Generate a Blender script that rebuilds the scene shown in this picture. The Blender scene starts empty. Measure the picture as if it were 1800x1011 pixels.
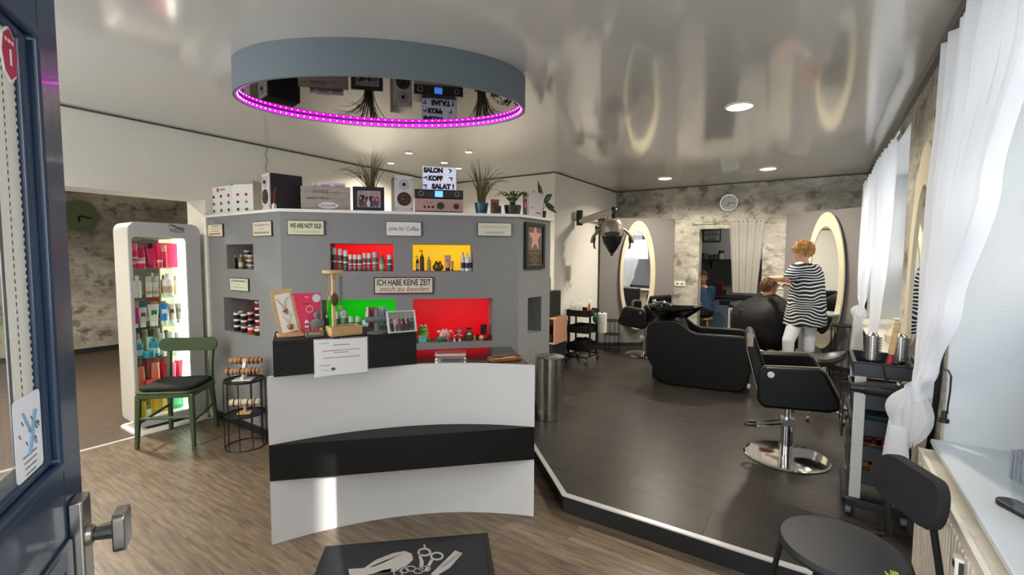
import bpy, bmesh, math, random
import numpy as np
from mathutils import Matrix, Vector, Quaternion
random.seed(7)
PI = math.pi
scene = bpy.context.scene
COL = scene.collection

# ------------------------------------------------------------------ camera
F, PITCH, ROLL, YAW, CAMH = 818.78, .065282, .0050176, .583135, 1.52
_c, _s = math.cos(YAW), math.sin(YAW)
_fw = np.array([-_s, _c, 0.]); _rt = np.array([_c, _s, 0.]); _up = np.array([0, 0, 1.])
FW = _fw*math.cos(PITCH)-_up*math.sin(PITCH); _u2 = _up*math.cos(PITCH)+_fw*math.sin(PITCH)
RT = _rt*math.cos(ROLL)+_u2*math.sin(ROLL); UP = -_rt*math.sin(ROLL)+_u2*math.cos(ROLL)
CAM = np.array([0, 0, CAMH])
cam_d = bpy.data.cameras.new('camera'); cam = bpy.data.objects.new('camera', cam_d); COL.objects.link(cam)
cam_d.sensor_width = 36; cam_d.lens = F*36/1800; cam_d.clip_start = .02; cam_d.clip_end = 200
cam.matrix_world = Matrix(((RT[0], UP[0], -FW[0], 0), (RT[1], UP[1], -FW[1], 0), (RT[2], UP[2], -FW[2], CAMH), (0, 0, 0, 1)))
scene.camera = cam

# ------------------------------------------------------------------ world, sun, exposure
EXPOSURE = 0.8
vs = scene.view_settings
vs.view_transform = 'Standard'; vs.look = 'None'; vs.gamma = 1; vs.use_curve_mapping = False
vs.exposure = EXPOSURE
WORLD_STRENGTH, SUN_STRENGTH = 4.8, 6.5
w = bpy.data.worlds.new('sky'); scene.world = w; w.use_nodes = True
bg = w.node_tree.nodes['Background']; bg.inputs[0].default_value = (.90, .95, 1, 1); bg.inputs[1].default_value = WORLD_STRENGTH
SUN_AZ, SUN_EL = Vector((.85, -.525, 0)).normalized(), math.radians(28)
sd = bpy.data.lights.new('sun', 'SUN'); sd.energy = SUN_STRENGTH; sd.angle = math.radians(.6); sd.color = (1, .94, .85)
sun = bpy.data.objects.new('sun', sd); COL.objects.link(sun)
sdir = SUN_AZ*math.cos(SUN_EL)+Vector((0, 0, math.sin(SUN_EL)))
sun.rotation_euler = sdir.to_track_quat('Z', 'Y').to_euler(); sun.location = sdir*12

def portal(loc, rot, sx, sy):
    d = bpy.data.lights.new('sky_portal', 'AREA'); d.shape = 'RECTANGLE'; d.size = sx; d.size_y = sy; d.cycles.is_portal = True
    o = bpy.data.objects.new('sky_portal', d); COL.objects.link(o); o.location = loc; o.rotation_euler = rot
portal((.97, 1.7, 1.6), (0, PI/2, 0), 1.8, 2.0)      # emits toward -x
portal((.97, 5.65, 1.65), (0, PI/2, 0), 1.7, 2.6)
portal((.03, -.04, 1.05), (PI/2, 0, math.radians(19.6)), .95, 2.1)
portal((-3.3, -.98, 1.5), (PI/2, 0, 0), 1.9, 1.7)

# ------------------------------------------------------------------ pixel -> place helpers (1800 x 1011 frame)
def ray(x, y): return FW+RT*(x-900)/F-UP*(y-505.5)/F
def pz(x, y, h): d = ray(x, y); return CAM+d*((h-CAMH)/d[2])
def pX(x, y, v): d = ray(x, y); return CAM+d*(v/d[0])
def pY(x, y, v): d = ray(x, y); return CAM+d*(v/d[1])
def pV(x, y, a, b):
    d = ray(x, y); n = np.array([-(b[1]-a[1]), b[0]-a[0]]); return CAM+d*((n@np.array(a[:2]))/(n@d[:2]))
def pD(x, y, dist): return CAM+ray(x, y)*dist

# ------------------------------------------------------------------ materials
def lin(c):
    if isinstance(c, str): c = [int(c[i:i+2], 16) for i in (0, 2, 4)]
    return tuple(((v/255+.055)/1.055)**2.4 if v > 10 else v/255/12.92 for v in c)+(1,)
MATS = {}
def mat(name, col, rough=.5, metal=0, spec=.5, emit=0, emit_col=None, trans=0, alpha=1, coat=0, coat_rough=.05, ior=1.5,
        noise=None, bump=None, rand=0, sheen=0):
    """noise=(scale, colour2, contrast_lo, contrast_hi, stretch) ; bump=(scale,strength,dist) ; rand=value variation per object"""
    if name in MATS: return MATS[name]
    m = bpy.data.materials.new(name); m.use_nodes = True; nt = m.node_tree; N = nt.nodes; L = nt.links
    b = N['Principled BSDF']; I = b.inputs
    I['Base Color'].default_value = lin(col); I['Roughness'].default_value = rough; I['Metallic'].default_value = metal
    I['Specular IOR Level'].default_value = spec; I['IOR'].default_value = ior
    I['Transmission Weight'].default_value = trans; I['Alpha'].default_value = alpha
    I['Coat Weight'].default_value = coat; I['Coat Roughness'].default_value = coat_rough
    if sheen: I['Sheen Weight'].default_value = sheen
    if emit: I['Emission Color'].default_value = lin(emit_col or col); I['Emission Strength'].default_value = emit
    tc = N.new('ShaderNodeTexCoord'); cur = None
    if noise:
        sc, c2, lo, hi = noise[:4]; st = noise[4] if len(noise) > 4 else (1, 1, 1)
        mp = N.new('ShaderNodeMapping'); mp.inputs['Scale'].default_value = st; L.new(tc.outputs['Object'], mp.inputs[0])
        if rand:
            oi = N.new('ShaderNodeObjectInfo'); vm = N.new('ShaderNodeMath'); vm.operation = 'MULTIPLY'; vm.inputs[1].default_value = 37
            L.new(oi.outputs['Random'], vm.inputs[0]); L.new(vm.outputs[0], mp.inputs['Location'])
        nz = N.new('ShaderNodeTexNoise'); nz.inputs['Scale'].default_value = sc; nz.inputs['Detail'].default_value = 6; nz.inputs['Roughness'].default_value = .62
        L.new(mp.outputs[0], nz.inputs['Vector'])
        rp = N.new('ShaderNodeValToRGB'); rp.color_ramp.elements[0].position = lo; rp.color_ramp.elements[1].position = hi
        rp.color_ramp.elements[0].color = lin(c2); rp.color_ramp.elements[1].color = lin(col)
        L.new(nz.outputs['Fac'], rp.inputs[0]); cur = rp.outputs[0]
    if rand:
        oi2 = N.new('ShaderNodeObjectInfo'); mr = N.new('ShaderNodeMapRange'); mr.inputs[3].default_value = 1-rand; mr.inputs[4].default_value = 1+rand
        L.new(oi2.outputs['Random'], mr.inputs[0]); mx = N.new('ShaderNodeHueSaturation')
        if cur: L.new(cur, mx.inputs['Color'])
        else: mx.inputs['Color'].default_value = lin(col)
        L.new(mr.outputs[0], mx.inputs['Value']); cur = mx.outputs[0]
    if cur: L.new(cur, I['Base Color'])
    if bump:
        n2 = N.new('ShaderNodeTexNoise'); n2.inputs['Scale'].default_value = bump[0]; n2.inputs['Detail'].default_value = 3
        L.new(tc.outputs['Object'], n2.inputs['Vector']); bp = N.new('ShaderNodeBump'); bp.inputs['Strength'].default_value = bump[1]
        bp.inputs['Distance'].default_value = bump[2]; L.new(n2.outputs['Fac'], bp.inputs['Height']); L.new(bp.outputs[0], I['Normal'])
    MATS[name] = m; return m

def wallpaper_mat():
    m = bpy.data.materials.new('grunge_wallpaper'); m.use_nodes = True; N = m.node_tree.nodes; L = m.node_tree.links; b = N['Principled BSDF']
    b.inputs['Roughness'].default_value = .75
    tc = N.new('ShaderNodeTexCoord')
    def nz(scale, st, det, rough=.65):
        mp = N.new('ShaderNodeMapping'); mp.inputs['Scale'].default_value = st; L.new(tc.outputs['Object'], mp.inputs[0])
        n = N.new('ShaderNodeTexNoise'); n.inputs['Scale'].default_value = scale; n.inputs['Detail'].default_value = det; n.inputs['Roughness'].default_value = rough
        L.new(mp.outputs[0], n.inputs[0]); return n.outputs['Fac']
    def ramp(src, stops):
        r = N.new('ShaderNodeValToRGB'); e = r.color_ramp.elements
        while len(e) < len(stops): e.new(.5)
        for i, (p, c) in enumerate(stops): e[i].position = p; e[i].color = lin(c)
        L.new(src, r.inputs[0]); return r.outputs[0]
    base = ramp(nz(1.5, (1, 1, 1.35), 7), [(.30, '8d8a82'), (.46, 'b3afa4'), (.60, 'd2cec2'), (.78, 'c2bdb0')])
    blot = ramp(nz(4.2, (1, 1, 1.2), 12, .72), [(.52, (255, 255, 255)), (.60, (176, 173, 166)), (.72, (88, 86, 82))])
    strk = ramp(nz(9, (.8, .8, 3.2), 5, .7), [(.46, (255, 255, 255)), (.72, (196, 193, 186))])
    mul = N.new('ShaderNodeMix'); mul.data_type = 'RGBA'; mul.blend_type = 'MULTIPLY'; mul.inputs[0].default_value = .9
    L.new(base, mul.inputs[6]); L.new(blot, mul.inputs[7])
    mu2 = N.new('ShaderNodeMix'); mu2.data_type = 'RGBA'; mu2.blend_type = 'MULTIPLY'; mu2.inputs[0].default_value = .8
    L.new(mul.outputs[2], mu2.inputs[6]); L.new(strk, mu2.inputs[7]); L.new(mu2.outputs[2], b.inputs['Base Color'])
    return m
def glass_mat(name, tint=(1, 1, 1), refl=.09):
    m = bpy.data.materials.new(name); m.use_nodes = True; N = m.node_tree.nodes; L = m.node_tree.links
    for n in list(N):
        if n.type != 'OUTPUT_MATERIAL': N.remove(n)
    t = N.new('ShaderNodeBsdfTransparent'); t.inputs[0].default_value = tint+(1,); g = N.new('ShaderNodeBsdfGlossy'); g.inputs['Roughness'].default_value = .02
    x = N.new('ShaderNodeMixShader'); x.inputs[0].default_value = refl
    L.new(t.outputs[0], x.inputs[1]); L.new(g.outputs[0], x.inputs[2]); L.new(x.outputs[0], N['Material Output'].inputs[0]); return m
def sheer_mat(name, col, opac):
    m = bpy.data.materials.new(name); m.use_nodes = True; N = m.node_tree.nodes; L = m.node_tree.links
    for n in list(N):
        if n.type != 'OUTPUT_MATERIAL': N.remove(n)
    t = N.new('ShaderNodeBsdfTransparent'); d = N.new('ShaderNodeBsdfDiffuse'); d.inputs[0].default_value = lin(col)
    tl = N.new('ShaderNodeBsdfTranslucent'); tl.inputs[0].default_value = lin(col)
    a = N.new('ShaderNodeMixShader'); a.inputs[0].default_value = .5; L.new(d.outputs[0], a.inputs[1]); L.new(tl.outputs[0], a.inputs[2])
    x = N.new('ShaderNodeMixShader'); x.inputs[0].default_value = opac
    L.new(t.outputs[0], x.inputs[1]); L.new(a.outputs[0], x.inputs[2]); L.new(x.outputs[0], N['Material Output'].inputs[0]); return m

WALLPAPER = wallpaper_mat()
WHITEW = mat('white_plaster', 'e4e2da', .8, bump=(110, .6, .006))
REVEAL = mat('window_reveal_plaster', 'd8dcde', .8, bump=(110, .4, .004))
GREYW = mat('grey_plaster', '888a8b', .75, bump=(75, .8, .007))
CEIL = mat('gloss_stretch_ceiling', 'cbc9c4', .13, spec=.9, ior=1.6, coat=.35, coat_rough=.06)
WOOD = mat('worn_oak_plank', '83725d', .40, noise=(5, '55483b', .34, .66, (1.0, 9, 9)), rand=.13, bump=(60, .12, .002))
DARKV = mat('dark_vinyl_plank', '39342f', .34, noise=(3.2, '24211f', .32, .7, (1, 2.5, 2.5)), rand=.08, bump=(40, .06, .002))
SIDEF = mat('side_room_laminate', '57493c', .5, noise=(4, '453a30', .3, .7, (3, 1, 1)))
RISER = mat('step_riser', '1d1f22', .45, noise=(5, '1a1b1d', .3, .7))
ALU = mat('pale_edge_profile', 'd6d6d6', .3, metal=.4)
BLACKT = mat('dark_skirting', '22242a', .5)
WHITEP = mat('white_lacquer', 'f0efe9', .35)
NAVY = mat('navy_gloss_paint', '1d3650', .28, coat=.3, noise=(3, '1c3350', .3, .7))
CHROME = mat('chrome', 'dcdcdc', .06, metal=1)
STEEL = mat('brushed_steel', 'b5b3ae', .26, metal=1)
BLACKM = mat('black_metal', '17171a', .42, metal=.2)
BLACKP = mat('black_plastic', '1b1c1f', .4)
LEATHER = mat('black_leatherette', '07090b', .46, spec=.28, bump=(260, .08, .001))
MIRROR = mat('mirror', 'f2f4f4', .012, metal=1)
CREAM = mat('cream_lacquer', 'd9d0b4', .4)
GREYPANEL = mat('grey_station_board', '7f7b79', .6)
GLASS = glass_mat('window_glass')
CLEAR = glass_mat('clear_plastic', (.96, .97, .98), .12)
SHEER = sheer_mat('white_voile', 'f4f6fa', .72)
SHEER2 = sheer_mat('white_string_curtain', 'e6e4dd', .78)
def col(c, rough=.45, **k):
    key = 'paint_%s_%d' % (c, int(rough*100)); return MATS.get(key) or mat(key, c, rough, **k)

# ------------------------------------------------------------------ mesh builder
class MB:
    def __init__(s): s.v = []; s.f = []; s.m = []; s.T = None; s.mi = 0
    def at(s, loc=(0, 0, 0), rz=0, rx=0, ry=0):
        s.T = Matrix.Translation(loc) @ Matrix.Rotation(rz, 4, 'Z') @ Matrix.Rotation(ry, 4, 'Y') @ Matrix.Rotation(rx, 4, 'X'); return s
    def add(s, vs, fs):
        o = len(s.v)
        s.v += [tuple(s.T @ Vector(p)) if s.T else tuple(p) for p in vs]
        s.f += [tuple(i+o for i in f) for f in fs]; s.m += [s.mi]*len(fs); return s
    def box(s, x0, x1, y0, y1, z0, z1):
        vs = [(x0, y0, z0), (x1, y0, z0), (x1, y1, z0), (x0, y1, z0), (x0, y0, z1), (x1, y0, z1), (x1, y1, z1), (x0, y1, z1)]
        return s.add(vs, [(3, 2, 1, 0), (4, 5, 6, 7), (0, 1, 5, 4), (1, 2, 6, 5), (2, 3, 7, 6), (3, 0, 4, 7)])
    def cb(s, c, sz): return s.box(c[0]-sz[0]/2, c[0]+sz[0]/2, c[1]-sz[1]/2, c[1]+sz[1]/2, c[2]-sz[2]/2, c[2]+sz[2]/2)
    def prism(s, poly, a0, a1, axis='z'):
        ar = sum(poly[i][0]*poly[(i+1) % len(poly)][1]-poly[(i+1) % len(poly)][0]*poly[i][1] for i in range(len(poly)))
        if ar < 0: poly = poly[::-1]
        mk = {'z': lambda p, a: (p[0], p[1], a), 'y': lambda p, a: (p[0], a, p[1]), 'x': lambda p, a: (a, p[0], p[1])}[axis]
        n = len(poly); vs = [mk(p, a0) for p in poly]+[mk(p, a1) for p in poly]
        fs = [tuple(range(n-1, -1, -1)), tuple(range(n, 2*n))]+[(i, (i+1) % n, n+(i+1) % n, n+i) for i in range(n)]
        if axis == 'y': fs = [f[::-1] for f in fs]
        return s.add(vs, fs)
    def ring(s, outer, inner, a0, a1, axis='z'):
        """plate with a hole: outer and inner loops of the same count"""
        mk = {'z': lambda p, a: (p[0], p[1], a), 'y': lambda p, a: (p[0], a, p[1]), 'x': lambda p, a: (a, p[0], p[1])}[axis]
        n = len(outer); vs = [mk(p, a) for a in (a0, a1) for p in list(outer)+list(inner)]; fs = []
        for i in range(n):
            j = (i+1) % n
            fs += [(i, n+i, n+j, j), (2*n+i, 2*n+j, 3*n+j, 3*n+i), (i, j, 2*n+j, 2*n+i), (n+i, 3*n+i, 3*n+j, n+j)]
        if axis == 'y': fs = [f[::-1] for f in fs]
        return s.add(vs, fs)
    def loft(s, rings, caps=True, closed=False):
        n = len(rings[0]); vs = [p for r in rings for p in r]; fs = []
        m = len(rings); R = m if closed else m-1
        for k in range(R):
            a, b = k*n, ((k+1) % m)*n
            for i in range(n): j = (i+1) % n; fs.append((a+i, a+j, b+j, b+i))
        if caps and not closed: fs += [tuple(range(n-1, -1, -1)), tuple(range((m-1)*n, m*n))]
        return s.add(vs, fs)
    def cyl(s, p0, p1, r0, r1=None, n=14):
        r1 = r0 if r1 is None else r1; p0 = Vector(p0); p1 = Vector(p1); d = (p1-p0).normalized()
        a = d.orthogonal().normalized(); b = d.cross(a)
        return s.loft([[p+(a*math.cos(t)+b*math.sin(t))*r for t in (2*PI*i/n for i in range(n))] for p, r in ((p0, r0), (p1, r1))])
    def lathe(s, prof, c=(0, 0, 0), n=18, sx=1, sy=1):
        c = Vector(c)
        return s.loft([[c+Vector((r*sx*math.cos(2*PI*i/n), r*sy*math.sin(2*PI*i/n), z)) for i in range(n)] for r, z in prof])
    def tube(s, pts, r, n=7, closed=False):
        P = [Vector(p) for p in pts]; m = len(P); rings = []; a = None
        for i in range(m):
            d = (P[(i+1) % m]-P[i-1]) if closed else (P[min(i+1, m-1)]-P[max(i-1, 0)])
            d.normalize()
            a = d.orthogonal().normalized() if a is None else (a-d*a.dot(d)).normalized()
            b = d.cross(a); rr = r[i] if isinstance(r, (list, tuple)) else r
            rings.append([P[i]+(a*math.cos(2*PI*k/n)+b*math.sin(2*PI*k/n))*rr for k in range(n)])
        return s.loft(rings, closed=closed)
    def ball(s, c, r, n=12, m=8):
        r = (r, r, r) if not hasattr(r, '__len__') else r
        c = Vector(c); rings = []
        for k in range(m+1):
            t = -PI/2+PI*max(.02, min(.98, k/m)); rings.append([c+Vector((r[0]*math.cos(t)*math.cos(2*PI*i/n), r[1]*math.cos(t)*math.sin(2*PI*i/n), r[2]*math.sin(t))) for i in range(n)])
        return s.loft(rings)
    def sheet(s, fn, nu, nv):
        vs = [fn(i/nu, j/nv) for j in range(nv+1) for i in range(nu+1)]
        return s.add(vs, [(j*(nu+1)+i, j*(nu+1)+i+1, (j+1)*(nu+1)+i+1, (j+1)*(nu+1)+i) for j in range(nv) for i in range(nu)])
    def mesh(s, name, mats, ang=35):
        me = bpy.data.meshes.new(name); me.from_pydata(s.v, [], s.f); mats = mats if isinstance(mats, (list, tuple)) else [mats]
        for m in mats: me.materials.append(m)
        if len(mats) > 1: me.polygons.foreach_set('material_index', s.m)
        bm = bmesh.new(); bm.from_mesh(me); bmesh.ops.recalc_face_normals(bm, faces=bm.faces); bm.to_mesh(me); bm.free()
        me.polygons.foreach_set('use_smooth', [True]*len(me.polygons)); me.set_sharp_from_angle(angle=math.radians(ang)); me.update(); return me
    def build(s, name, mats, parent=None, bevel=0, seg=2, ang=35, subsurf=0, solid=0, loc=None, rz=0):
        o = bpy.data.objects.new(name, s.mesh(name, mats, ang)); COL.objects.link(o)
        if parent: o.parent = parent
        if loc is not None: o.location = loc
        if rz: o.rotation_euler = (0, 0, rz)
        if solid: md = o.modifiers.new('t', 'SOLIDIFY'); md.thickness = solid; md.offset = 0
        if bevel: md = o.modifiers.new('b', 'BEVEL'); md.width = bevel; md.segments = seg; md.limit_method = 'ANGLE'; md.angle_limit = math.radians(40); md.harden_normals = False
        if subsurf: md = o.modifiers.new('s', 'SUBSURF'); md.levels = subsurf; md.render_levels = subsurf
        return o
def tag(o, label, cat=None, group=None, kind=None):
    o['label'] = label
    if cat: o['category'] = cat
    if group: o['group'] = group
    if kind: o['kind'] = kind
    return o
def struct(o, label): o['kind'] = 'structure'; o['label'] = label; return o
def thing(name, label, cat, loc=(0, 0, 0), rz=0, group=None):
    o = bpy.data.objects.new(name, None); COL.objects.link(o); o.location = tuple(float(v) for v in loc); o.rotation_euler = (0, 0, rz); o.empty_display_size = .05
    return tag(o, label, cat, group)
def copy_tree(o, parent=None):
    c = o.copy(); COL.objects.link(c)
    if parent: c.parent = parent
    for ch in o.children: copy_tree(ch, c)
    return c
def text(name, body, size, m, parent, loc, rot=(PI/2, 0, 0), sx=1, bold=0, shear=0, width=None, align='CENTER'):
    """printed lettering as a thin flat mesh; '~' stands for a printed line too small to read"""
    if body[0] == '~':
        mb = MB(); rn = random.Random(len(COL.objects)); x = -width/2; hh = size*.42
        while x < width/2-size*.2:
            l_ = min(rn.uniform(.5, 1.7)*size*.62, width/2-x); mb.add([(x, -hh/2, 0), (x+l_, -hh/2, 0), (x+l_, hh/2, 0), (x, hh/2, 0)], [(0, 1, 2, 3)]); x += l_+size*.2
        o = mb.build(name, m, parent); o.location = loc; o.rotation_euler = rot; return o
    cu = bpy.data.curves.new(name, 'FONT'); cu.body = body; cu.size = size; cu.align_x = align; cu.align_y = 'CENTER'; cu.offset = bold; cu.shear = shear
    cu.resolution_u = 3
    t = bpy.data.objects.new(name, cu); COL.objects.link(t); me = bpy.data.meshes.new_from_object(t); bpy.data.objects.remove(t); bpy.data.curves.remove(cu)
    me.materials.clear(); me.materials.append(m); me.name = name
    if width:
        xs = [v.co.x for v in me.vertices]; sx = width/(max(xs)-min(xs)) if xs else 1
    for v in me.vertices: v.co.x *= sx
    o = bpy.data.objects.new(name, me); COL.objects.link(o); o.parent = parent; o.location = loc; o.rotation_euler = rot; return o
def ell(a, b, n=40, cx=0, cy=0): return [(cx+a*math.cos(2*PI*i/n), cy+b*math.sin(2*PI*i/n)) for i in range(n)]
def rrect(w, h, r, n=5, cx=0, cy=0):
    pts = []
    for (sx, sy, a0) in ((1, 1, 0), (-1, 1, PI/2), (-1, -1, PI), (1, -1, 1.5*PI)):
        for k in range(n+1):
            a = a0+PI/2*k/n; pts.append((cx+sx*(w/2-r)+r*math.cos(a), cy+sy*(h/2-r)+r*math.sin(a)))
    return pts

# ------------------------------------------------------------------ the room
PF, CE = .105, 2.63                                     # raised floor, ceiling
XL, XW, YB, YM, XC = -4.73, .50, 7.65, 5.45, -2.93      # left wall, window wall, back wall, middle wall, column side
A = (-3.543, 2.066); B = (-2.19, 3.419); BEND = 3.99    # corners of the partition

# floor
fl = struct(MB().prism([(XL, -1.0), (XW, -1.0), (XW, 5.5), (XL, 5.5)], -.06, -.012).build('floor', mat('floor_joint', '4a3d32', .8)), 'worn oak plank floor of the entrance area')
PW, PLn = .165, 1.22
plank_cache = {}
def plank(x0, x1, y0):
    ln = round(x1-x0, 3)
    if ln not in plank_cache: plank_cache[ln] = MB().box(.0006, ln-.0006, .0006, PW-.0006, -.012, 0).mesh('plank', WOOD)
    o = bpy.data.objects.new('plank', plank_cache[ln]); COL.objects.link(o); o.location = (x0, y0, 0); o.parent = fl
r = 0; y = -.95
while y < 3.4:
    x = XL+.03-PLn*((r*.37) % 1)
    while x < XW-.02:
        x0 = max(x, XL+.03); x1 = min(x+PLn, XW-.02); x += PLn
        if x1-x0 < .05: continue
        if y > 2.08 and x1 < y-5.75: continue                    # behind the partition
        if y > 2.45 and x0+y > 1.25 and x0 > -1.2: continue      # under the platform
        plank(x0, x1, y)
    y += PW; r += 1
sf = struct(MB().box(-9.6, XL-.01, -1.5, 5.5, -.05, 0).build('floor_side_room', SIDEF), 'dark brown laminate floor of the side room')
tag(MB().box(XL-.015, XL+.03, .2, 2.06, -.01, .004).build('threshold_strip', ALU, sf), 'pale metal strip between the two floors')

# platform
def xl(y):
    if y < 3.42: return 1.2-y
    if y < BEND: return -2.19
    return -3.3 if y < YM else XC
plat = struct(MB().prism([(XW, 2.42), (-1.22, 2.42), (-2.19, 3.39), (-2.19, BEND), (-3.3, BEND), (-3.3, YM), (XC, YM), (XC, YB+3), (XW, YB+3)], 0, PF-.006).build('floor_platform', RISER), 'raised floor of dark vinyl planks with a black riser')
y = 2.42; r = 0; RW = .305
while y < YB-.01:
    y1 = min(y+RW, YB); a, b = max(xl(y+.001), xl(y+.001)), xl(y1-.001)
    xs = XC-1.24*((r*.41) % 1)
    while xs < XW:
        x0, x1 = xs, min(xs+1.24, XW); xs += 1.24
        l0, l1 = max(x0, a), max(x0, b)
        if x1 <= min(a, b)+.02: continue
        l0 = min(l0, x1-.001); l1 = min(l1, x1-.001); g = .0007
        MB().prism([(l0+g, y+g), (x1-g, y+g), (x1-g, y1-g), (l1+g, y1-g)], PF-.006, PF).build('vinyl_plank', DARKV, plat)
    y = y1; r += 1
tr = MB(); e = .012
tr.prism([(XW, 2.42-e), (-1.22-e*.45, 2.42-e), (-2.19, 3.39-e*1.3), (-2.19, 3.39+.02), (-1.22+.008, 2.42+.022), (XW, 2.42+.022)], PF-.002, PF+.006)
tag(tr.build('edge_profile', ALU, plat), 'pale metal nosing along the step')

# ceiling
cl = struct(MB().prism([(XL, -1.0), (XW, -1.0), (XW, YB), (XC, YB), (XC, YM), (XL, YM)], CE, CE+.1).build('ceiling', CEIL), 'glossy grey-white stretch ceiling')
LINE = mat('ceiling_shadow_profile', '4a4946', .5)
for i, (x0, x1, y0, y1) in enumerate([(XL, XL+.012, -.8, YM), (XL, XC, YM-.012, YM), (XC, XC+.012, YM, YB), (XC, XW, YB-.012, YB)]):
    struct(MB().box(x0, x1, y0, y1, CE-.012, CE-.001).build('trim_%d' % (i+1), LINE), 'thin dark shadow line where ceiling meets wall')
struct(MB().box(XW-.035, XW, .2, YB, CE-.05, CE-.001).build('trim_5', mat('dark_ceiling_profile', '6a6864', .35)), 'dark grey profile along ceiling above the windows')

# walls
TH = .37
wl = MB(); wl.box(XL-TH, XL, -1.0, 2.05, 2.035, CE); wl.box(XL-TH, XL, 2.05, YM, 0, CE); wl.box(XL-TH, XL, -1.0, -.2, 0, 2.035)
struct(wl.build('wall_left', WHITEW), 'white textured wall with wide opening to the side room')
struct(MB().box(XL, XC, YM, YM+.2, 0, CE).build('wall_middle', WHITEW), 'white wall behind the partition')
struct(MB().box(XC-.3, XC, YM+.2, YB+.2, 0, CE).build('wall_column', WHITEW), 'white wall beside left oval mirror')
DX0, DX1, DZ = -1.572, -.70, 1.965
wb = MB(); wb.box(XC, DX0, YB, YB+.2, 0, CE); wb.box(DX1, XW+.45, YB, YB+.2, 0, CE); wb.box(DX0, DX1, YB, YB+.2, DZ, CE)
struct(wb.build('wall_back', WALLPAPER), 'grunge grey wallpaper wall with clock and doorway')
ww = MB(); Y1a, Y1b, Y2a, Y2b, ZS, ZT, XO = .70, 2.80, 4.32, 7.05, .70, 2.48, XW+.46
ww.box(XW, XO, .16, Y1a, 0, CE); ww.box(XW, XO, Y1b, Y2a, 0, CE); ww.box(XW, XO, Y2b, YB, 0, CE)
ww.box(XW, XO, Y1a, Y1b, 0, ZS-.03); ww.box(XW, XO, Y2a, Y2b, 0, ZS+.1); ww.box(XW, XO, Y1a, Y1b, ZT, CE); ww.box(XW, XO, Y2a, Y2b, ZT, CE)
w_win = struct(ww.build('wall_window', REVEAL), 'thick outer wall with two deep windows')
wpp = MB(); 
for (y0, y1, z0, z1) in ((Y1b, Y2a, 0, CE), (Y2b, YB, 0, CE), (Y1a, Y1b, ZT, CE), (Y2a, Y2b, ZT, CE), (Y2a, Y2b, 0, ZS+.1)): wpp.box(XW-.004, XW, y0, y1, z0, z1)
wpp.build('wallpaper', WALLPAPER, w_win)
# entrance wall and front wall (behind the camera, seen in mirrors and gloss)
Hn = Vector((-.40, -.158)); Jn = Vector((.455, .147)); dv = (Jn-Hn).normalized(); nv = Vector((dv.y, -dv.x))
def along(t, o=0): p = Hn+dv*t+nv*o; return (p.x, p.y)
we = MB(); tL = -1.92; tR = (Jn-Hn).length
we.prism([along(tL), along(0), along(0, .3), along(tL, .3)], 0, CE)
we.prism([along(tR), along(tR+.06), along(tR+.5, .3), along(tR, .3)], 0, CE)
we.prism([along(0), along(tR), along(tR, .3), along(0, .3)], 2.12, CE)
struct(we.build('wall_entrance', WHITEW), 'white wall around the entrance door')
yf = along(tL)[1]
wf = MB(); wf.box(XL-TH, -4.3, yf-.3, yf, 0, CE); wf.box(-2.35, along(tL)[0]+.1, yf-.3, yf, 0, CE); wf.box(-4.3, -2.35, yf-.3, yf, 0, .65); wf.box(-4.3, -2.35, yf-.3, yf, 2.4, CE)
struct(wf.build('wall_front', WHITEW), 'white front wall with shop window')
# side room
sr = MB(); sr.box(-9.7, -9.5, -1.5, 5.5, 0, CE); struct(sr.build('wall_side_room', WALLPAPER), 'grunge grey wallpaper wall of the side room')
sr = MB(); sr.box(-9.7, XL-TH, -1.7, -1.5, 0, CE); sr.box(-9.7, XL-TH, 5.5, 5.7, 0, CE)
struct(sr.build('wall_side_room_ends', WHITEW), 'white end walls of the side room')
struct(MB().box(-9.7, XL, -1.7, 5.7, CE, CE+.1).build('ceiling_side_room', WHITEW), 'white ceiling of the side room')
struct(MB().box(-9.5, -9.48, -1.5, 5.5, 0, .07).build('baseboard_side_room', BLACKT), 'dark skirting in the side room')
# back room behind doorway
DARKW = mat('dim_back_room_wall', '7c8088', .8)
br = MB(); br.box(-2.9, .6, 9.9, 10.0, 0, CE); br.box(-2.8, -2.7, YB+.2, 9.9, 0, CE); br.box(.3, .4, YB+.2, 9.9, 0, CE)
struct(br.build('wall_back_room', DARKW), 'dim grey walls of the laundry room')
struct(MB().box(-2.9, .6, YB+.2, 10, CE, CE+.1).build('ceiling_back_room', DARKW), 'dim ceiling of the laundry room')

# skirting
for nm, (x0, x1, y0, y1, z0) in {'left': (XL, A[0], A[1]-.014, A[1], 0), 'back': (XC, DX0, YB-.014, YB, PF), 'back_right': (DX1, XW, YB-.014, YB, PF),
                                'column': (XC, XC+.014, YM, YB, PF), 'partition_end': (B[0], B[0]+.014, B[1], BEND, PF)}.items():
    struct(MB().box(x0, x1, y0, y1, z0, z0+.065).build('baseboard_'+nm, BLACKT), 'dark skirting board')
sk = MB().at((A[0], A[1], 0), PI/4); sk.box(0, 1.9134, -.014, 0, 0, .065)
struct(sk.build('baseboard_middle', BLACKT), 'dark skirting board behind the counter')

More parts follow.
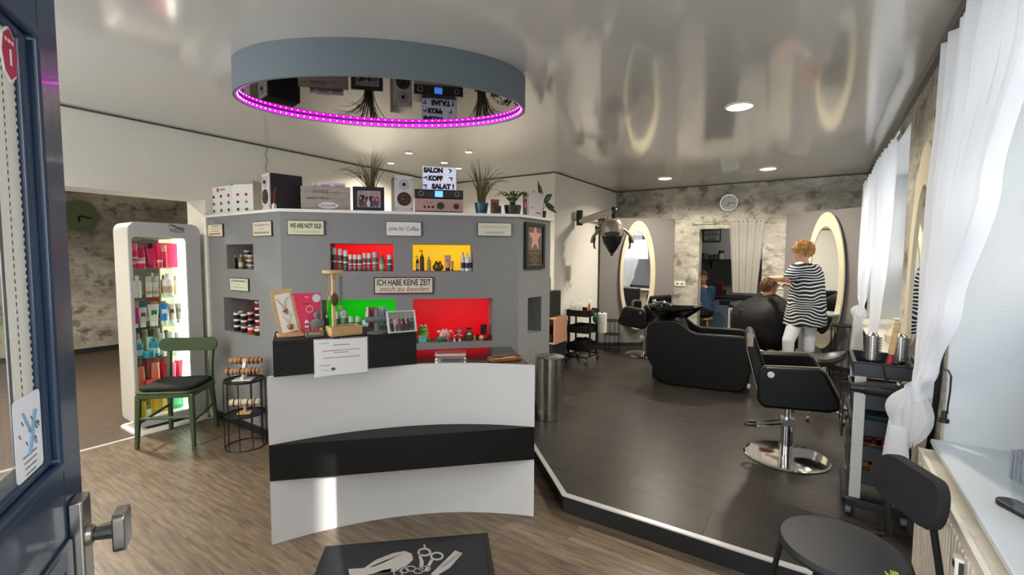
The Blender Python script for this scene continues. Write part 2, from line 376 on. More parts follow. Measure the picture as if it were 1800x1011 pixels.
# windows: navy frames, panes, pleated blinds
BLIND = mat('grey_pleated_blind', '8d9299', .8)
def window(n, y0, y1, z0, z1, label):
    x = XO-.10; o = bpy.data.objects.new('window_%d' % n, None); COL.objects.link(o); struct(o, label)
    f = MB(); t = .07
    f.box(x, x+.07, y0, y0+t, z0, z1); f.box(x, x+.07, y1-t, y1, z0, z1); f.box(x, x+.07, y0, y1, z0, z0+t); f.box(x, x+.07, y0, y1, z1-t, z1)
    ym = (y0+y1)/2; zt = z1-.48; f.box(x-.01, x+.08, ym-.05, ym+.05, z0, z1); f.box(x-.01, x+.08, y0, y1, zt-.05, zt+.05)
    f.build('window_frame', NAVY, o, bevel=.004)
    for (a, b, c, d) in ((y0, ym, z0, zt), (ym, y1, z0, zt), (y0, ym, zt, z1), (ym, y1, zt, z1)): MB().box(x+.03, x+.036, a+.05, b-.05, c+.05, d-.05).build('pane', GLASS, o)
    for a, b in ((y0+t, ym-.05), (ym+.05, y1-t)):
        nP = 22; h0, h1 = z0+t, z0+t+.62
        b_ = MB().sheet(lambda u, v: (x-.012+(.009 if round(v*2*nP) % 2 else -.009), a+(b-a)*u, h0+(h1-h0)*v), 1, 2*nP)
        b_.build('pleated_blind', BLIND, o, solid=.002)
window(1, Y1a, Y1b, ZS, ZT, 'navy framed window with pleated blinds near the radiator')
window(2, Y2a, Y2b, ZS+.1, ZT, 'navy framed window with pleated blinds at the far end')
o = bpy.data.objects.new('window_3', None); COL.objects.link(o); struct(o, 'shop window in the front wall')
MB().ring([(-4.3, .65), (-2.35, .65), (-2.35, 2.4), (-4.3, 2.4)], [(-4.22, .73), (-2.43, .73), (-2.43, 2.32), (-4.22, 2.32)], yf-.25, yf-.18, 'y').build('window_frame', NAVY, o)
MB().box(-4.22, -2.43, yf-.22, yf-.215, .73, 2.32).build('pane', GLASS, o)

# street outside: two added houses block the sun except a sliver through the door
def house(name, d, o0, o1, h, c, label):
    s = Vector((SUN_AZ.x, SUN_AZ.y)); n = Vector((-s.y, s.x)); t = thing(name, label, 'building', (*(s*d+n*((o0+o1)/2)), -.15), math.atan2(n.y, n.x))
    L2 = (o1-o0)/2; MB().box(-L2, L2, -8, 0, 0, h).build('facade', col(c, .8), t)
    gw = mat('dark_window_glass', '2b333c', .1)
    k = -L2+1.2
    while k < L2-1.6:
        for q in range(int(h/3)): MB().box(k, k+1.1, -.03, .04, 1+q*3, 2.6+q*3).build('window', gw, t)
        k += 2.6
    MB().prism([(-8.2, h), (.3, h), (-4, h+2.2)], -L2, L2, 'x').build('roof', col('7a4a3c', .8), t)
house('sun_blocker_house', 14, -19, .145, 13, 'cfc6b4', 'added pale beige house across the street to block sun, seen only in reflections')
house('sun_blocker_house', 17, .62, 26, 15, 'b9b3aa', 'added grey house across the street to block sun, seen only in reflections')
struct(MB().box(.96, 60, -60, 40, -.25, -.15).build('floor_street', col('8c8a86', .9)), 'grey street paving outside the windows')

# ------------------------------------------------------------------ partition with lit niches
FACE = {'L': ((XL, A[1]), 0), 'M': (A, PI/4), 'R': (B, PI/2)}
def fpos(face, u, d, z):
    (ox, oy), rz = FACE[face]; return (ox+u*math.cos(rz)-d*math.sin(rz), oy+u*math.sin(rz)+d*math.cos(rz), z)
def fuz(face, x, y, d=0):
    """pixel -> (u along the face, height) on the plane d behind the face"""
    (ox, oy), rz = FACE[face]; o = fpos(face, 0, d, 0); q = pV(x, y, o, (o[0]+math.cos(rz), o[1]+math.sin(rz)))
    return (q[0]-o[0])*math.cos(rz)+(q[1]-o[1])*math.sin(rz), q[2]
PH, ND = 1.865, .24
def partition(name, face, length, holes, label, e0, e1):
    """wall slab with rectangular niches; e0,e1: extra length of the back face for mitred corners"""
    us = sorted({0, length} | {h[0] for h in holes} | {h[1] for h in holes}); zs = sorted({0, PH} | {h[2] for h in holes} | {h[3] for h in holes})
    m = MB(); m.at(fpos(face, 0, 0, 0), FACE[face][1]); T = .30
    for i in range(len(us)-1):
        for j in range(len(zs)-1):
            c = ((us[i]+us[i+1])/2, (zs[j]+zs[j+1])/2)
            if any(h[0] < c[0] < h[1] and h[2] < c[1] < h[3] for h in holes): continue
            m.add([(us[i], 0, zs[j]), (us[i+1], 0, zs[j]), (us[i+1], 0, zs[j+1]), (us[i], 0, zs[j+1])], [(0, 1, 2, 3)])
    for u0, u1, z0, z1 in [h[:4] for h in holes]:
        for q in ([(u0, z0), (u0, z1)], [(u1, z1), (u1, z0)], [(u0, z1), (u1, z1)], [(u1, z0), (u0, z0)]):
            (a, za), (b, zb) = q; m.add([(a, 0, za), (b, 0, zb), (b, ND, zb), (a, ND, za)], [(0, 1, 2, 3)])
    m.add([(e0, T, 0), (length+e1, T, 0), (length+e1, T, PH), (e0, T, PH)], [(0, 3, 2, 1)])
    m.add([(0, 0, PH), (length, 0, PH), (length+e1, T, PH), (e0, T, PH)], [(0, 1, 2, 3)])
    m.add([(0, 0, 0), (0, 0, PH), (e0, T, PH), (e0, T, 0)], [(0, 1, 2, 3)]); m.add([(length, 0, 0), (length+e1, T, 0), (length+e1, T, PH), (length, 0, PH)], [(0, 1, 2, 3)])
    bm_mesh = m.mesh(name, GREYW); o = bpy.data.objects.new(name, bm_mesh); COL.objects.link(o); struct(o, label)
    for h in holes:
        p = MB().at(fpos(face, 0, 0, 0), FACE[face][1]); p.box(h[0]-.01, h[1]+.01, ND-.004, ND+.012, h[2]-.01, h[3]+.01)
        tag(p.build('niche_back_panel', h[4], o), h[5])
    return o
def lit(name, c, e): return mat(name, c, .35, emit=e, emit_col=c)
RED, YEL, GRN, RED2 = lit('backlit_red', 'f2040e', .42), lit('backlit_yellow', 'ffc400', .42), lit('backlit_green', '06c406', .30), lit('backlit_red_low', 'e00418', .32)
NL = 1.187; NM = math.hypot(B[0]-A[0], B[1]-A[1]); NR = BEND-B[1]
GREYB = col('6f6a62', .7)
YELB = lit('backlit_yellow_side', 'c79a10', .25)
partition('wall_partition_left', 'L', NL, [(.33, .775, 1.404, 1.618, col('5a5142', .7), 'dim brown niche back'), (.245, .84, .843, 1.148, col('6b3a40', .6), 'dim red niche back')],
          'grey partition wall with two small niches', 0, -.124)
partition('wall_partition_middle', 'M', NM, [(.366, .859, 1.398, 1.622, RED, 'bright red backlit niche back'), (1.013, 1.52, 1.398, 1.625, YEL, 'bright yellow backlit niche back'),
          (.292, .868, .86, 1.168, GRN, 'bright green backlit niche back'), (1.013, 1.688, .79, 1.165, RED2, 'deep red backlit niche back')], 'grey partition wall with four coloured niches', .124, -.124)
partition('wall_partition_right', 'R', NR, [(.163, .406, .818, 1.151, col('5b5e60', .7), 'grey niche back')], 'narrow grey partition wall with star picture', .124, 0)
# inner red/yellow cheek panels of the left niches, as seen on their right side
pl = bpy.data.objects['wall_partition_left']
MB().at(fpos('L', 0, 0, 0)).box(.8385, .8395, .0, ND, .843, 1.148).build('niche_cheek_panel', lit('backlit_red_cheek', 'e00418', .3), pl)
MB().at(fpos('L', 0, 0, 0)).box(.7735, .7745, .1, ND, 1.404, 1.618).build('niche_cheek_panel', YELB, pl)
# white shelf board along the top
SH = 1.889
fo = .028; t8 = math.tan(PI/8)
outer = [(XL, A[1]-fo), (A[0]+fo*t8, A[1]-fo), (B[0]+fo, B[1]-fo*t8), (B[0]+fo, BEND+.03)]
inner = [(B[0]-.31, BEND+.03), (B[0]-.31, B[1]+.31*t8), (A[0]-.31*t8, A[1]+.31), (XL, A[1]+.31)]
sb = struct(MB().prism(outer+inner, PH, SH).build('trim_shelf', WHITEP, bevel=.003), 'white shelf board along the top of the grey partition')

# ------------------------------------------------------------------ reception counter
CL, CR = Vector((-2.35, 1.277)), Vector((-1.343, 2.279)); cu_ = (CR-CL).normalized(); cv_ = Vector((-cu_.y, cu_.x)); CLEN = (CR-CL).length
def sag(u): t = u/CLEN; return .152*(1-(2*t-1.04)**2/1.0816) if t < .52 else .152*(1-((t-.52)/.48)**2)
def cw(u, v): p = CL+cu_*u+cv_*v; return (p.x, p.y)
ct = thing('reception_counter', 'white curved reception counter with black shelf band and black glossy top', 'counter', (CL.x, CL.y, 0), math.atan2(cu_.y, cu_.x))
PANEL = mat('white_counter_panel', 'd9dadd', .42); BLKW = mat('black_counter_wood', '0a0b0c', .5, spec=.35, bump=(90, .05, .001)); BLKG = mat('black_gloss_top', '070708', .12, coat=.6)
def curved(z0, z1, name, off=0):
    n = 28; pts = [(CLEN*i/n, sag(CLEN*i/n)-.0+off) for i in range(n+1)]; poly = pts+[(u, v+.022) for u, v in pts[::-1]]
    return MB().prism(poly, z0, z1).build(name, PANEL, ct, ang=20)
curved(0, .344, 'lower_panel'); curved(.537, .897, 'upper_panel')
n = 28; back = [(CLEN*i/n, sag(CLEN*i/n)+.03) for i in range(n+1)]
MB().prism([(0, 0), (CLEN, 0)]+back[::-1], .344, .537).build('shelf_band', BLKW, ct)
MB().prism([(.004, .55), (.34, .60), (CLEN-.02, .62)]+[(min(max(u, .004), CLEN-.02), v-.007) for u, v in back[::-1]], .865, .892).build('counter_top', BLKG, ct)
MB().box(.0, .02, .02, .55, 0, .865).build('side_panel', BLKW, ct); MB().box(CLEN-.02, CLEN, .02, .6, 0, .865).build('side_panel', BLKW, ct)
# raised black box on the counter
b0 = pz(479, 600, 1.085); b1 = pz(732, 584, 1.085); BA = math.atan2(b1[1]-b0[1], b1[0]-b0[0]); BL = math.hypot(b1[0]-b0[0], b1[1]-b0[1])
bx = thing('desk_riser', 'black box riser standing on left half of reception counter', 'riser', (b0[0], b0[1], .898), BA)
BH = 1.085-.898
MB().box(0, BL, 0, .34, BH-.02, BH).build('riser_top', BLKW, bx, bevel=.002); MB().box(0, BL, .002, .02, 0, BH-.02).build('riser_front', BLKW, bx)
MB().box(0, .02, .02, .34, 0, BH-.02).build('riser_side', BLKW, bx); MB().box(BL-.02, BL, .02, .34, 0, BH-.02).build('riser_side', BLKW, bx)
def bxu(x, y, z=1.085): # pixel on the riser top -> world
    return pz(x, y, z)
def rface(x, y, off=-.003):
    nx, ny = math.sin(BA), -math.cos(BA); a = (b0[0]-nx*off, b0[1]-ny*off); q = pV(x, y, a, (a[0]+math.cos(BA), a[1]+math.sin(BA)))
    return (q[0]-a[0])*math.cos(BA)+(q[1]-a[1])*math.sin(BA), q[2]
# laminated notice
(u0, z1), (u1, z0) = rface(551, 597), rface(648, 655)
nt_ = thing('laminated_notice', 'white laminated notice sheet hanging on the black riser front', 'notice', (b0[0], b0[1], 0), BA)
zc, uc = (z0+z1)/2, (u0+u1)/2; pw, phh = u1-u0, z1-z0
MB().box(u0, u1, -.0045, -.0025, z0, z1).build('plastic_pocket', CLEAR, nt_); MB().box(u0+.006, u1-.006, -.006, -.0046, z0+.006, z1-.006).build('paper_sheet', col('eef0f4', .5), nt_)
INK = col('55585e', .6); INKR = col('a85a58', .6); INKB = col('6f8fae', .6); INKK = col('1c1c1c', .6)
def pt(body, du, dz, w, size, m): text('printed_line', body, size, m, nt_, (u0+du*pw, -.0064, z0+dz*phh), width=w*pw)
pt('~', .18, .88, .17, .008, INKB); pt('~', .5, .82, .30, .010, INK)
pt('~', .5, .68, .68, .010, INKR); pt('~', .49, .62, .26, .009, INK)
pt('~', .5, .49, .68, .010, INKR); pt('~', .19, .30, .2, .009, INKB)
lg = MB(); lg.tube([(u0+pw*(.12+.02*i), -.0066, z0+phh*(.17+.025*math.sin(i*.7))) for i in range(9)], .0008, 5); lg.ball((u0+pw*.34, -.0062, z0+phh*.19), (.012, .001, .008)); lg.build('printed_comb_logo', INK, nt_)
MB().cyl((uc, -.0065, z1-.002), (uc, -.0065, z1+.008), .006, n=10).build('adhesive_strip', CLEAR, nt_)

# ------------------------------------------------------------------ oval ceiling light over the counter
ov = thing('oval_ceiling_light', 'oval blue-grey ceiling drum with dark mirror underside and pink light rim', 'ceiling light', (-2.265, 2.015, CE), math.radians(40))
OA, OB, OZ = .862, .483, -(CE-2.44)
BANDM = mat('blue_grey_band', '68747c', .5)
MB().ring(ell(OA, OB, 96), ell(OA-.016, OB-.016, 96), OZ, -.001).build('drum_band', BANDM, ov, ang=20)
MB().prism(ell(OA-.03, OB-.03, 96), OZ+.03, OZ+.04).build('mirror_disc', mat('dark_mirror', '4e4a46', .03, metal=1), ov)
led = MB(); led.ring(ell(OA-.0165, OB-.0165, 96), ell(OA-.024, OB-.024, 96), OZ+.004, OZ+.022); led.build('pink_light_strip', mat('magenta_led', 'e018d8', .4, emit=1.9, emit_col='e414e0'), ov)
dots = MB()
for i in range(110):
    a = 2*PI*i/110; dots.ball(((OA-.025)*math.cos(a), (OB-.025)*math.sin(a), OZ+.013), .0035, 6, 4)
dd = dots.build('light_diodes', mat('led_diode', 'ffb8fb', .4, emit=14, emit_col='ff9cf6'), ov); dd['kind'] = 'stuff'

# ------------------------------------------------------------------ ceiling downlights
def downlight(loc, r, power, label, warm, group, spot=False):
    t = thing('ceiling_spotlight', label, 'ceiling light', (loc[0], loc[1], CE), 0, group)
    MB().lathe([(r*1.18, 0), (r*1.2, -.006), (r*1.02, -.012), (r, -.006), (r, -.001)], n=28).build('rim', CHROME if spot else WHITEP, t)
    MB().lathe([(r*.98, -.001), (r*.98, -.005), (.002, -.005)], n=28).build('lens', mat('lamp_lens_%s' % spot, 'ffe9c4', .4, emit=14 if not spot else 30, emit_col='ffdfae'), t)
    d = bpy.data.lights.new('downlight', 'AREA'); d.shape = 'DISK'; d.size = r*1.8; d.energy = power; d.color = warm; d.spread = math.radians(150)
    o = bpy.data.objects.new('downlight', d); COL.objects.link(o); o.parent = t; o.location = (0, 0, -.02)
WARM = (1, .90, .76)
for (x, y), lb in zip(((1300, 186), (1169, 313), (1350, 296)), ('large round ceiling lamp nearest the camera above the platform', 'round ceiling lamp in front of left oval mirror', 'round ceiling lamp above the woman in striped dress')):
    downlight(pz(x, y, CE), .085, 19, lb, WARM, 'round lamps in the glossy ceiling')
for (x, y), lb in zip(((719, 268), (824, 266), (687, 286), (781, 285), (806, 295)), ('small spotlight above the pale speaker', 'small spotlight above the teal plant pot', 'leftmost small spotlight, beside grass plant tips', 'small spotlight directly above the letter board', 'small spotlight at the right corner of the letter board')):
    downlight(pz(x, y, CE), .034, 7, lb, WARM, 'small spotlights behind the partition', True)
downlight((-2.6, -.35, CE), .085, 9, 'added unseen round ceiling lamp just inside the entrance', WARM, None)  # added out of view to brighten the counter front and door
downlight((-3.9, -.35, CE), .085, 20, 'added unseen round ceiling lamp above the shop window', WARM, None)  # second added lamp, brightens the left partition face
downlight((-6.4, 1.2, CE), .085, 60, 'added unseen round ceiling lamp in the side room', WARM, None)  # unseen fill lamp, added because the side room needs light
downlight((-1.0, 9.2, CE), .085, 9, 'added unseen round ceiling lamp in the laundry room', WARM, None)  # unseen lamp added to brighten the washing machine area

# ------------------------------------------------------------------ oval mirrors on corner boards
def board(p0, p1, label):
    p0 = Vector(p0[:2]); p1 = Vector(p1[:2]); d = p1-p0
    t = thing('corner_board', label, 'wall panel', (p0.x, p0.y, PF), math.atan2(d.y, d.x))
    MB().box(0, d.length, 0, .025, .06, 2.14-PF).build('board', GREYPANEL, t); MB().box(0, d.length, .004, .025, 0, .06).build('plinth', BLACKT, t)
    return p0, d.normalized()
LB0 = pz(1056, 383, 2.14); LB1 = pY(1186, 384, YB-.04); RB0 = pY(1383, 377, YB-.04); RB1 = pz(1525, 363, 2.14)
LB0[0] = max(LB0[0], XC+.03)
bl = board(LB0, LB1, 'tall grey board across the left back corner behind oval mirror'); brd = board(RB0, RB1, 'tall grey board across the window corner behind oval mirror')
def oval_mirror(p0, d, pxl, pxr, pyt, pyb, label, ml, mr, mt, mb, shelf=None):
    p0v = (p0.x+d.y*.0, p0.y-d.x*.0); p1v = (p0v[0]+d.x, p0v[1]+d.y)
    off = -.05; nrm = Vector((d.y, -d.x)); q0 = (p0.x+nrm.x*.06, p0.y+nrm.y*.06); q1 = (q0[0]+d.x, q0[1]+d.y)
    def uz(x, y): q = pV(x, y, q0, q1); return (q[0]-q0[0])*d.x+(q[1]-q0[1])*d.y, q[2]
    ul = uz(pxl, (pyt+pyb)/2)[0]; ur = uz(pxr, (pyt+pyb)/2)[0]; zt = uz((pxl+pxr)/2, pyt)[1]; zb = uz((pxl+pxr)/2, pyb)[1]
    uc, zc = (ul+ur)/2, (zt+zb)/2; a, b = (ur-ul)/2, (zt-zb)/2
    t = thing('oval_mirror', label, 'mirror', (q0[0]+d.x*uc, q0[1]+d.y*uc, zc), math.atan2(d.y, d.x), 'cream oval mirrors')
    ia, ib, oz = ml*a, mt*b, mb*b
    MB().ring(ell(a, b, 72), ell(ia, ib, 72, mr*a, oz), 0, .03, 'y').build('frame', CREAM, t, bevel=.004, ang=25)
    MB().prism(ell(a*.97, b*.97, 72), .03, .058, 'y').build('back_board', BLACKM, t)
    MB().prism(ell(ia+.002, ib+.002, 72, mr*a, oz), .012, .02, 'y').build('mirror_glass', MIRROR, t, ang=20)
    if shelf:
        MB().box(-ia*.7+mr*a, a*.95, -.16, 0, shelf, shelf+.018).build('glass_shelf', mat('frosted_shelf', 'b9c4b4', .2), t)
    return t
oval_mirror(*bl, 1090, 1152, 388, 580, 'cream oval mirror on left corner board behind black wash basin', .78, -.05, .80, 0)
mr2 = oval_mirror(*brd, 1415, 1483, 373, 614, 'cream oval mirror on corner board behind woman in striped dress', .76, -.02, .79, 0, -.42)
# third oval mirror on the pier between the windows
t = thing('oval_mirror', 'cream oval mirror on pier between the two windows, seen edge-on', 'mirror', (XW-.006, 3.25, 1.25), PI/2, 'cream oval mirrors'); t.rotation_euler = (0, 0, -PI/2)
MB().ring(ell(.40, .88, 72), ell(.28, .66, 72), -.055, -.025, 'y').build('frame', CREAM, t, ang=25)
MB().prism(ell(.388, .85, 72), -.025, -.002, 'y').build('back_board', BLACKM, t)
MB().prism(ell(.282, .662, 72), -.045, -.037, 'y').build('mirror_glass', MIRROR, t)

# ------------------------------------------------------------------ entrance door leaf
dld = math.atan2(.476, -.88); DWd = .925
dr = bpy.data.objects.new('door_1', None); COL.objects.link(dr); dr.location = (Hn.x, Hn.y, 0); dr.rotation_euler = (0, 0, dld); struct(dr, 'open navy entrance door with glass pane at the left')
m = MB(); TK = .045
m.box(.0, .12, 0, TK, .01, 2.06); m.box(.835, DWd, 0, TK, .01, 2.06); m.box(.12, .835, 0, TK, 1.90, 2.06); m.box(.12, .835, 0, TK, 1.0, 1.135); m.box(.12, .835, 0, TK, .01, .16)
m.build('leaf_frame', NAVY, dr, bevel=.003)
mo = MB(); mo.ring([(.12, 1.135), (.835, 1.135), (.835, 1.90), (.12, 1.90)], [(.155, 1.155), (.80, 1.155), (.80, 1.88), (.155, 1.88)], -.010, TK+.01, 'y')
mo.ring([(.155, 1.155), (.80, 1.155), (.80, 1.88), (.155, 1.88)], [(.185, 1.17), (.768, 1.17), (.768, 1.865), (.185, 1.865)], .002, TK-.002, 'y'); mo.build('glazing_bead', NAVY, dr, bevel=.006, seg=3)
MB().box(.185, .768, .010, .015, 1.17, 1.865).build('pane', GLASS, dr)
pn = MB(); pn.box(.12, .835, .012, TK-.012, .16, 1.0); pn.ring([(.12, .16), (.835, .16), (.835, 1.0), (.12, 1.0)], [(.165, .205), (.79, .205), (.79, .955), (.165, .955)], -.008, .012, 'y')
pn.ring([(.23, .27), (.725, .27), (.725, .89), (.23, .89)], [(.25, .29), (.705, .29), (.705, .87), (.25, .87)], -.002, .012, 'y'); pn.build('lower_panel', NAVY, dr, bevel=.005)
lace = sheer_mat('lace_strip', 'efeee8', .62)
for a, b in ((.722, .752), (.690, .712)):
    ls = MB(); ls.box(a, b, .0065, .0085, 1.172, 1.863)
    for k in range(58):
        z_ = 1.178+k*.0118
        for q in (a, b): ls.cb((q, .0065, z_), (.0035, .002, .005))
    ls.build('lace_strip', lace, dr)
hp = MB(); hp.box(.838, .888, -.022, 0, .74, 1.062); HP = hp.build('handle_plate', STEEL, dr, bevel=.004)
kb = MB(); kb.cyl((.863, -.02, .985), (.863, -.032, .985), .022, .016); kb.cyl((.863, -.032, .985), (.863, -.062, .985), .013, .017)
kb.add([], []); kb.prism(rrect(.056, .075, .012, 4, .863, .985), -.082, -.062, 'y'); kb.build('door_knob', STEEL, HP, bevel=.003)
st = thing('alarm_sticker', 'small red octagonal sticker on the door glass', 'sticker', (Hn.x, Hn.y, 0), dld)
MB().prism(ell(.027, .043, 8, .735, 1.826), .0035, .0055, 'y').build('sticker', col('e8e8e8', .4), st); MB().prism(ell(.0235, .038, 8, .735, 1.826), .0025, .0035, 'y').build('red_face', col('b3202c', .35), st)
text('print', '~', .013, col('f0d8d8', .5), st, (.735, .0022, 1.845), width=.034); text('print', 'I', .03, col('f0f0f0', .5), st, (.735, .0022, 1.82), bold=.002)
FU = .720
fy = thing('door_flyer', 'white flyer with drawn scissors and comb taped inside the door glass', 'flyer', (Hn.x, Hn.y, 0), dld)
MB().prism(rrect(.094, .128, .008, 4, FU, 1.235), .0038, .0050, 'y').build('paper', col('eceef2', .5), fy)
fi = MB(); bl_ = col('7fa6c4', .5)
fi.tube([(.70, .0034, 1.275), (.742, .0034, 1.215)], .0022, 5); fi.tube([(.742, .0034, 1.27), (.715, .0034, 1.205)], .0034, 5); fi.tube([(.707, .0034, 1.262), (.735, .0034, 1.225)], .0016, 5); fi.build('printed_scissors', bl_, fy)
fk = MB()
for k in range(7): fk.tube([(.685+.011*k, .0034, 1.245+.02*math.sin(k*2.1)), (.69+.011*k, .0034, 1.238+.02*math.sin(k*2.1))], .0009, 4)
fk.tube([(.75+.006*math.cos(a*.7), .0034, 1.243+.006*math.sin(a*.7)) for a in range(8)], .0011, 4); fk.build('printed_marks', INK, fy)
for k in range(5): text('print', '~', .006, INK, fy, (FU, .0035, 1.205-.0095*k), width=.05-.004*k)

# ------------------------------------------------------------------ products
def ordinal(i): return ('first', 'second', 'third', 'fourth', 'fifth', 'sixth', 'seventh', 'eighth', 'ninth', 'tenth', 'eleventh', 'twelfth')[i]
def product(kind, loc, w, h, c1, c2, label, group, rz=0, c3=None):
    """bottle, can, tube, jar, pump, box ; c1 body, c2 cap, c3 label band"""
    nm = {'bottle': 'product_bottle', 'can': 'spray_can', 'tube': 'product_tube', 'jar': 'product_jar', 'pump': 'pump_bottle', 'box': 'product_box', 'spray': 'spray_bottle'}[kind]
    t = thing(nm, label, {'bottle': 'bottle', 'can': 'spray can', 'tube': 'tube', 'jar': 'jar', 'pump': 'bottle', 'box': 'box', 'spray': 'bottle'}[kind], loc, rz, group)
    r = w/2; M1 = col(c1, .35); M2 = col(c2, .35); n = 14
    if kind == 'can':
        MB().lathe([(.001, 0), (r*.97, 0), (r, .004), (r, h*.68), (r*.96, h*.71), (.001, h*.71)], n=n).build('body', M1, t); MB().lathe([(.001, h*.712), (r*.9, h*.712), (r*.9, h*.97), (r*.8, h), (.001, h)], n=n).build('cap', M2, t)
        if c3: MB().lathe([(r*1.005, h*.15), (r*1.005, h*.30)], n=n).build('label_band', col(c3, .4), t); MB().lathe([(r*1.005, h*.38), (r*1.005, h*.46)], n=n).build('label_band', col('d8d4cc', .4), t)
    elif kind == 'bottle':
        MB().lathe([(.001, 0), (r*.95, 0), (r, .005), (r, h*.66), (r*.9, h*.74), (r*.45, h*.80), (r*.42, h*.84), (.001, h*.84)], n=n).build('body', M1, t)
        MB().lathe([(.001, h*.82), (r*.52, h*.82), (r*.5, h*.985), (r*.4, h), (.001, h)], n=n).build('cap', M2, t)
        if c3: MB().lathe([(r*1.005, h*.15), (r*1.005, h*.45)], n=n).build('label_band', col(c3, .4), t)
    elif kind == 'pump':
        MB().lathe([(.001, 0), (r*.95, 0), (r, .006), (r, h*.62), (r*.85, h*.68), (r*.4, h*.71), (.001, h*.71)], n=n).build('body', M1, t)
        p = MB(); p.lathe([(.001, h*.70), (r*.46, h*.70), (r*.46, h*.78), (r*.2, h*.79), (r*.16, h*.92), (.001, h*.92)], n=10); p.cb((-r*.5, 0, h*.95), (r*1.7, r*.42, h*.045)); p.build('pump_head', M2, t)
        if c3: MB().lathe([(r*1.005, h*.12), (r*1.005, h*.5)], n=n).build('label_band', col(c3, .4), t)
    elif kind == 'spray':
        MB().lathe([(.001, 0), (r*.95, 0), (r, .005), (r, h*.7), (r*.5, h*.76), (.001, h*.76)], n=n).build('body', M1, t); MB().lathe([(.001, h*.76), (r*.5, h*.76), (r*.45, h*.93), (r*.25, h), (.001, h)], n=n).build('cap', M2, t)
    elif kind == 'jar':
        MB().lathe([(.001, 0), (r*.92, 0), (r, .004), (r, h*.68), (.001, h*.68)], n=n).build('body', M1, t); MB().lathe([(.001, h*.69), (r*1.04, h*.69), (r*1.04, h*.97), (r, h), (.001, h)], n=n).build('lid', M2, t)
        if c3: MB().lathe([(r*1.006, h*.15), (r*1.006, h*.55)], n=n).build('label_band', col(c3, .4), t)
    elif kind == 'tube':
        b = MB(); rg = []
        for k in range(7):
            f = k/6; a = r*(.72+.28*f); q = r*.62*(1-f)+.0015; rg.append([(a*math.cos(2*PI*i/12), q*math.sin(2*PI*i/12), h*(.2+.8*f)) for i in range(12)])
        b.loft(rg); b.build('body', M1, t); MB().lathe([(.001, 0), (r*.62, 0), (r*.66, .003), (r*.66, h*.2), (.001, h*.2)], n=n).build('cap', M2, t)
        if c3: MB().cb((0, -r*.33, h*.62), (r*.95, r*.1, h*.22)).build('label_patch', col(c3, .4), t)
    elif kind == 'box':
        MB().box(-r, r, -r*.6, r*.6, 0, h).build('carton', M1, t, bevel=.0015)
        if c2: MB().box(-r*.7, r*.7, -r*.6-.0008, -r*.6, h*.2, h*.8).build('print_panel', M2, t)
    return t

# ------------------------------------------------------------------ display cabinet
CX, CY0, CY1, CZ1 = -4.765, 1.475, 2.012, 1.80
cab = thing('display_cabinet', 'tall rounded white display cabinet with lit glass shelves of hair products', 'cabinet', (CX, (CY0+CY1)/2, 0), PI/2)
CWD, CDP = (CY1-CY0), .33
CABW = mat('cabinet_white', 'f1efe8', .35); CABG = mat('cabinet_silver_front', 'b9bbbd', .4)
ol = rrect(CWD, CZ1-.05, .07, 6, 0, (CZ1+.05)/2); 
z_t = pX(285, 418, CX)[2]; z_b = pX(285, 752, CX)[2]; ya = pX(238, 560, CX)[1]; yb = pX(332, 560, CX)[1]
ow = yb-ya; ocx = (ya+yb)/2-(CY0+CY1)/2; z_b = max(z_b, .12)
il = rrect(ow, z_t-z_b, .03, 6, ocx, (z_t+z_b)/2)
MB().ring(ol, il, 0, .02, 'y').build('front_frame', CABG, cab, bevel=.004)
MB().ring(ol, rrect(CWD-.04, CZ1-.09, .055, 6, 0, (CZ1+.05)/2), .02, CDP, 'y').build('shell', CABW, cab)
MB().prism(rrect(CWD-.038, CZ1-.088, .055, 6, 0, (CZ1+.05)/2), CDP-.02, CDP-.004, 'y').build('back_mirror', mat('smoked_mirror', '8d8574', .05, metal=.9), cab)
LITP = mat('cabinet_light_panel', 'f4fff6', .5, emit=2.2, emit_col='f0ffee')
MB().box(ocx+ow/2+.004, ocx+ow/2+.010, .03, CDP-.03, z_b, z_t).build('light_panel', LITP, cab); MB().box(ocx-ow/2-.010, ocx-ow/2-.004, .03, CDP-.03, z_b, z_t).build('light_panel', LITP, cab)
MB().box(ocx-ow/2, ocx+ow/2, .03, CDP-.03, z_b-.012, z_b-.002).build('floor_panel', CABW, cab); 
MB().prism(rrect(CWD+.05, CDP+.04, .06, 5, 0, CDP/2), .0, .022).build('base_plate', CABW, cab, bevel=.003); MB().box(-CWD/2+.08, CWD/2-.08, .04, CDP-.04, .022, .055).build('plinth', BLACKT, cab)
SHZ = [pX(240, y, CX-.02)[2] for y in (472, 525, 578, 633, 688)]
for z_ in SHZ: MB().box(ocx-ow/2-.003, ocx+ow/2+.003, .025, CDP-.03, z_-.008, z_).build('glass_shelf', glass_mat('shelf_glass', (.8, .93, .88), .14), cab)
WX = float(pX(311, 406, CX)[1])-(CY0+CY1)/2
text('brand_lettering', 'WELLA', .05, col('2c2c2e', .4), cab, (WX, -.0015, pX(310, 406, CX)[2]), width=.115)
wv = MB()
for k in range(3): wv.tube([(WX-.045+.011*i+k*.008, -.002, pX(310, 399, CX)[2]+.004+.012*math.sin(1.1+i*.62)-.008*k) for i in range(9)], .0022, 5)
wv.tube([(WX-.04+.02*math.cos(a*.4), -.002, pX(310, 399, CX)[2]+.0+.018*math.sin(a*.4)) for a in range(2, 9)], .0022, 5); wv.build('brand_wave_mark', col('2c2c2e', .4), cab)
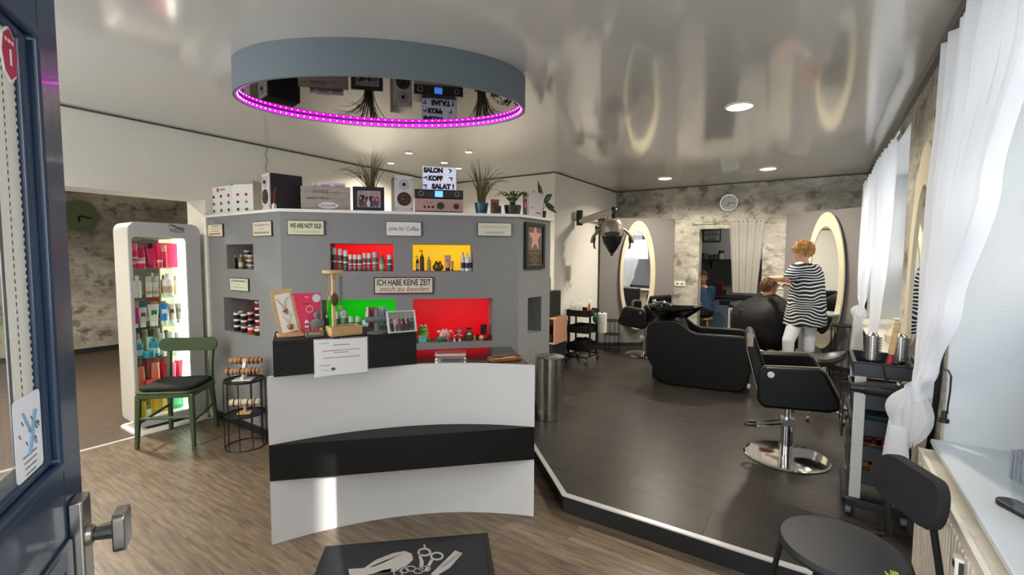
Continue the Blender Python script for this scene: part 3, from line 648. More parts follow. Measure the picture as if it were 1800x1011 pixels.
def shelf_row(items, sy, zsh, desc):
    for i, (kind, px, dep, w_, h_, c1, c2, word, c3) in enumerate(items):
        xw = CX-dep; q = pX(px, sy, xw); product(kind, (xw, q[1], zsh+.0008), w_, h_, c1, c2, '%s on %s, %s from left' % (word, desc, ordinal(i)), 'products in the display cabinet', PI/2, c3)
PK, HP_ = 'e8286e', 'd81e60'
shelf_row([('can', 238, .10, .04, .21, PK, 'f06a9c', 'hot pink spray can', 'f8c8d8'), ('bottle', 250, .17, .045, .20, HP_, PK, 'hot pink slim bottle', 'f8c8d8'), ('jar', 248, .07, .06, .06, PK, 'f8d8e0', 'pink jar with pale lid', None), ('tube', 267, .12, .075, .17, PK, HP_, 'hot pink upright tube', None), ('jar', 281, .06, .04, .07, 'e84a62', 'f4b8a0', 'small coral jar', None), ('can', 289, .11, .042, .20, 'd8305a', 'e8b888', 'dark pink bottle with gold base', None), ('box', 291, .22, .16, .22, 'e62c62', HP_, 'large pink gift box', None)], 468, SHZ[0], 'top cabinet shelf')
WH, SV = 'f2f0ea', 'c9c2b4'
shelf_row([('bottle', 242, .10, .055, .19, WH, WH, 'white bottle', None), ('can', 262, .10, .042, .18, 'e6dccb', SV, 'cream bottle with silver cap', 'b59a78'), ('can', 274, .13, .046, .18, 'e9e2d4', 'b8bcc4', 'pale bottle with grey cap', 'c4ad8c'), ('bottle', 296, .12, .085, .20, WH, WH, 'wide white bottle with tan label', 'c9a98c'), ('spray', 309, .18, .04, .18, 'cdb68e', '9c8560', 'slim gold bottle', None)], 520, SHZ[1], 'second cabinet shelf')
shelf_row([('tube', 239, .08, .05, .17, 'd41a90', WH, 'magenta tube', None), ('tube', 252, .08, .06, .17, 'ddd8cc', WH, 'pale tube with brown label', '8a4a30'), ('tube', 271, .09, .085, .19, 'e4e2dc', WH, 'broad white tube with green patch', '2a8a58'), ('tube', 289, .10, .075, .19, '2f86c8', WH, 'blue tube', 'e8eef2'), ('tube', 303, .12, .06, .18, 'c8b8a4', WH, 'tan tube with dark label', '5a3a2c'), ('tube', 315, .14, .055, .18, '8a847a', 'b8b0a4', 'grey tube', '5a544c')], 574, SHZ[2], 'third cabinet shelf')
TL = '3aa0b4'
shelf_row([('bottle', 246, .08, .055, .16, TL, 'bfe0e4', 'teal bottle', 'd8eef0'), ('jar', 262, .05, .085, .06, '2a8ea0', '3aa0b4', 'low teal jar', None), ('can', 265, .16, .05, .16, WH, WH, 'white cylinder behind the teal jar', None), ('bottle', 272, .10, .075, .16, TL, TL, 'broad teal bottle', 'd8eef0'), ('can', 286, .12, .045, .19, 'eeeee8', 'd8dcd8', 'tall white cylinder', None), ('can', 303, .15, .05, .19, 'f0ede6', WH, 'white bottle with pink print', 'e8a088'), ('can', 313, .19, .04, .17, 'b8b6ae', 'a8a69c', 'grey cylinder', None)], 628, SHZ[3], 'fourth cabinet shelf')
OR = 'ef8a66'; RD = 'c8204a'
shelf_row([('can', 250, .08, .045, .19, OR, OR, 'orange cylinder', None), ('jar', 269, .04, .10, .07, 'd42a44', 'd83a50', 'wide red jar', None), ('can', 275, .12, .06, .20, OR, 'f09a78', 'broad orange cylinder', None), ('tube', 284, .15, .05, .19, RD, 'a01838', 'crimson tube', None), ('tube', 294, .13, .07, .18, 'cc2850', 'e86a8a', 'rose red tube', None), ('tube', 306, .15, .05, .17, 'e86a90', WH, 'pink tube', None), ('tube', 316, .16, .07, .18, 'c01e44', 'a01838', 'dark red tube at the lit side', None)], 684, SHZ[4], 'fifth cabinet shelf')
shelf_row([('can', 253, .08, .04, .13, 'e8c020', 'f0d860', 'yellow bottle', None), ('box', 275, .10, .06, .17, 'e0b428', 'f0d050', 'yellow carton', None), ('box', 290, .13, .06, .17, 'e8c44a', 'f4de80', 'pale yellow carton', None), ('box', 312, .14, .09, .15, '38b878', '80d8a8', 'green carton', None)], 742, z_b, 'cabinet floor')

# green wall clock in side room and small round clock on back wall
def clock(loc, rz, r, face, rim, label, hands):
    t = thing('wall_clock', label, 'clock', loc, rz)
    MB().prism(ell(r, r, 40), -.03, 0, 'y').build('clock_face', face, t)
    if rim: MB().ring(ell(r*1.03, r*1.03, 40), ell(r*.9, r*.9, 40), -.042, 0, 'y').build('rim', rim, t)
    for a, l, w_ in hands:
        h = MB(); h.at((0, 0, 0), 0, 0, a); h.cb((0, -.033, l/2), (w_, .003, l)); h.build('clock_hand', BLACKP, t)
    for k in range(12): tk = MB().at((0, 0, 0), 0, 0, k*PI/6); tk.cb((0, -.0305, r*.78), (r*.04, .001, r*.12)); tk.build('hour_mark', col('4a4c4e', .5), t)
    return t
cq = pX(138, 380, -9.49); clock((-9.49, cq[1], cq[2]), PI/2, .235, col('6f7d58', .6), None, 'round olive green clock on side room wallpaper', ((math.radians(100), .15, .03), (math.radians(185), .09, .03)))
cq = pY(1282, 357, YB-.004); clock((cq[0], YB-.004, cq[2]), 0, .12, col('c9ccc8', .3), STEEL, 'small round silver clock on the back wallpaper', ((math.radians(95), .075, .007), (math.radians(200), .055, .009)))

# ------------------------------------------------------------------ green chair
GRP = mat('dark_green_paint', '3d5232', .38); 
fl_, fr_, bl2, br2 = [np.array(pz(*q, 0)) for q in ((241, 790), (336, 790), (303, 755), (377, 753))]
gc = (fl_+fr_+bl2+br2)/4; fd = (fl_+fr_-bl2-br2); gr = math.atan2(fd[1], fd[0])+PI/2
gch = thing('dining_chair', 'dark green wooden chair with black seat pad by the display cabinet', 'chair', (gc[0], gc[1], 0), gr)
# local: front is -y
for s in (-1, 1):
    MB().loft([[(s*x+dx*q, y+dy*q, z_) for dx, dy in ((-1, -1), (1, -1), (1, 1), (-1, 1))] for x, y, z_, q in ((.205, -.195, 0, .014), (.188, -.178, .43, .02))]).build('leg', GRP, gch, bevel=.008)
    MB().loft([[(s*x+dx*q, y+dy*q, z_) for dx, dy in ((-1, -1), (1, -1), (1, 1), (-1, 1))] for x, y, z_, q in ((.185, .235, 0, .014), (.165, .20, .43, .019), (.165, .215, .60, .017), (.172, .25, .76, .014))]).build('leg', GRP, gch, bevel=.007)
    MB().cyl((s*.197, -.185, .20), (s*.176, .215, .23), .011).build('stretcher', GRP, gch)
MB().cyl((-.19, -.185, .24), (.19, -.185, .24), .011).build('stretcher', GRP, gch)
MB().ring(rrect(.42, .42, .05, 4, 0, .005), rrect(.30, .30, .03, 4, 0, .005), .40, .44).build('seat_frame', GRP, gch, bevel=.006); MB().prism(rrect(.44, .42, .07, 5, 0, -.005), .438, .452).build('seat', GRP, gch, bevel=.004)
MB().prism(rrect(.40, .38, .07, 5, 0, -.005), .453, .485).build('seat_pad', mat('black_fabric', '19171a', .9), gch, bevel=.014, seg=3)
bk = MB(); n_ = 16
bk.loft([[(.245*math.sin(a)*1.0, .255-.05*(1-math.cos(a*.9))*2+dy, zc_+dz) for a in [(-1+2*i/n_)*1.0 for i in range(n_+1)]] for dy, dz, zc_ in ((0, -.055, .755), (.0, .055, .755))], caps=False)
bkp = MB()
for k in range(1): pass
rr = rrect(.46, .115, .055, 6, 0, .755)
bkp.loft([[(x, .232-.9*x*x*1.1+o, z_) for x, z_ in rr] for o in (0, .02)]); bkp.build('backrest', GRP, gch, bevel=.004)

# ------------------------------------------------------------------ black wire stands
def wire_stand(loc, r, h, mid, label, rz=0):
    t = thing('wire_stand', label, 'stand', loc, rz)
    MB().tube([(r*math.cos(2*PI*i/32), r*math.sin(2*PI*i/32), .005) for i in range(32)], .0045, 6, True).build('base_ring', BLACKM, t)
    MB().lathe([(.001, h-.008), (r, h-.008), (r, h+.006), (r-.005, h+.006), (r-.005, h), (.001, h)], n=32).build('top_tray', BLACKM, t); MB().lathe([(.001, mid-.004), (r*.99, mid-.004), (r*.99, mid+.006), (r*.97, mid+.006), (r*.97, mid), (.001, mid)], n=32).build('middle_tray', BLACKM, t)
    for k in range(10): a = 2*PI*k/10+.2; MB().cyl((r*math.cos(a), r*math.sin(a), .003), (r*math.cos(a), r*math.sin(a), h-.004), .0035, n=6).build('wire_rod', BLACKM, t)
    return t
wp = pz(433, 783, 0); wz = .585
WT, WM_ = pD(432, 664, 1)[2], 0
dep = (wp-CAM)@FW
wz = pD(432, 665, dep)[2]; wm = pD(432, 725, dep)[2]
wire_stand((wp[0], wp[1], 0), .145, wz, wm, 'black wire stand with bracelets beside the grey partition', .3)
wire_stand((-2.60, 6.72, PF), .115, .46, .25, 'black wire stand at the left corner board', .1)
wq = (.262, 6.75, PF); wire_stand(wq, .12, .62, .30, 'black wire stand at the window corner board')
WOODL = mat('light_beech', 'd9b98a', .5, noise=(9, 'c49f6e', .35, .7, (1, 6, 6))); CORK = mat('brown_cork_roll', 'a9794f', .6); CREAMF = mat('cream_velvet', 'd8cdb4', .8)
def bracelet_roll(t, y, z_, L, r, m, n, seed):
    MB().cyl((-L/2, y, z_), (L/2, y, z_), r, n=18).build('roll', m, t)
    rn = random.Random(seed)
    for k in range(n):
        x = -L*.46+L*.92*(k+.5)/n; rr_ = r+.004; c = rn.choice(('8a6038', '4a3426', 'c8a878', '2c4a48', 'b8b0a4', '7a2c30'))
        MB().tube([(x+.003*math.sin(a), y+rr_*math.cos(a), z_-.003+rr_*math.sin(a)) for a in [2*PI*i/14 for i in range(14)]], .004, 5, True).build('bracelet', col(c, .4), t)
bt = thing('bracelet_holder', 'white two-tier bracelet holder with cork rolls on top of wire stand', 'jewelry holder', (wp[0], wp[1], wz), .75)
WHT = col('e9e6df', .5)
MB().prism([(-.05, 0), (.03, 0), (.05, .16), (.02, .16), (-.03, .03), (-.05, .03)], -.012, .012, 'x').build('upright', WHT, bt, bevel=.004); MB().box(-.07, .07, -.06, .05, 0, .008).build('foot', WHT, bt, bevel=.003)
bracelet_roll(bt, -.03, .075, .24, .022, CORK, 8, 3); bracelet_roll(bt, .04, .145, .24, .022, CORK, 7, 5)
bt2 = thing('bracelet_holder', 'cream bracelet roll on beech foot on middle tier of wire stand', 'jewelry holder', (wp[0], wp[1], wm), .75)
MB().box(-.05, .05, -.04, .04, 0, .012).build('foot', WOODL, bt2, bevel=.004); MB().cyl((0, 0, .012), (0, 0, .07), .012).build('stem', WOODL, bt2); bracelet_roll(bt2, 0, .09, .22, .026, CREAMF, 4, 8)

# ------------------------------------------------------------------ steel bin
bq = pz(965, 742, PF); bdir = Vector((bq[0], bq[1])).normalized(); bc = (bq[0]+bdir.x*.125, bq[1]+bdir.y*.125)
bn = thing('waste_bin', 'round perforated stainless steel bin at the counter end', 'bin', (bc[0], bc[1], PF), 0)
MB().lathe([(.001, 0), (.118, 0), (.124, .004), (.124, .535), (.001, .535)], n=40).build('body', STEEL, bn); MB().lathe([(.001, .55), (.118, .55), (.129, .545), (.129, .537), (.001, .536)], n=40).build('lid', STEEL, bn)
MB().cb((-.01, -.03, .552), (.035, .008, .004)).build('lid_slot', BLACKP, bn)
hl = MB()
for k in range(40):
    a = 2*PI*k/40
    for j in range(12): hl.cyl((.1235*math.cos(a), .1235*math.sin(a), .10+j*.032), (.1246*math.cos(a), .1246*math.sin(a), .10+j*.032), .0024, n=6)
hl.build('perforations', BLACKP, bn)['kind'] = 'stuff'

# ------------------------------------------------------------------ doormat
ma, mb_, mc = [np.array(pz(*q, 0)[:2]) for q in ((572, 962), (857, 938), (868, 1011))]
mu = mb_-ma; mw = np.linalg.norm(mu); mu /= mw; mvv = np.array([mu[1], -mu[0]]); mh = .56
mt_ = thing('doormat', 'black doormat with grey hairdryer, scissors and comb motif', 'mat', (ma[0], ma[1], .001), math.atan2(mu[1], mu[0]))
MATM = mat('mat_pile', '202226', .9, bump=(300, .5, .002)); MATG = mat('mat_print', 'a3a09b', .9)
MB().box(0, mw, -mh, 0, 0, .005).build('rubber_border', col('17181a', .7), mt_, bevel=.002); MB().box(.03, mw-.03, -mh+.03, -.03, .005, .008).build('pile', MATM, mt_)
def mp(x, y):
    q = pz(x, y, .009); d = q[:2]-ma; return (d@mu, -(d@mvv))
def flat(name, poly, m=MATG): MB().prism([mp(*q) for q in poly], .008, .0092).build(name, m, mt_)
flat('printed_hairdryer', [(612, 1001), (640, 999), (660, 985), (690, 973), (712, 969), (724, 974), (726, 984), (718, 992), (712, 997), (705, 1004), (660, 1008), (628, 1014), (616, 1018)])
flat('printed_dryer_slot', [(651, 997), (672, 988), (700, 977), (703, 976), (676, 989), (653, 998)], MATM)
def ringp(cx, cy, a, b, w_, rot=0):
    o = [mp(cx+a*math.cos(t), cy+b*math.sin(t)) for t in [2*PI*i/24 for i in range(24)]]; i_ = [mp(cx+(a-w_)*math.cos(t), cy+(b-w_*.8)*math.sin(t)) for t in [2*PI*i/24 for i in range(24)]]
    MB().ring(o, i_, .008, .0092).build('printed_scissors', MATG, mt_)
ringp(746, 971, 12, 7.5, 3.6); ringp(768, 978, 12, 7.5, 3.6)
flat('printed_scissors', [(735, 974), (739, 974), (745, 988), (743, 1003), (737, 1003), (738, 988)]); flat('printed_scissors', [(757, 983), (762, 985), (752, 1003), (744, 1006)]); flat('printed_scissors', [(744, 958), (747, 957), (749, 962), (746, 965)])
flat('printed_comb', [(800, 968), (813, 973), (790, 999), (768, 1012), (757, 1010)])
for k in range(14): flat('printed_comb_tooth', [(811-3.1*k*.75, 974.5+2.1*k*.85), (805-3.1*k*.75, 972.3+2.1*k*.85), (804.4-3.1*k*.75, 972.8+2.1*k*.85), (810.4-3.1*k*.75, 975+2.1*k*.85)], MATM)
for k, (cx, cy) in enumerate(((710, 1003), (722, 1000), (735, 1004), (748, 1000), (700, 1008))): ringp(cx, cy, 9, 5, 1.6)
# sunken lower part of the motif: dryer handle
flat('printed_handle', [(645, 1013), (672, 1003), (688, 1000), (686, 1008), (660, 1018)], col('3a2c2c', .9))

# ------------------------------------------------------------------ radiator, sill
rd = thing('radiator', 'cream panel radiator with ribbed front below the window sill', 'radiator', (.41, .9, 0), 0)
RADM = mat('radiator_enamel', 'e5dccb', .4); RL = 2.74-.9
m = MB(); nR = 46
for k in range(nR): y0 = .03+k*(RL-.06)/nR; m.box(-.006, .002, y0, y0+(RL-.06)/nR*.55, .16, .62)
m.box(.0, .012, 0, RL, .12, .66); m.build('front_panel', RADM, rd)
MB().box(.062, .074, 0, RL, .12, .66).build('back_panel', RADM, rd); MB().box(-.002, .076, RL-.012, RL, .12, .667).build('end_cover', RADM, rd, bevel=.003); MB().box(-.002, .076, 0, .012, .12, .667).build('end_cover', RADM, rd)
g = MB(); k = 0
while k*.0125 < RL-.03: g.box(.012, .064, .015+k*.0125, .021+k*.0125, .655, .664); k += 1
g.box(-.004, .012, 0, RL, .655, .668); g.box(.064, .078, 0, RL, .655, .668); g.build('top_grille', RADM, rd)
for y_ in (.25, RL-.25): MB().box(.02, .05, y_-.02, y_+.02, 0, .13).build('foot', RADM, rd)
al = thing('heat_meter', 'small white heat meter clipped to the radiator front', 'meter', (.403, pX(1688, 985, .40)[1]-.02, .50))
MB().box(-.022, 0, -.02, .02, 0, .11).build('casing', col('ece8e4', .4), al, bevel=.004); MB().box(-.0228, -.022, -.012, .012, .075, .095).build('display', BLACKP, al); MB().box(-.014, -.002, -.0215, -.02, .0, .1).build('side_slot', col('3a3034', .5), al)
struct(MB().box(.455, XO-.1, Y1a-.0, Y1b, ZS-.022, ZS).build('window_sill', mat('sill_white', 'd2d9dc', .35), bevel=.004), 'white window sill above the radiator')
struct(MB().box(.40, XO-.1, Y2a, Y2b, ZS+.085, ZS+.105).build('window_sill', mat('sill_cream', 'e9e2cf', .35), bevel=.004), 'cream window sill at the far window')
# hanging plug and cable beside the window
cb_ = thing('power_cable', 'black power cable with plug hanging at the window edge', 'cable', (0, 0, 0))
pts = [pX(x, y, .497) for x, y in ((1664, 650), (1672, 652), (1677, 662), (1675, 690), (1671, 715), (1670, 728))]
MB().tube([(.488, p[1], p[2]) for p in pts], .0035, 7).build('cable', BLACKP, cb_)
pe = pts[-1]; MB().lathe([(.001, .01), (.009, .01), (.011, -.02), (.019, -.025), (.019, -.04), (.001, -.04)], (.478, pe[1], pe[2]), n=14).build('plug', BLACKP, cb_)

# ------------------------------------------------------------------ curtains
def curtain(name, label, rows, x0, folds, amp, m, group=None, nu=90):
    """rows: list of (z, y_far, y_near, x) from the top down"""
    t = thing(name, label, 'curtain', (0, 0, 0), 0, group)
    R = []
    nv = 60; zs = [r_[0] for r_ in rows]
    def at(v):
        z_ = zs[0]+(zs[-1]-zs[0])*v
        for i in range(len(rows)-1):
            if rows[i][0] >= z_ >= rows[i+1][0]:
                f = (rows[i][0]-z_)/(rows[i][0]-rows[i+1][0]+1e-9); f = f*f*(3-2*f)
                return z_, [rows[i][k]*(1-f)+rows[i+1][k]*f for k in (1, 2, 3)]
        return z_, rows[-1][1:4]
    def fn(u, v):
        z_, (ya_, yb_, x_) = at(v); wd = abs(yb_-ya_)
        a_ = amp*min(1, .35+wd)*(1 if wd > .25 else 1.1); ph = math.sin(u*7+v*2)*.8
        return (x_+a_*math.sin(u*folds*2*PI+ph)+a_*.4*math.sin(u*folds*4.6*PI+1+v*3), ya_+(yb_-ya_)*u, z_)
    MB().sheet(fn, nu, nv).build('drape', m, t)
    return t
def yx(px, py, x=.42): return float(pX(px, py, x)[1])
nk = yx(1617, 690, .41)
t = curtain('voile_curtain', 'long white voile curtain knotted beside the near window', [(2.42, 2.76, 1.55, .425), (2.15, 2.79, 1.70, .425), (1.75, 2.82, 1.98, .42), (1.35, 2.84, 2.30, .415), (1.05, nk+.07, 2.56, .41), (.92, nk+.03, nk-.10, .40)], .42, 9, .028, SHEER, 'white voile curtains')
def puff(t, y0, z0, x0, ry, rz_, rx, seed):
    def fn(u, v):
        a = 2*PI*u; f = math.sin(PI*min(max(v, .04), .96))**.7; k_ = 1+.045*math.sin(8*a+seed+4*v)+.04*math.sin(13*a+5*v)+.13*math.sin(2*a+3*v+seed)
        return (x0+rx*f*k_*math.cos(a), y0+ry*f*k_*math.sin(a)+.03*math.sin(4*v), z0+rz_*(1-2*v)+.014*math.sin(5*a))
    MB().sheet(fn, 64, 18).build('knot', SHEER, t)
def tail(t, y0, z0, x0, w0, w1, L_, ph):
    def fn(u, v):
        w_ = w0+(w1-w0)*v**.7; return (x0+(.030+.02*v)*math.sin(u*19+ph)+.012*math.sin(u*41), y0+w_*(.5-u)+.02*v, z0-L_*v*(1+.12*math.sin(u*6+ph))-.02*math.sin(u*13)*v)
    MB().sheet(fn, 70, 18).build('hanging_tail', SHEER, t)
MB().sheet(lambda u, v: (.40+.046*math.cos(2*PI*u)*(1+.1*math.sin(9*u*PI)), nk-.03+.058*math.sin(2*PI*u), .955-.07*v+.018*math.cos(2*PI*u)), 40, 8).build('knot_band', SHEER, t)
puff(t, nk-.04, .80, .375, .105, .125, .075, 1.0)
tail(t, nk-.03, .76, .340, .18, .36, .27, .5)
MB().cyl((.425, .75, 2.43), (.425, 2.85, 2.43), .008).build('curtain_rod', STEEL, t)
ka = yx(1521, 540)
t = curtain('voile_curtain', 'white voile curtain knotted at the far window corner', [(2.40, 7.0, 5.45, .425), (2.0, 6.9, 5.55, .42), (1.5, 6.85, 5.75, .41), (1.12, 6.55, 6.0, .40), (1.0, ka+.05, ka-.08, .39)], .42, 7, .03, SHEER, 'white voile curtains')
puff(t, ka, .94, .37, .11, .08, .07, 2.0)
tail(t, ka+.03, .92, .36, .18, .46, .36, 1.5)
MB().cyl((.425, 4.25, 2.415), (.425, 7.05, 2.415), .008).build('curtain_rod', STEEL, t)
kb_ = yx(1566, 585)
curtain('voile_curtain', 'white voile curtain hanging in the middle of the far window', [(2.40, 5.42, 4.45, .425), (2.0, 5.38, 4.62, .425), (1.5, 5.30, 4.72, .42), (1.1, 5.2, 4.78, .41), (.85, 5.1, 4.85, .40)], .42, 6, .03, SHEER, 'white voile curtains')
# doorway curtain
dc = thing('doorway_curtain', 'white string curtain drawn aside in the back doorway', 'curtain', (0, 0, 0))
dx0 = pY(1281, 400, YB-.05)[0]; dx1 = pY(1346, 395, YB-.05)[0]; dz1 = pY(1300, 388, YB-.05)[2]; dz0 = pY(1305, 515, YB-.05)[2]; ex0 = pY(1287, 515, YB-.05)[0]; ex1 = pY(1330, 515, YB-.05)[0]
MB().sheet(lambda u, v: (dx0+(dx1-dx0)*u+((ex0+(ex1-ex0)*u)-(dx0+(dx1-dx0)*u))*v**.8, YB-.05+.018*math.sin(u*52)+.01*math.sin(u*23+2), dz1+(dz0-dz1)*v), 110, 20).build('strings', SHEER2, dc)
MB().cyl((pY(1217, 396, YB-.05)[0], YB-.05, dz1-.01), (dx1+.02, YB-.05, dz1-.01), .005).build('rod', STEEL, dc)
for x_ in (pY(1217, 396, YB-.05)[0], dx1+.02): MB().cyl((x_, YB-.06, dz1-.01), (x_, YB, dz1-.01), .009).build('rod_bracket', STEEL, dc)

# ------------------------------------------------------------------ wash unit
wa = np.array(pz(1176, 677, PF)[:2]); wb_ = np.array(pz(1302, 692, PF)[:2]); WA = math.atan2(wb_[1]-wa[1], wb_[0]-wa[0]); wd_ = np.array([math.cos(WA), math.sin(WA)]); wn_ = np.array([-wd_[1], wd_[0]])
def wl_(px, py, off):
    o = wa+wn_*off; q = pV(px, py, o, o+wd_); return float((q[:2]-o)@wd_), float(q[2]-PF)
ws = thing('wash_unit', 'black shampoo chair with wash basin seen from the side', 'wash unit', (wa[0], wa[1], PF), WA)
prof = [(-.262, .30), (-.262, .60), (-.245, .675), (-.19, .705), (.03, .725), (.10, .71), (.15, .665), (.20, .625), (.27, .60), (.70, .60), (.76, .585), (.79, .52), (.805, .26), (.79, .13), (.74, .03), (.68, 0), (.0, 0), (-.07, .03), (-.12, .08)]
MB().prism(prof, 0, .07, 'y').build('side_panel', LEATHER, ws, bevel=.018, seg=3); MB().prism(prof, .55, .62, 'y').build('side_panel', LEATHER, ws, bevel=.018, seg=3)
MB().box(-.2, .72, .07, .55, .03, .36).build('body', LEATHER, ws, bevel=.02)
MB().prism([(.06, .40), (.02, .74), (.07, .76), (.22, .40)], .075, .545, 'y').build('backrest', mat('grey_leatherette', '23282a', .45), ws, bevel=.02, seg=3)
MB().prism([(.15, .36), (.15, .44), (.78, .46), (.82, .42), (.80, .36)], .075, .545, 'y').build('seat', LEATHER, ws, bevel=.02, seg=3)
MB().box(.775, .805, .02, .06, .06, .11).build('chrome_foot', CHROME, ws)
MB().box(-.22, -.02, .2, .42, .36, .70).build('basin_pillar', BLACKP, ws, bevel=.02)
xl_, _ = wl_(1137, 545, .31); xr_, _ = wl_(1236, 538, .31); _, zr = wl_(1185, 540, .31); _, zb_ = wl_(1190, 566, .31); zb_ = max(zb_, .705)
BG = mat('black_ceramic', '08080a', .06, coat=.6)
bm_ = MB(); rings_ = []; xm, xh = (xl_+xr_)/2, (xr_-xl_)/2
def bowl(sc, zz, dx=0, tip=0):
    out = []
    for i in range(36):
        a = 2*PI*i/36; ca, sa = math.cos(a), math.sin(a); k = 1 if ca < 0 else 1-.35*ca*ca
        out.append((xm+dx+xh*sc*ca, .31+.27*sc*sa*k, zz+tip*(ca*ca if ca > 0 else .7*ca*ca)))
    return out
bm_.loft([bowl(.32, zb_, -.07), bowl(.62, zb_+.025, -.04), bowl(.88, zr-.045, -.01, .01), bowl(1.0, zr-.012, 0, .03), bowl(1.01, zr, 0, .035), bowl(.95, zr-.002, 0, .03), bowl(.82, zr-.05, -.02, .01), bowl(.55, zb_+.05, -.05), bowl(.25, zb_+.035, -.07)]).build('basin', BG, ws)
fx, _ = wl_(1158, 535, .31)
fm = MB(); fm.cyl((fx-.05, .31, zr-.03), (fx-.05, .31, zr+.05), .02); fm.cyl((fx-.05, .31, zr+.04), (fx+.05, .31, zr+.055), .012); fm.ball((fx-.05, .31, zr+.06), .024); fm.build('mixer_tap', CHROME, ws)
hd_ = MB(); hd_.tube([(fx+.02, .40, zr-.02), (fx+.04, .40, zr+.03), (fx+.09, .40, zr+.035), (fx+.13, .40, zr+.0)], .012); hd_.ball((fx+.05, .40, zr+.035), .025); hd_.build('shower_head', CHROME, ws)

# ------------------------------------------------------------------ styling chairs
def styling_chair(loc, rz, label, dz=0):
    t = thing('styling_chair', label, 'chair', loc, rz, 'black styling chairs')
    n0 = len(t.children)
    arm = [(-.21, .46), (-.205, .65), (-.17, .695), (.14, .712), (.175, .685), (.262, .51), (.258, .455), (.20, .432), (-.17, .415)]
    for s, nm in ((-1, 'armrest'), (1, 'armrest')):
        a_ = MB().prism(arm, s*.26-.035, s*.26+.035, 'y').build(nm, LEATHER, t, bevel=.022, seg=3)
        MB().cyl((-.134, s*.30, .648), (-.134, s*.297, .648), .021, n=24).build('button', STEEL, a_)
        if s < 0: a_.children[0].location = (0, 0, 0)
        MB().tube([(-.205, s*.262, .64), (-.17, s*.262, .698), (.14, s*.262, .716), (.178, s*.262, .688), (.262, s*.262, .52)], .004, 6).build('piping', col('8c8475', .5), a_)
    MB().prism([(-.19, .44), (-.19, .52), (.24, .54), (.28, .50), (.27, .43)], -.225, .225, 'y').build('seat', LEATHER, t, bevel=.022, seg=3)
    bk_ = MB().prism([(-.20, .48), (-.285, .80), (-.285, .87), (-.262, .895), (-.23, .885), (-.205, .80), (-.145, .63), (-.12, .52)], -.24, .24, 'y').build('backrest', LEATHER, t, bevel=.02, seg=3)
    MB().cb((-.262, -.2405, .86), (.04, .003, .09)).build('end_patch', col('a79a82', .5), bk_)
    MB().tube([(-.20, -.243, .50), (-.28, -.243, .80), (-.275, -.243, .875)], .004, 6).build('piping', col('8c8475', .5), bk_)
    MB().lathe([(.001, 0), (.268, 0), (.272, .006), (.262, .014), (.05, .022), (.001, .022)], n=56).build('base_disc', CHROME, t)
    c = MB(); c.lathe([(.001, .02), (.042, .02), (.04, .27), (.03, .28), (.001, .28)], n=24); c.cyl((0, 0, .27), (0, 0, .44), .022); c.box(-.045, .045, -.05, .05, .235, .285); c.build('hydraulic_column', CHROME, t, bevel=.004)
    l = MB(); l.tube([(-.03, -.045, .25), (-.19, -.06, .215)], .006); l.tube([(-.03, .045, .25), (-.19, .03, .215)], .006); L_ = l.build('pump_lever', CHROME, t)
    MB().tube([(-.19, -.06, .215), (-.245, -.058, .21), (-.265, -.03, .207), (-.245, .022, .21), (-.19, .03, .215)], .010).build('lever_grip', BLACKP, L_)
    MB().box(.25, .34, -.06, .06, .40, .412).build('footrest_tab', CHROME, t)
    for ch in t.children:
        if ch.name.split('.')[0] in ('armrest', 'seat', 'backrest', 'footrest_tab'): ch.location.z += dz
    return t
styling_chair((-.149, 3.79, PF), math.radians(8), 'black styling chair on mirror-chrome disc in the foreground of the platform')
cc = pD(1343, 600, 5.95); styling_chair((cc[0], cc[1], PF), math.radians(84), 'black styling chair under the seated client in black cape', -.11)
styling_chair((-2.10, 6.70, PF), math.radians(163), 'black styling chair facing left oval mirror behind wash unit')

# ------------------------------------------------------------------ saddle stool
so = thing('saddle_stool', 'black saddle stool on chrome castors beside the window wall', 'stool', (.06, 4.95, PF), math.radians(8))
sd_ = MB()
sd_.loft([[(.18*sc*math.cos(a)+(.0), .155*sc*math.sin(a)*(1-.25*math.cos(a)), zz+.05*(math.cos(a)**2)*sc+.018*math.cos(a)) for a in [2*PI*i/28 for i in range(28)]] for sc, zz in ((.3, .47), (.75, .475), (.98, .50), (1, .52), (.9, .545), (.6, .555), (.2, .556))]); sd_.build('saddle', mat('grey_black_leather', '15181b', .35), so)
MB().cyl((0, 0, .10), (0, 0, .48), .024).build('gas_column', CHROME, so)
for k in range(5):
    a = 2*PI*k/5+.35; e = (.22*math.cos(a), .22*math.sin(a)); L_ = MB().tube([(0, 0, .12), (e[0]*.5, e[1]*.5, .10), (e[0], e[1], .075)], [.02, .015, .011]).build('leg', CHROME, so)
    cs = MB(); cs.cyl((e[0]-.012, e[1], .026), (e[0]+.012, e[1], .026), .025); cs.cyl((e[0], e[1], .03), (e[0], e[1], .08), .008); cs.build('castor', STEEL, L_)

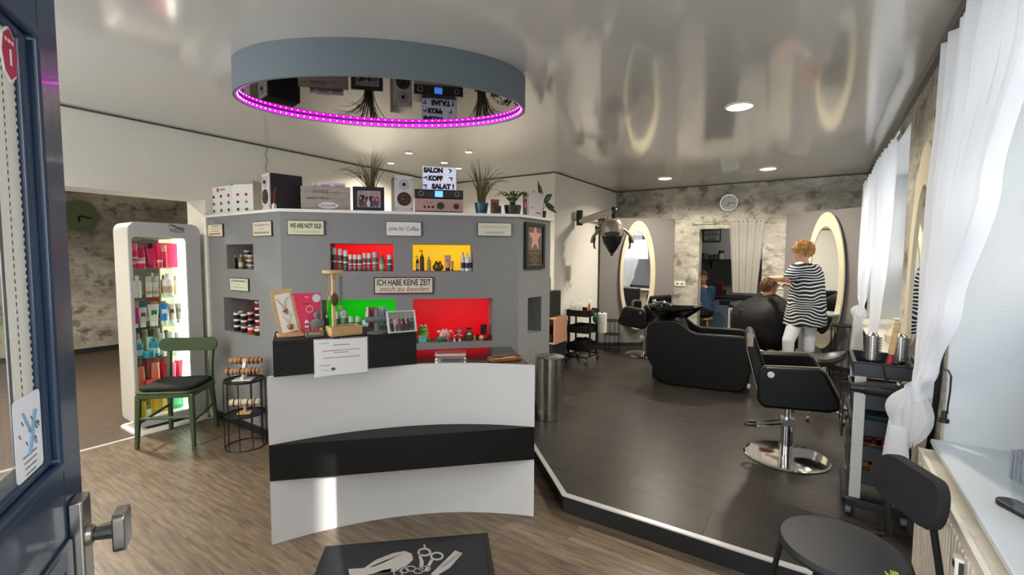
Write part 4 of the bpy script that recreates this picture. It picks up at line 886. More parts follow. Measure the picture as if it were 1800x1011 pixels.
# ------------------------------------------------------------------ tall tool trolley by the window
tt = thing('tool_trolley', 'tall tray trolley with pale posts behind the knotted curtain', 'trolley', (.305, 3.33, PF), 0)
TR = mat('slate_plastic', '1f262e', .45); PST = mat('pale_post', 'c3c8bf', .45)
TW, TD = .115, .19
def tray(z_, h_, nm='tray'):
    m = MB(); m.box(-TW, TW, -TD, TD, z_, z_+.006)
    o_ = [(-TW-.012, -TD-.012), (TW+.012, -TD-.012), (TW+.012, TD+.012), (-TW-.012, TD+.012)]; i_ = [(-TW-.0, -TD), (TW, -TD), (TW, TD), (-TW, TD)]
    m.ring(o_, i_, z_, z_+h_); m.ring([(a*1.05, b*1.03) for a, b in o_], i_, z_+h_, z_+h_+.006); return m.build(nm, TR, tt, bevel=.004)
for z_, h_ in ((.775, .075), (.60, .085), (.455, .085), (.315, .08), (.18, .08)): tray(z_, h_)
for sx in (-1, 1):
    for sy in (-1, 1):
        if (sx, sy) != (1, 1): MB().box(sx*.095-.026, sx*.095+.026, sy*.20-.008, sy*.20+.008, .10, .778).build('post', PST, tt, bevel=.003)
MB().ring(rrect(.30, .46, .03, 3), rrect(.22, .36, .02, 3), .055, .10).build('base_frame', BLACKP, tt, bevel=.006)
for sx in (-1, 1):
    for sy in (-1, 1): MB().cyl((sx*.12-.012, sy*.19, .027), (sx*.12+.012, sy*.19, .027), .027).build('castor', col('5a6a78', .4), tt)
rk = MB(); rk.tube([(-.165, -.16, .66), (-.165, -.16, .42), (-.165, .16, .42), (-.165, .16, .66)], .004); rk.tube([(-.165, -.16, .54), (-.165, .16, .54)], .004); rk.tube([(-.165, -.16, .66), (-.125, -.16, .66)], .004); rk.tube([(-.165, .16, .66), (-.125, .16, .66)], .004); rk.build('side_rack', BLACKM, tt)
TZ = PF+.785
MB().tube([(.02+.05*math.cos(a), -.275+.05*math.sin(a), .755) for a in [2*PI*i/20 for i in range(20)]], .004, 6, True).build('dryer_holder', BLACKM, tt); MB().cyl((.02, -.225, .755), (.02, -.19, .785), .005).build('dryer_holder', BLACKM, tt)
def round_brush(loc, label, tilt):
    t = thing('round_brush', label, 'hair brush', loc, 0, 'round brushes on the trolley')
    MB().cyl((0, 0, .075), (0, 0, .21), .028, n=22).build('barrel', mat('perforated_metal', 'a9a9a6', .3, metal=.8), t)
    br_ = MB()
    for k in range(18):
        for j in range(12): a = 2*PI*k/18+j*.17; br_.cyl((.027*math.cos(a), .027*math.sin(a), .083+j*.0105), (.043*math.cos(a), .043*math.sin(a), .083+j*.0105), .0014, .0010, n=4)
    br_.build('bristles', BLACKP, t)['kind'] = 'stuff'
    MB().cyl((0, 0, .06), (0, 0, .076), .021, .03).build('collar', STEEL, t); MB().lathe([(.001, 0), (.012, 0), (.015, .03), (.011, .062), (.001, .062)], n=12).build('handle', BLACKP, t)
    MB().cyl((0, 0, .21), (0, 0, .225), .028, .012).build('end_cap', STEEL, t)
    t.rotation_euler = tilt; return t
qa = pz(1557, 640, TZ); round_brush((.26, 3.22, TZ), 'large metal round brush standing at the left trolley edge', (0, 0, 0)); round_brush((.385, 3.26, TZ), 'large metal round brush half hidden behind the curtain', (0, 0, 0))
pb = thing('paddle_brush', 'hair brush with red handle standing on the trolley', 'hair brush', (.325, 3.18, TZ+.004)); pb.rotation_euler = (math.radians(4), math.radians(6), 0)
MB().lathe([(.001, 0), (.013, .0), (.017, .03), (.019, .07), (.012, .115), (.001, .118)], n=14).build('grip', col('a01c2c', .35), pb); MB().lathe([(.001, -.004), (.013, -.003), (.013, .006), (.001, .006)], n=12).build('end_cap', BLACKP, pb); MB().box(-.014, .014, -.006, .006, .115, .30).build('brush_head', WOODL, pb, bevel=.005)
hdr = thing('hairdryer', 'black hairdryer lying on the trolley with hanging cable', 'hairdryer', (.318, 3.055, TZ-.05), math.radians(-172))
h_ = MB(); h_.cyl((-.09, 0, 0), (.10, 0, 0), .042, .034, 20); h_.cyl((-.10, 0, 0), (-.09, 0, 0), .036, .042, 20); h_.build('barrel', BLACKP, hdr, bevel=.004); MB().cyl((.10, 0, 0), (.16, 0, 0), .03, .022).build('nozzle', BLACKP, hdr); MB().cyl((-.03, 0, -.03), (-.05, .0, -.045), .018).build('handle', BLACKP, hdr)
gr_ = MB()
for k in range(12): a = PI*k/12; gr_.box(-.103, -.101, -.033*1, .033, -.002+.03*math.cos(a), .001+.03*math.cos(a))
gr_.build('rear_grille', STEEL, hdr); MB().ball((-.04, .02, .04), .012).build('button', STEEL, hdr)
cw_ = [pX(x, y, .315) for x, y in ((1573, 668), (1566, 690), (1570, 708), (1580, 722), (1592, 726))]
cbl = thing('dryer_cable', 'black cable looping down in front of the trolley trays', 'cable', (0, 0, 0)); MB().tube([(.30+.02*i, 3.095, q[2]) for i, q in enumerate(cw_)], .0045).build('cable', BLACKP, cbl)
# contents of the trays
for z_, c_, nm, lb, ct_ in ((.61, 'a01c30', 'folded_towel', 'dark red folded cloth in upper trolley tray', 'towel'), (.465, '1e3c48', 'folded_towel', 'dark teal folded cloth in middle trolley tray', 'towel')):
    t = thing(nm, lb, ct_, (.30, 3.30, PF+z_)); MB().cb((0, 0, .045), (.17, .30, .075)).build('cloth', col(c_, .9), t, bevel=.02, seg=3)
    MB().cb((.01, -.01, .086), (.13, .24, .012)).build('top_fold', col(c_, .9), t, bevel=.004)
for z_, c_, lb in ((.325, '8a4a3a', 'tangle of reddish brown hair ties in fourth trolley tray'), (.19, 'a8743a', 'tangle of tan rubber curlers in lowest trolley tray')):
    t = thing('curler_bundle', lb, 'curlers', (.30, 3.30, PF+z_)); rn = random.Random(int(z_*100)); m = MB()
    for k in range(34):
        x_, y_, q_ = rn.uniform(-.07, .07), rn.uniform(-.15, .15), rn.uniform(.015, .085); a = rn.uniform(0, PI); m.tube([(x_-.03*math.cos(a), y_-.03*math.sin(a), q_), (x_, y_, q_+.012), (x_+.03*math.cos(a), y_+.03*math.sin(a), q_)], .006, 5)
    o_ = m.build('curlers', col(c_, .5), t); o_['kind'] = 'stuff'

# ------------------------------------------------------------------ visitor chair, bottom right
vc = thing('visitor_chair', 'black chair with round seat and curved backrest beside the radiator', 'chair', (.105, 2.05, 0), math.radians(205))
FABR = mat('dark_grey_fabric', '1c1b1e', .9, bump=(400, .2, .001))
MB().lathe([(.001, .425), (.16, .425), (.194, .435), (.20, .45), (.19, .465), (.14, .472), (.001, .474)], n=40, sx=1.0, sy=1.05).build('seat', mat('blue_black_seat', '1d2127', .55, bump=(300, .1, .001)), vc)
# local +x is the front
rr_ = rrect(.35, .165, .078, 10, 0, .695)
def bend(y, o): return -.225-o+1.0*y*y
MB().loft([[(bend(y, o)-(z_-.7)*.18, y, z_) for y, z_ in rr_] for o in (-.008, .0, .022, .03)]).build('backrest', FABR, vc, bevel=.006)
for s in (-1, 1):
    MB().tube([(-.10, s*.17, .425), (-.215, s*.16, .425), (-.24, s*.135, .45), (-.215, s*.125, .62)], .011).build('back_tube', BLACKM, vc)
    MB().tube([(.14, s*.13, .43), (.19, s*.19, 0)], .011).build('leg', BLACKM, vc); MB().tube([(-.14, s*.13, .43), (-.20, s*.19, 0)], .011).build('leg', BLACKM, vc)

# plant near the bottom edge: succulent in a pot on a slim stand
pp = pD(1581, 1004, 1.25)
ps = thing('plant_stand', 'slim black plant stand at the lower picture edge', 'stand', (pp[0], pp[1], 0)); zpl = pp[2]-.145
MB().lathe([(.001, 0), (.10, 0), (.10, .01), (.001, .01)], n=24).build('foot', BLACKM, ps); MB().cyl((0, 0, .01), (0, 0, zpl-.01), .012).build('pole', BLACKM, ps); MB().lathe([(.001, zpl-.01), (.07, zpl-.01), (.07, zpl), (.001, zpl)], n=24).build('plate', BLACKM, ps)
pl_ = thing('potted_plant', 'fresh green fuzzy plant tip at the lower picture edge', 'plant', (pp[0], pp[1], zpl))
MB().lathe([(.001, 0), (.035, 0), (.047, .075), (.042, .075), (.04, .065), (.001, .065)], n=20).build('pot', col('d8d4cc', .5), pl_)
lv = MB(); rn = random.Random(4)
for k in range(150):
    a, b = rn.uniform(0, 2*PI), rn.uniform(.1, 1.35); r0, r1 = .02, rn.uniform(.042, .052); d = (math.cos(a)*math.cos(b), math.sin(a)*math.cos(b), math.sin(b)); lv.cyl((d[0]*r0, d[1]*r0, .085+d[2]*r0), (d[0]*r1, d[1]*r1, .085+d[2]*r1), .004, .0012, n=5)
lv.build('foliage', col('9cb84a', .6), pl_)['kind'] = 'stuff'
# items on the sill
si = thing('brush_set', 'black hair brush with comb wrapped in clear plastic on the window sill', 'brush', (.60, 2.10, ZS), math.radians(-60))
MB().prism(rrect(.22, .07, .03, 5), 0, .018).build('brush_base', BLACKP, si, bevel=.004); b2 = MB()
for k in range(9): b2.cb((.0+.014*k-.06, 0, .15), (.004, .04, .10))
b2.box(-.07, .07, -.02, -.014, .10, .20); b2.build('comb', col('9aa2aa', .4), si); MB().lathe([(.001, .018), (.05, .02), (.062, .10), (.06, .2), (.03, .23), (.001, .23)], n=18).build('plastic_bag', CLEAR, si)

vq = pX(1543, 590, .52); t = thing('cream_vase', 'cream bulbous vase on the far window sill', 'vase', (.56, 4.75, ZS+.1055)); MB().lathe([(.001, 0), (.05, 0), (.10, .06), (.105, .11), (.06, .18), (.045, .22), (.055, .24), (.045, .24), (.035, .21), (.001, .2)], n=28).build('vase_body', CREAM, t); MB().lathe([(.056, .236), (.058, .240), (.056, .244)], n=28).build('rim', CREAM, t)
# ------------------------------------------------------------------ utility cart, crates
uc_ = thing('utility_cart', 'black three tier utility cart against the white wall', 'cart', (-2.67, 5.81, PF))
for z_ in (.63, .41, .17):
    m = MB(); m.box(-.15, .15, -.2, .2, z_, z_+.006); m.ring(rrect(.32, .42, .03, 3), rrect(.31, .41, .025, 3), z_, z_+.085); m.build('tray', BLACKM, uc_)
for sx in (-1, 1):
    for sy in (-1, 1): MB().box(sx*.155-.008, sx*.155+.008, sy*.11-.016, sy*.11+.016, .09, .70).build('post', BLACKM, uc_)
MB().tube([(-.15, -.2, .09), (.15, -.2, .09), (.15, .2, .09), (-.15, .2, .09)], .011, 8, True).build('base_frame', BLACKM, uc_)
for sx in (-1, 1):
    for sy in (-1, 1):
        c = MB(); c.cyl((sx*.15-.012, sy*.19, .034), (sx*.15+.012, sy*.19, .034), .034); c.cyl((sx*.15, sy*.19, .03), (sx*.15, sy*.19, .09), .009); c.build('castor', STEEL, uc_)
CZ = PF+.6368
for i, (dx, dy, w_, h_, c1, c2, wd2, kd) in enumerate(((-.09, -.13, .075, .22, 'e8e4da', 'f0eee6', 'white pump bottle at the front left of the black cart', 'pump'), (-.10, .03, .07, .22, 'e4e2dc', 'f0eee6', 'white pump bottle at the rear left of the black cart', 'pump'), (.0, -.12, .08, .23, 'dcdad2', 'f0eee6', 'white pump bottle in the middle of the black cart', 'pump'), (.06, .08, .06, .25, 'efe2b8', 'ffffff', 'pale yellow pump bottle on the black cart', 'pump'), (.11, -.05, .05, .15, 'd85a52', '2a2a2a', 'small red bottle on the black cart', 'spray'))):
    product(kd, (-2.67+dx, 5.81+dy, CZ), w_, h_, c1, c2, wd2, 'bottles on the utility cart', rz=2.6)
gl = thing('green_bag', 'dark green bag hanging from the cart edge', 'bag', (-2.466, 5.76, PF+.55)); MB().ball((0, 0, .06), (.03, .06, .07)).build('pouch', col('0f4a34', .5), gl); MB().tube([(0, -.04, .11), (-.036, 0, .165), (0, .04, .11)], .005).build('strap', BLACKP, gl)
pr_ = thing('paper_roll', 'white paper towel roll at the side of the black cart', 'paper roll', (-2.44, 5.93, PF+.40)); MB().lathe([(.02, 0), (.062, 0), (.062, .26), (.02, .26)], n=24).build('roll', col('eceae4', .8), pr_); MB().cyl((0, 0, -.01), (0, 0, .275), .012).build('holder_rod', BLACKM, pr_); MB().cyl((0, 0, -.005), (-.10, -.06, -.005), .006).build('holder_arm', BLACKM, pr_)
for z_, lb in ((.178, 'black towels heaped in lowest tray of the utility cart'), (.418, 'black towel lying in middle tray of the utility cart')):
    t = thing('towel_heap', lb, 'towel', (-2.67, 5.81, PF+z_)); hgt = .13 if z_ < .3 else .05
    MB().loft([[(.13*sc*math.cos(a)*(1+.12*math.sin(3*a)), .17*sc*math.sin(a), zz+.012*math.sin(5*a)) for a in [2*PI*i/24 for i in range(24)]] for sc, zz in ((1, .0), (1.03, hgt*.5), (.85, hgt*.9), (.4, hgt))]).build('towels', mat('black_towel', '121316', .95, bump=(120, .6, .004)), t)
def crate(loc, w_, d_, h_, m, label, open_front):
    t = thing('storage_crate', label, 'crate', loc); k = .014
    MB().box(-w_/2, w_/2, -d_/2, d_/2, 0, k).build('bottom', m, t); MB().box(-w_/2, w_/2, -d_/2, d_/2, h_-k, h_).build('top', m, t)
    for s in (-1, 1): MB().box(s*(w_/2)-k*(s > 0), s*(w_/2)+k*(s < 0), -d_/2, d_/2, k, h_-k).build('side', m, t)
    MB().box(-w_/2+k, w_/2-k, d_/2-k, d_/2, k, h_-k).build('back', m, t)
    if not open_front: MB().box(-w_/2+k, w_/2-k, -d_/2, -d_/2+k, k, h_-k).build('front', m, t)
    return t
cX, cY = -2.90, 5.22
crate((cX-.02, cY, PF), .40, .34, .335, col('1c2633', .6), 'dark navy crate at the bottom of the stack by the white corner', False)
crate((cX, cY, PF+.336), .40, .34, .325, mat('peach_wood', 'd9a184', .6), 'peach coloured open crate in the middle of the stack', True)
crate((cX-.07, cY, PF+.662), .36, .32, .325, col('2c2b2d', .6), 'charcoal box on top of the crate stack', False)
t = thing('towel_heap', 'rolled black towels inside the peach crate', 'towel', (cX-.01, cY-.02, PF+.352)); m = MB()
for k, (x_, z_) in enumerate(((-.08, .05), (.03, .05), (.12, .05), (-.03, .14), (.08, .13))): m.cyl((x_, -.13, z_), (x_, .12, z_), .05, n=14)
m.build('towel_rolls', mat('black_towel', '121316', .95), t, bevel=.012)
ctop = PF+.662+.326
for i, (dx, w_, h_, c1, c2, lb) in enumerate(((-.14, .07, .22, '4a3a34', '2c2624', 'dark brown bottle on the charcoal box, leftmost'), (-.02, .06, .13, '8a6a58', 'b09080', 'short brown jar-like bottle on the charcoal box'), (.05, .05, .16, 'a08878', '3a3030', 'tan pump bottle on the charcoal box'), (.12, .055, .24, '9a8a7c', '7a4a40', 'tall taupe bottle on the charcoal box, rightmost'))):
    product('bottle', (cX-.07+dx, cY-.06, ctop), w_, h_, c1, c2, lb, 'bottles on the charcoal box')
ic = pX(996, 480, XC); it = thing('wall_intercom', 'white intercom handset with curled cord on the white wall', 'intercom', (XC, ic[1], ic[2]), PI/2)
MB().prism(rrect(.075, .21, .02, 4), -.03, 0, 'y').build('base', col('d9d6d0', .4), it, bevel=.004); MB().prism(rrect(.05, .22, .022, 4), -.062, -.032, 'y').build('handset', col('cfccc8', .4), it, bevel=.006); MB().tube([(.016*math.sin(k*1.4)+.004*k-.01, -.03-.012*math.cos(k*1.4), -.12-.004*k if k < 22 else -.2+.01*(k-22)) for k in range(30)], .0035, 5).build('cord', col('c9c6c0', .5), it)

# ------------------------------------------------------------------ hood dryer on its wall arm
hb = pX(1010, 378, XC); HDM = mat('champagne_plastic', 'a89f94', .32, metal=.35); ARM_ = mat('pale_aluminium_arm', 'd2ccc0', .45, metal=.15)
hd = thing('hood_dryer', 'champagne hood dryer with dark visor on a jointed wall arm', 'hood dryer', (0, 0, 0))
MB().box(XC, XC+.05, hb[1]-.06, hb[1]+.82, hb[2]-.06, hb[2]+.03).build('wall_rail', ARM_, hd, bevel=.006)
MB().cyl((XC+.08, hb[1], hb[2]-.15), (XC+.08, hb[1], hb[2]+.06), .045).build('pivot', BLACKP, hd, bevel=.006)
hj = pD(1079, 370, 6.35); hh = pD(1076, 405, 6.30)
MB().tube([(XC+.08, hb[1], hb[2]-.10), (hj[0], hj[1], hj[2])], .046, 12).build('arm', ARM_, hd); MB().cyl((hj[0], hj[1], hj[2]+.02), (hj[0], hj[1], hh[2]+.14), .03).build('elbow', BLACKP, hd); MB().ball(hj, .05).build('elbow_joint', BLACKP, hd)
kx = pX(1051, 394, XC); MB().box(XC+.002, XC+.10, kx[1]-.11, kx[1]+.11, kx[2]-.09, kx[2]+.09).build('control_box', BLACKP, hd, bevel=.006)
H_ = Vector(hh); vw = Vector((-hh[0], -hh[1], 0)).normalized(); rz_ = math.atan2(vw.y, vw.x)
m = MB().at(H_, rz_); m.loft([[(.16*sc*math.cos(a), .155*sc*math.sin(a), zz) for a in [2*PI*i/28 for i in range(28)]] for sc, zz in ((1.0, -.08), (1.0, .0), (.9, .08), (.7, .13), (.3, .155), (.05, .16))]); m.build('hood', HDM, hd)
m = MB().at(H_, rz_); m.loft([[(.03+.13*sc*math.cos(a), .15*sc*math.sin(a), zz) for a in [2*PI*i/28 for i in range(28)]] for sc, zz in ((.95, -.085), (.8, -.17), (.45, -.26), (.2, -.31))]); m.build('visor', mat('smoked_visor', '24262b', .15), hd)
m = MB().at(H_, rz_); m.loft([[(.165+.006*k, .105*math.cos(a), -.055+.03*math.sin(a)) for a in [2*PI*i/24 for i in range(24)]] for k in (-3, 1)]); m.build('air_slot', mat('slot_brown', '3c332b', .5), hd)
for s in (-1, 1):
    m = MB().at(H_, rz_); m.loft([[(-.03+.075*math.cos(a)*w_, s*(y_+.028*math.sin(a)), z_) for a in [2*PI*i/14 for i in range(14)]] for y_, z_, w_ in ((.13, .03, .9), (.19, -.01, 1), (.245, -.08, .9), (.265, -.15, .6), (.262, -.17, .4))]); e_ = m.build('side_arm', HDM, hd)
    m = MB().at(H_, rz_); m.loft([[(.0+.05*math.cos(a), s*(y_+.012*math.sin(a)), z_) for a in [2*PI*i/12 for i in range(12)]] for y_, z_ in ((.225, -.10), (.24, -.20), (.225, -.25))]); m.build('heater_pad', BLACKP, e_)
m = MB().at(H_, rz_); m.cyl((.02, 0, -.30), (.02, 0, -.345), .022); m.build('tip', BLACKP, hd); m = MB().at(H_, rz_); m.ball((-.05, -.17, .09), (.06, .06, .035)); m.build('rear_knob', CHROME, hd)
cpts = [H_+Vector((.05*math.cos(k), -.05, .16)) for k in (0,)]
MB().tube([tuple(pD(x, y, 6.4)) for x, y in ((1068, 380), (1066, 392), (1058, 404), (1051, 410), (1047, 406))], .006).build('cable', BLACKP, hd)

# sockets on back wall
for (x, y), lb in (((1195, 499), 'double white wall socket beside the doorway'), ((1372, 504), 'double white wall socket beside the seated client')):
    q = pY(x, y, YB); t = thing('wall_socket', lb, 'socket', (q[0], YB, q[2]))
    MB().prism(rrect(.155, .08, .008, 3), -.011, 0, 'y').build('plate', col('e6e2d4', .4), t, bevel=.002)
    for s in (-1, 1): MB().ring(ell(.024, .024, 20, s*.037), ell(.019, .019, 20, s*.037), -.014, -.010, 'y').build('socket_ring', col('cfcabb', .4), t); MB().prism(ell(.019, .019, 20, s*.037), -.0115, -.0108, 'y').build('socket_well', col('8c887c', .5), t)

# ------------------------------------------------------------------ laundry room
wm_ = thing('washing_machine', 'pale blue washing machine under the dark worktop', 'washing machine', (-1.53, 8.84, PF)); WMB = mat('pale_blue_enamel', '8fa9c6', .35)
MB().box(-.30, .30, 0, .55, 0, .69).build('casing', WMB, wm_, bevel=.01); MB().ring(ell(.205, .205, 40, .02, .30), ell(.165, .165, 40, .02, .30), -.03, 0, 'y').build('door_ring', WMB, wm_, bevel=.004); MB().prism(ell(.165, .165, 40, .02, .30), -.018, -.002, 'y').build('door_glass', mat('dull_blue_door', '7890b0', .25), wm_)
MB().box(.08, .27, -.004, 0, .59, .67).build('display', BLACKP, wm_); MB().cyl((-.02, -.025, .63), (-.02, 0, .63), .03, n=20).build('dial', col('b0c0d4', .3), wm_); MB().box(-.28, -.14, -.006, 0, .595, .665).build('drawer', WMB, wm_, bevel=.003)
struct(MB().box(-2.6, .3, 8.80, 9.44, PF+.70, PF+.735).build('trim_worktop', BLACKM), 'dark worktop in the laundry room')
for i, (x, y0_, w_, h_, c1, c2, lb) in enumerate(((1251, 519, .13, .17, '2a5ab8', 'c03050', 'blue and red detergent carton on the worktop'), (1263, 514, .14, .26, '7a2430', '5a1820', 'dark red box on the worktop'), (1271, 519, .10, .12, '4a5a3a', '2a3a28', 'small green carton on the worktop'))):
    q = pY(x, 520, 8.95+.12*i); product('box', (q[0], 8.95+.12*i, PF+.735), w_, h_, c1, c2, lb, 'boxes in the laundry room')
lsf = thing('wall_shelf', 'dark shelf on the laundry room wall', 'shelf', (-1.0, 9.90, pY(1260, 456, 9.7)[2])); MB().box(-1.0, .6, -.22, 0, -.03, 0).build('board', BLACKM, lsf)
for x_ in (-.8, .4): MB().prism([(-.2, -.03), (0, -.03), (0, -.17)], x_, x_+.02, 'x').build('bracket', BLACKM, lsf)
rn = random.Random(2); zsf = pY(1260, 456, 9.7)[2]
for i, (x, w_, h_, c1, lb) in enumerate(((1238, .125, .12, '3a4a3c', 'dark green jar on the laundry shelf'), (1249, .085, .09, '2c2c2e', 'black jar on the laundry shelf'), (1258, .09, .10, '403a36', 'brown jar on the laundry shelf'), (1267.5, .105, .17, '8a8c86', 'grey canister on the laundry shelf'))):
    q = pY(x, 456, 9.79); product('jar', (q[0], 9.79, zsf), w_, h_, c1, '1c1c1e', lb, 'jars on the laundry shelf')
q0_ = pY(1237, 404, 9.89); q1_ = pY(1267, 424, 9.89); sg = thing('framed_sign', 'dark framed sign on the laundry room wall', 'sign', ((q0_[0]+q1_[0])/2, 9.897, (q0_[2]+q1_[2])/2)); sw, shh = q1_[0]-q0_[0], q0_[2]-q1_[2]
MB().box(-sw/2, sw/2, -.012, 0, -shh/2, shh/2).build('board', col('74787e', .6), sg); MB().ring([(-sw/2, -shh/2), (sw/2, -shh/2), (sw/2, shh/2), (-sw/2, shh/2)], [(-sw*.46, -shh*.44), (sw*.46, -shh*.44), (sw*.46, shh*.44), (-sw*.46, shh*.44)], -.02, -.004, 'y').build('frame', BLACKP, sg)
for k, (b_, s_) in enumerate((('~', .03), ('~', .05), ('~', .03), ('~', .05))): text('print', b_, s_, BLACKP, sg, (0, -.0125, shh*(.28-.2*k)), width=sw*(.75 if k in (1,) else .5))
# towel trolley next to the client
TTX = float(pY(1306, 560, 7.42)[0])
tc_ = thing('towel_trolley', 'pale trolley stacked with folded black towels beside the client', 'trolley', (TTX, 7.42, PF), .0)
for z_ in (.30, .43, .56, .69): MB().box(-.16, .16, -.17, .17, z_-.012, z_).build('shelf', col('b9b6ac', .5), tc_)
for sx in (-1, 1):
    for sy in (-1, 1): MB().box(sx*.16-.01, sx*.16+.01, sy*.17-.01, sy*.17+.01, .0, .70).build('post', col('b9b6ac', .5), tc_)
for z_ in (.302, .432, .562):
    t = thing('folded_towel', 'folded black towel on %s of the pale trolley' % {.302: 'the lowest shelf', .432: 'the second shelf', .562: 'the third shelf'}[z_], 'towel', (TTX, 7.42, PF+z_), .0, 'folded black towels')
    MB().cb((0, 0, .042), (.29, .30, .08)).build('towel', mat('black_towel', '121316', .95), t, bevel=.025, seg=3); MB().cb((0, -.152, .042), (.27, .008, .01)).build('fold', mat('black_towel', '121316', .95), t)
t = thing('towel_heap', 'dark purple cloth bundle on top of the pale trolley', 'towel', (TTX-.0, 7.41, PF+.692), .1)
MB().loft([[(.2*sc*math.cos(a)*(1+.1*math.sin(3*a)), .16*sc*math.sin(a), zz+.014*math.sin(4*a)*sc) for a in [2*PI*i/24 for i in range(24)]] for sc, zz in ((.9, .016), (1.0, .045), (.8, .085), (.35, .10))]).build('cloth', col('2c2230', .9), t)

# ------------------------------------------------------------------ people
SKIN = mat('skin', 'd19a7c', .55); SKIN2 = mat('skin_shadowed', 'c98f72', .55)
def limb(m, pts, rs, n=12):
    P = [Vector(p) for p in pts]
    m.tube(P, list(rs), n)
    for p, r in zip(P, rs): m.ball(p, r*.995, n, 8)
def finish_body(m, name, mt, parent, voxel=.007, smooth=4):
    o = m.build(name, mt, parent, ang=180)
    r = o.modifiers.new('r', 'REMESH'); r.mode = 'VOXEL'; r.voxel_size = voxel; r.use_smooth_shade = True
    s = o.modifiers.new('s', 'SMOOTH'); s.iterations = smooth; s.factor = .5
    return o
def head(m, c, yaw, pitch=0, size=1.0, roll=0):
    """head with cranium, jaw, nose, brow, lips, ears; faces +x before yaw"""
    R = Matrix.Rotation(yaw, 3, 'Z') @ Matrix.Rotation(pitch, 3, 'Y') @ Matrix.Rotation(roll, 3, 'X'); c = Vector(c)
    def P(x, y, z): return c+R @ (Vector((x, y, z))*size)
    old = m.T
    m.T = Matrix.Translation(c) @ R.to_4x4() @ Matrix.Scale(size, 4)
    m.ball((-.008, 0, .025), (.092, .074, .088), 20, 14); m.ball((.022, 0, -.03), (.066, .058, .078), 18, 12); m.ball((.052, 0, -.083), (.03, .03, .026))
    m.loft([[(.078+dx, w_*math.cos(a), z_+w_*.6*math.sin(a)) for a in [2*PI*i/10 for i in range(10)]] for dx, w_, z_ in ((.0, .016, .0), (.022, .014, -.022), (.012, .013, -.034))])
    m.ball((.083, 0, -.052), (.010, .022, .007)); m.ball((.080, 0, -.064), (.010, .019, .007))
    for s in (-1, 1):
        m.ball((.074, s*.03, .022), (.014, .024, .008)); m.ball((-.006, s*.076, -.008), (.018, .010, .03)); m.ball((.066, s*.034, -.02), (.02, .022, .018))
    m.T = old; return P, R
def eyes(P, parent, size=1.0):
    for s in (-1, 1):
        e = MB(); e.ball(P(.0745, s*.031, .004), .0105*size, 10, 8); e.build('eye', col('ece6e0', .2), parent); e = MB(); e.ball(P(.0825, s*.031, .003), .0045*size, 8, 6); e.build('iris', col('3a2a20', .2), parent)
        e = MB(); e.tube([P(.083, s*.016, .022), P(.085, s*.032, .027), P(.076, s*.048, .021)], .0035*size, 6); e.build('eyebrow', col('6a4a30', .7), parent)
def hand(m, wrist, direction, palm_n, size=1.0, curl=.5, side=1):
    """palm plus five bent fingers; direction points to the fingertips, palm_n out of the palm"""
    d = Vector(direction).normalized(); n = Vector(palm_n); n = (n-d*n.dot(d)).normalized(); s = d.cross(n)*side; w_ = Vector(wrist)
    pc = w_+d*.045*size
    rings = []
    for f, hw, th in ((0, .022, .016), (.35, .034, .016), (.75, .040, .014), (1.0, .039, .012)):
        q = w_+d*.085*size*f; rings.append([q+s*hw*size*math.cos(a)+n*th*size*math.sin(a) for a in [2*PI*i/14 for i in range(14)]])
    m.loft(rings)
    for k, (off, ln) in enumerate(((-.030, .066), (-.010, .076), (.011, .072), (.030, .056))):
        b = w_+d*.078*size+s*off*size; pts = [b]; ang = 0
        for j, (fr, c_) in enumerate(((.45, curl*.55), (.32, curl*.8), (.23, curl*.6))):
            ang += c_; pts.append(pts[-1]+(d*math.cos(ang)+n*math.sin(ang))*ln*fr*size)
        limb(m, pts, [.0092*size, .0086*size, .008*size, .0066*size], 8)
    tb = w_+d*.022*size-s*.026*size
    limb(m, [tb, tb+(d*.5-s*.75+n*.35).normalized()*.034*size, tb+(d*.5-s*.75+n*.35).normalized()*.034*size+(d*.85-s*.25+n*.4).normalized()*.03*size], [.012*size, .010*size, .008*size], 8)
    return pc
def hair_curls(m, P, rn, n, r_, lift, length, wave):
    """locks that start on the scalp, run along it and lift off at the tips"""
    for k in range(n):
        u, v = rn.uniform(0, 2*PI), rn.uniform(-.62, 1.0); c_ = math.sqrt(max(0, 1-v*v)); x, y, z = math.cos(u)*c_, math.sin(u)*c_, v
        if x > .30 and z < .50: continue
        if z < -.05 and x > -.25: continue
        nrm = Vector((x, y, z)); t1 = nrm.cross(Vector((rn.uniform(-1, 1), rn.uniform(-1, 1), rn.uniform(-.4, 1)))).normalized(); L_ = length*rn.uniform(.6, 1.15); ph = rn.uniform(0, 6.28); b1 = nrm.cross(t1); pts = []
        for j in range(6):
            f = j/5; d = (nrm+t1*f*L_/.085+b1*wave*math.sin(f*6+ph)/.085).normalized(); h = 1.0+(lift*f*f*rn.uniform(.8, 1.1)+.004)/.085
            q = (-.010+.092*d.x*h, .076*d.y*h, .026+.090*d.z*h)
            pts.append(P(*q))
        m.tube(pts, [r_, r_*1.1, r_, r_*.85, r_*.6, r_*.25], 6)
def cap(m, P, sc=1.06):
    rg = []
    for k in range(11):
        row = []
        for i in range(28):
            a = 2*PI*i/28; ca = math.cos(a); lo = -.95 if ca < -.2 else (-.30 if ca < .35 else .42); t_ = lo+(PI/2-lo)*k/10
            row.append(P(-.012+.092*sc*math.cos(t_)*ca, .075*sc*math.cos(t_)*math.sin(a), .027+.09*sc*math.sin(t_)))
        rg.append(row)
    m.loft(rg)

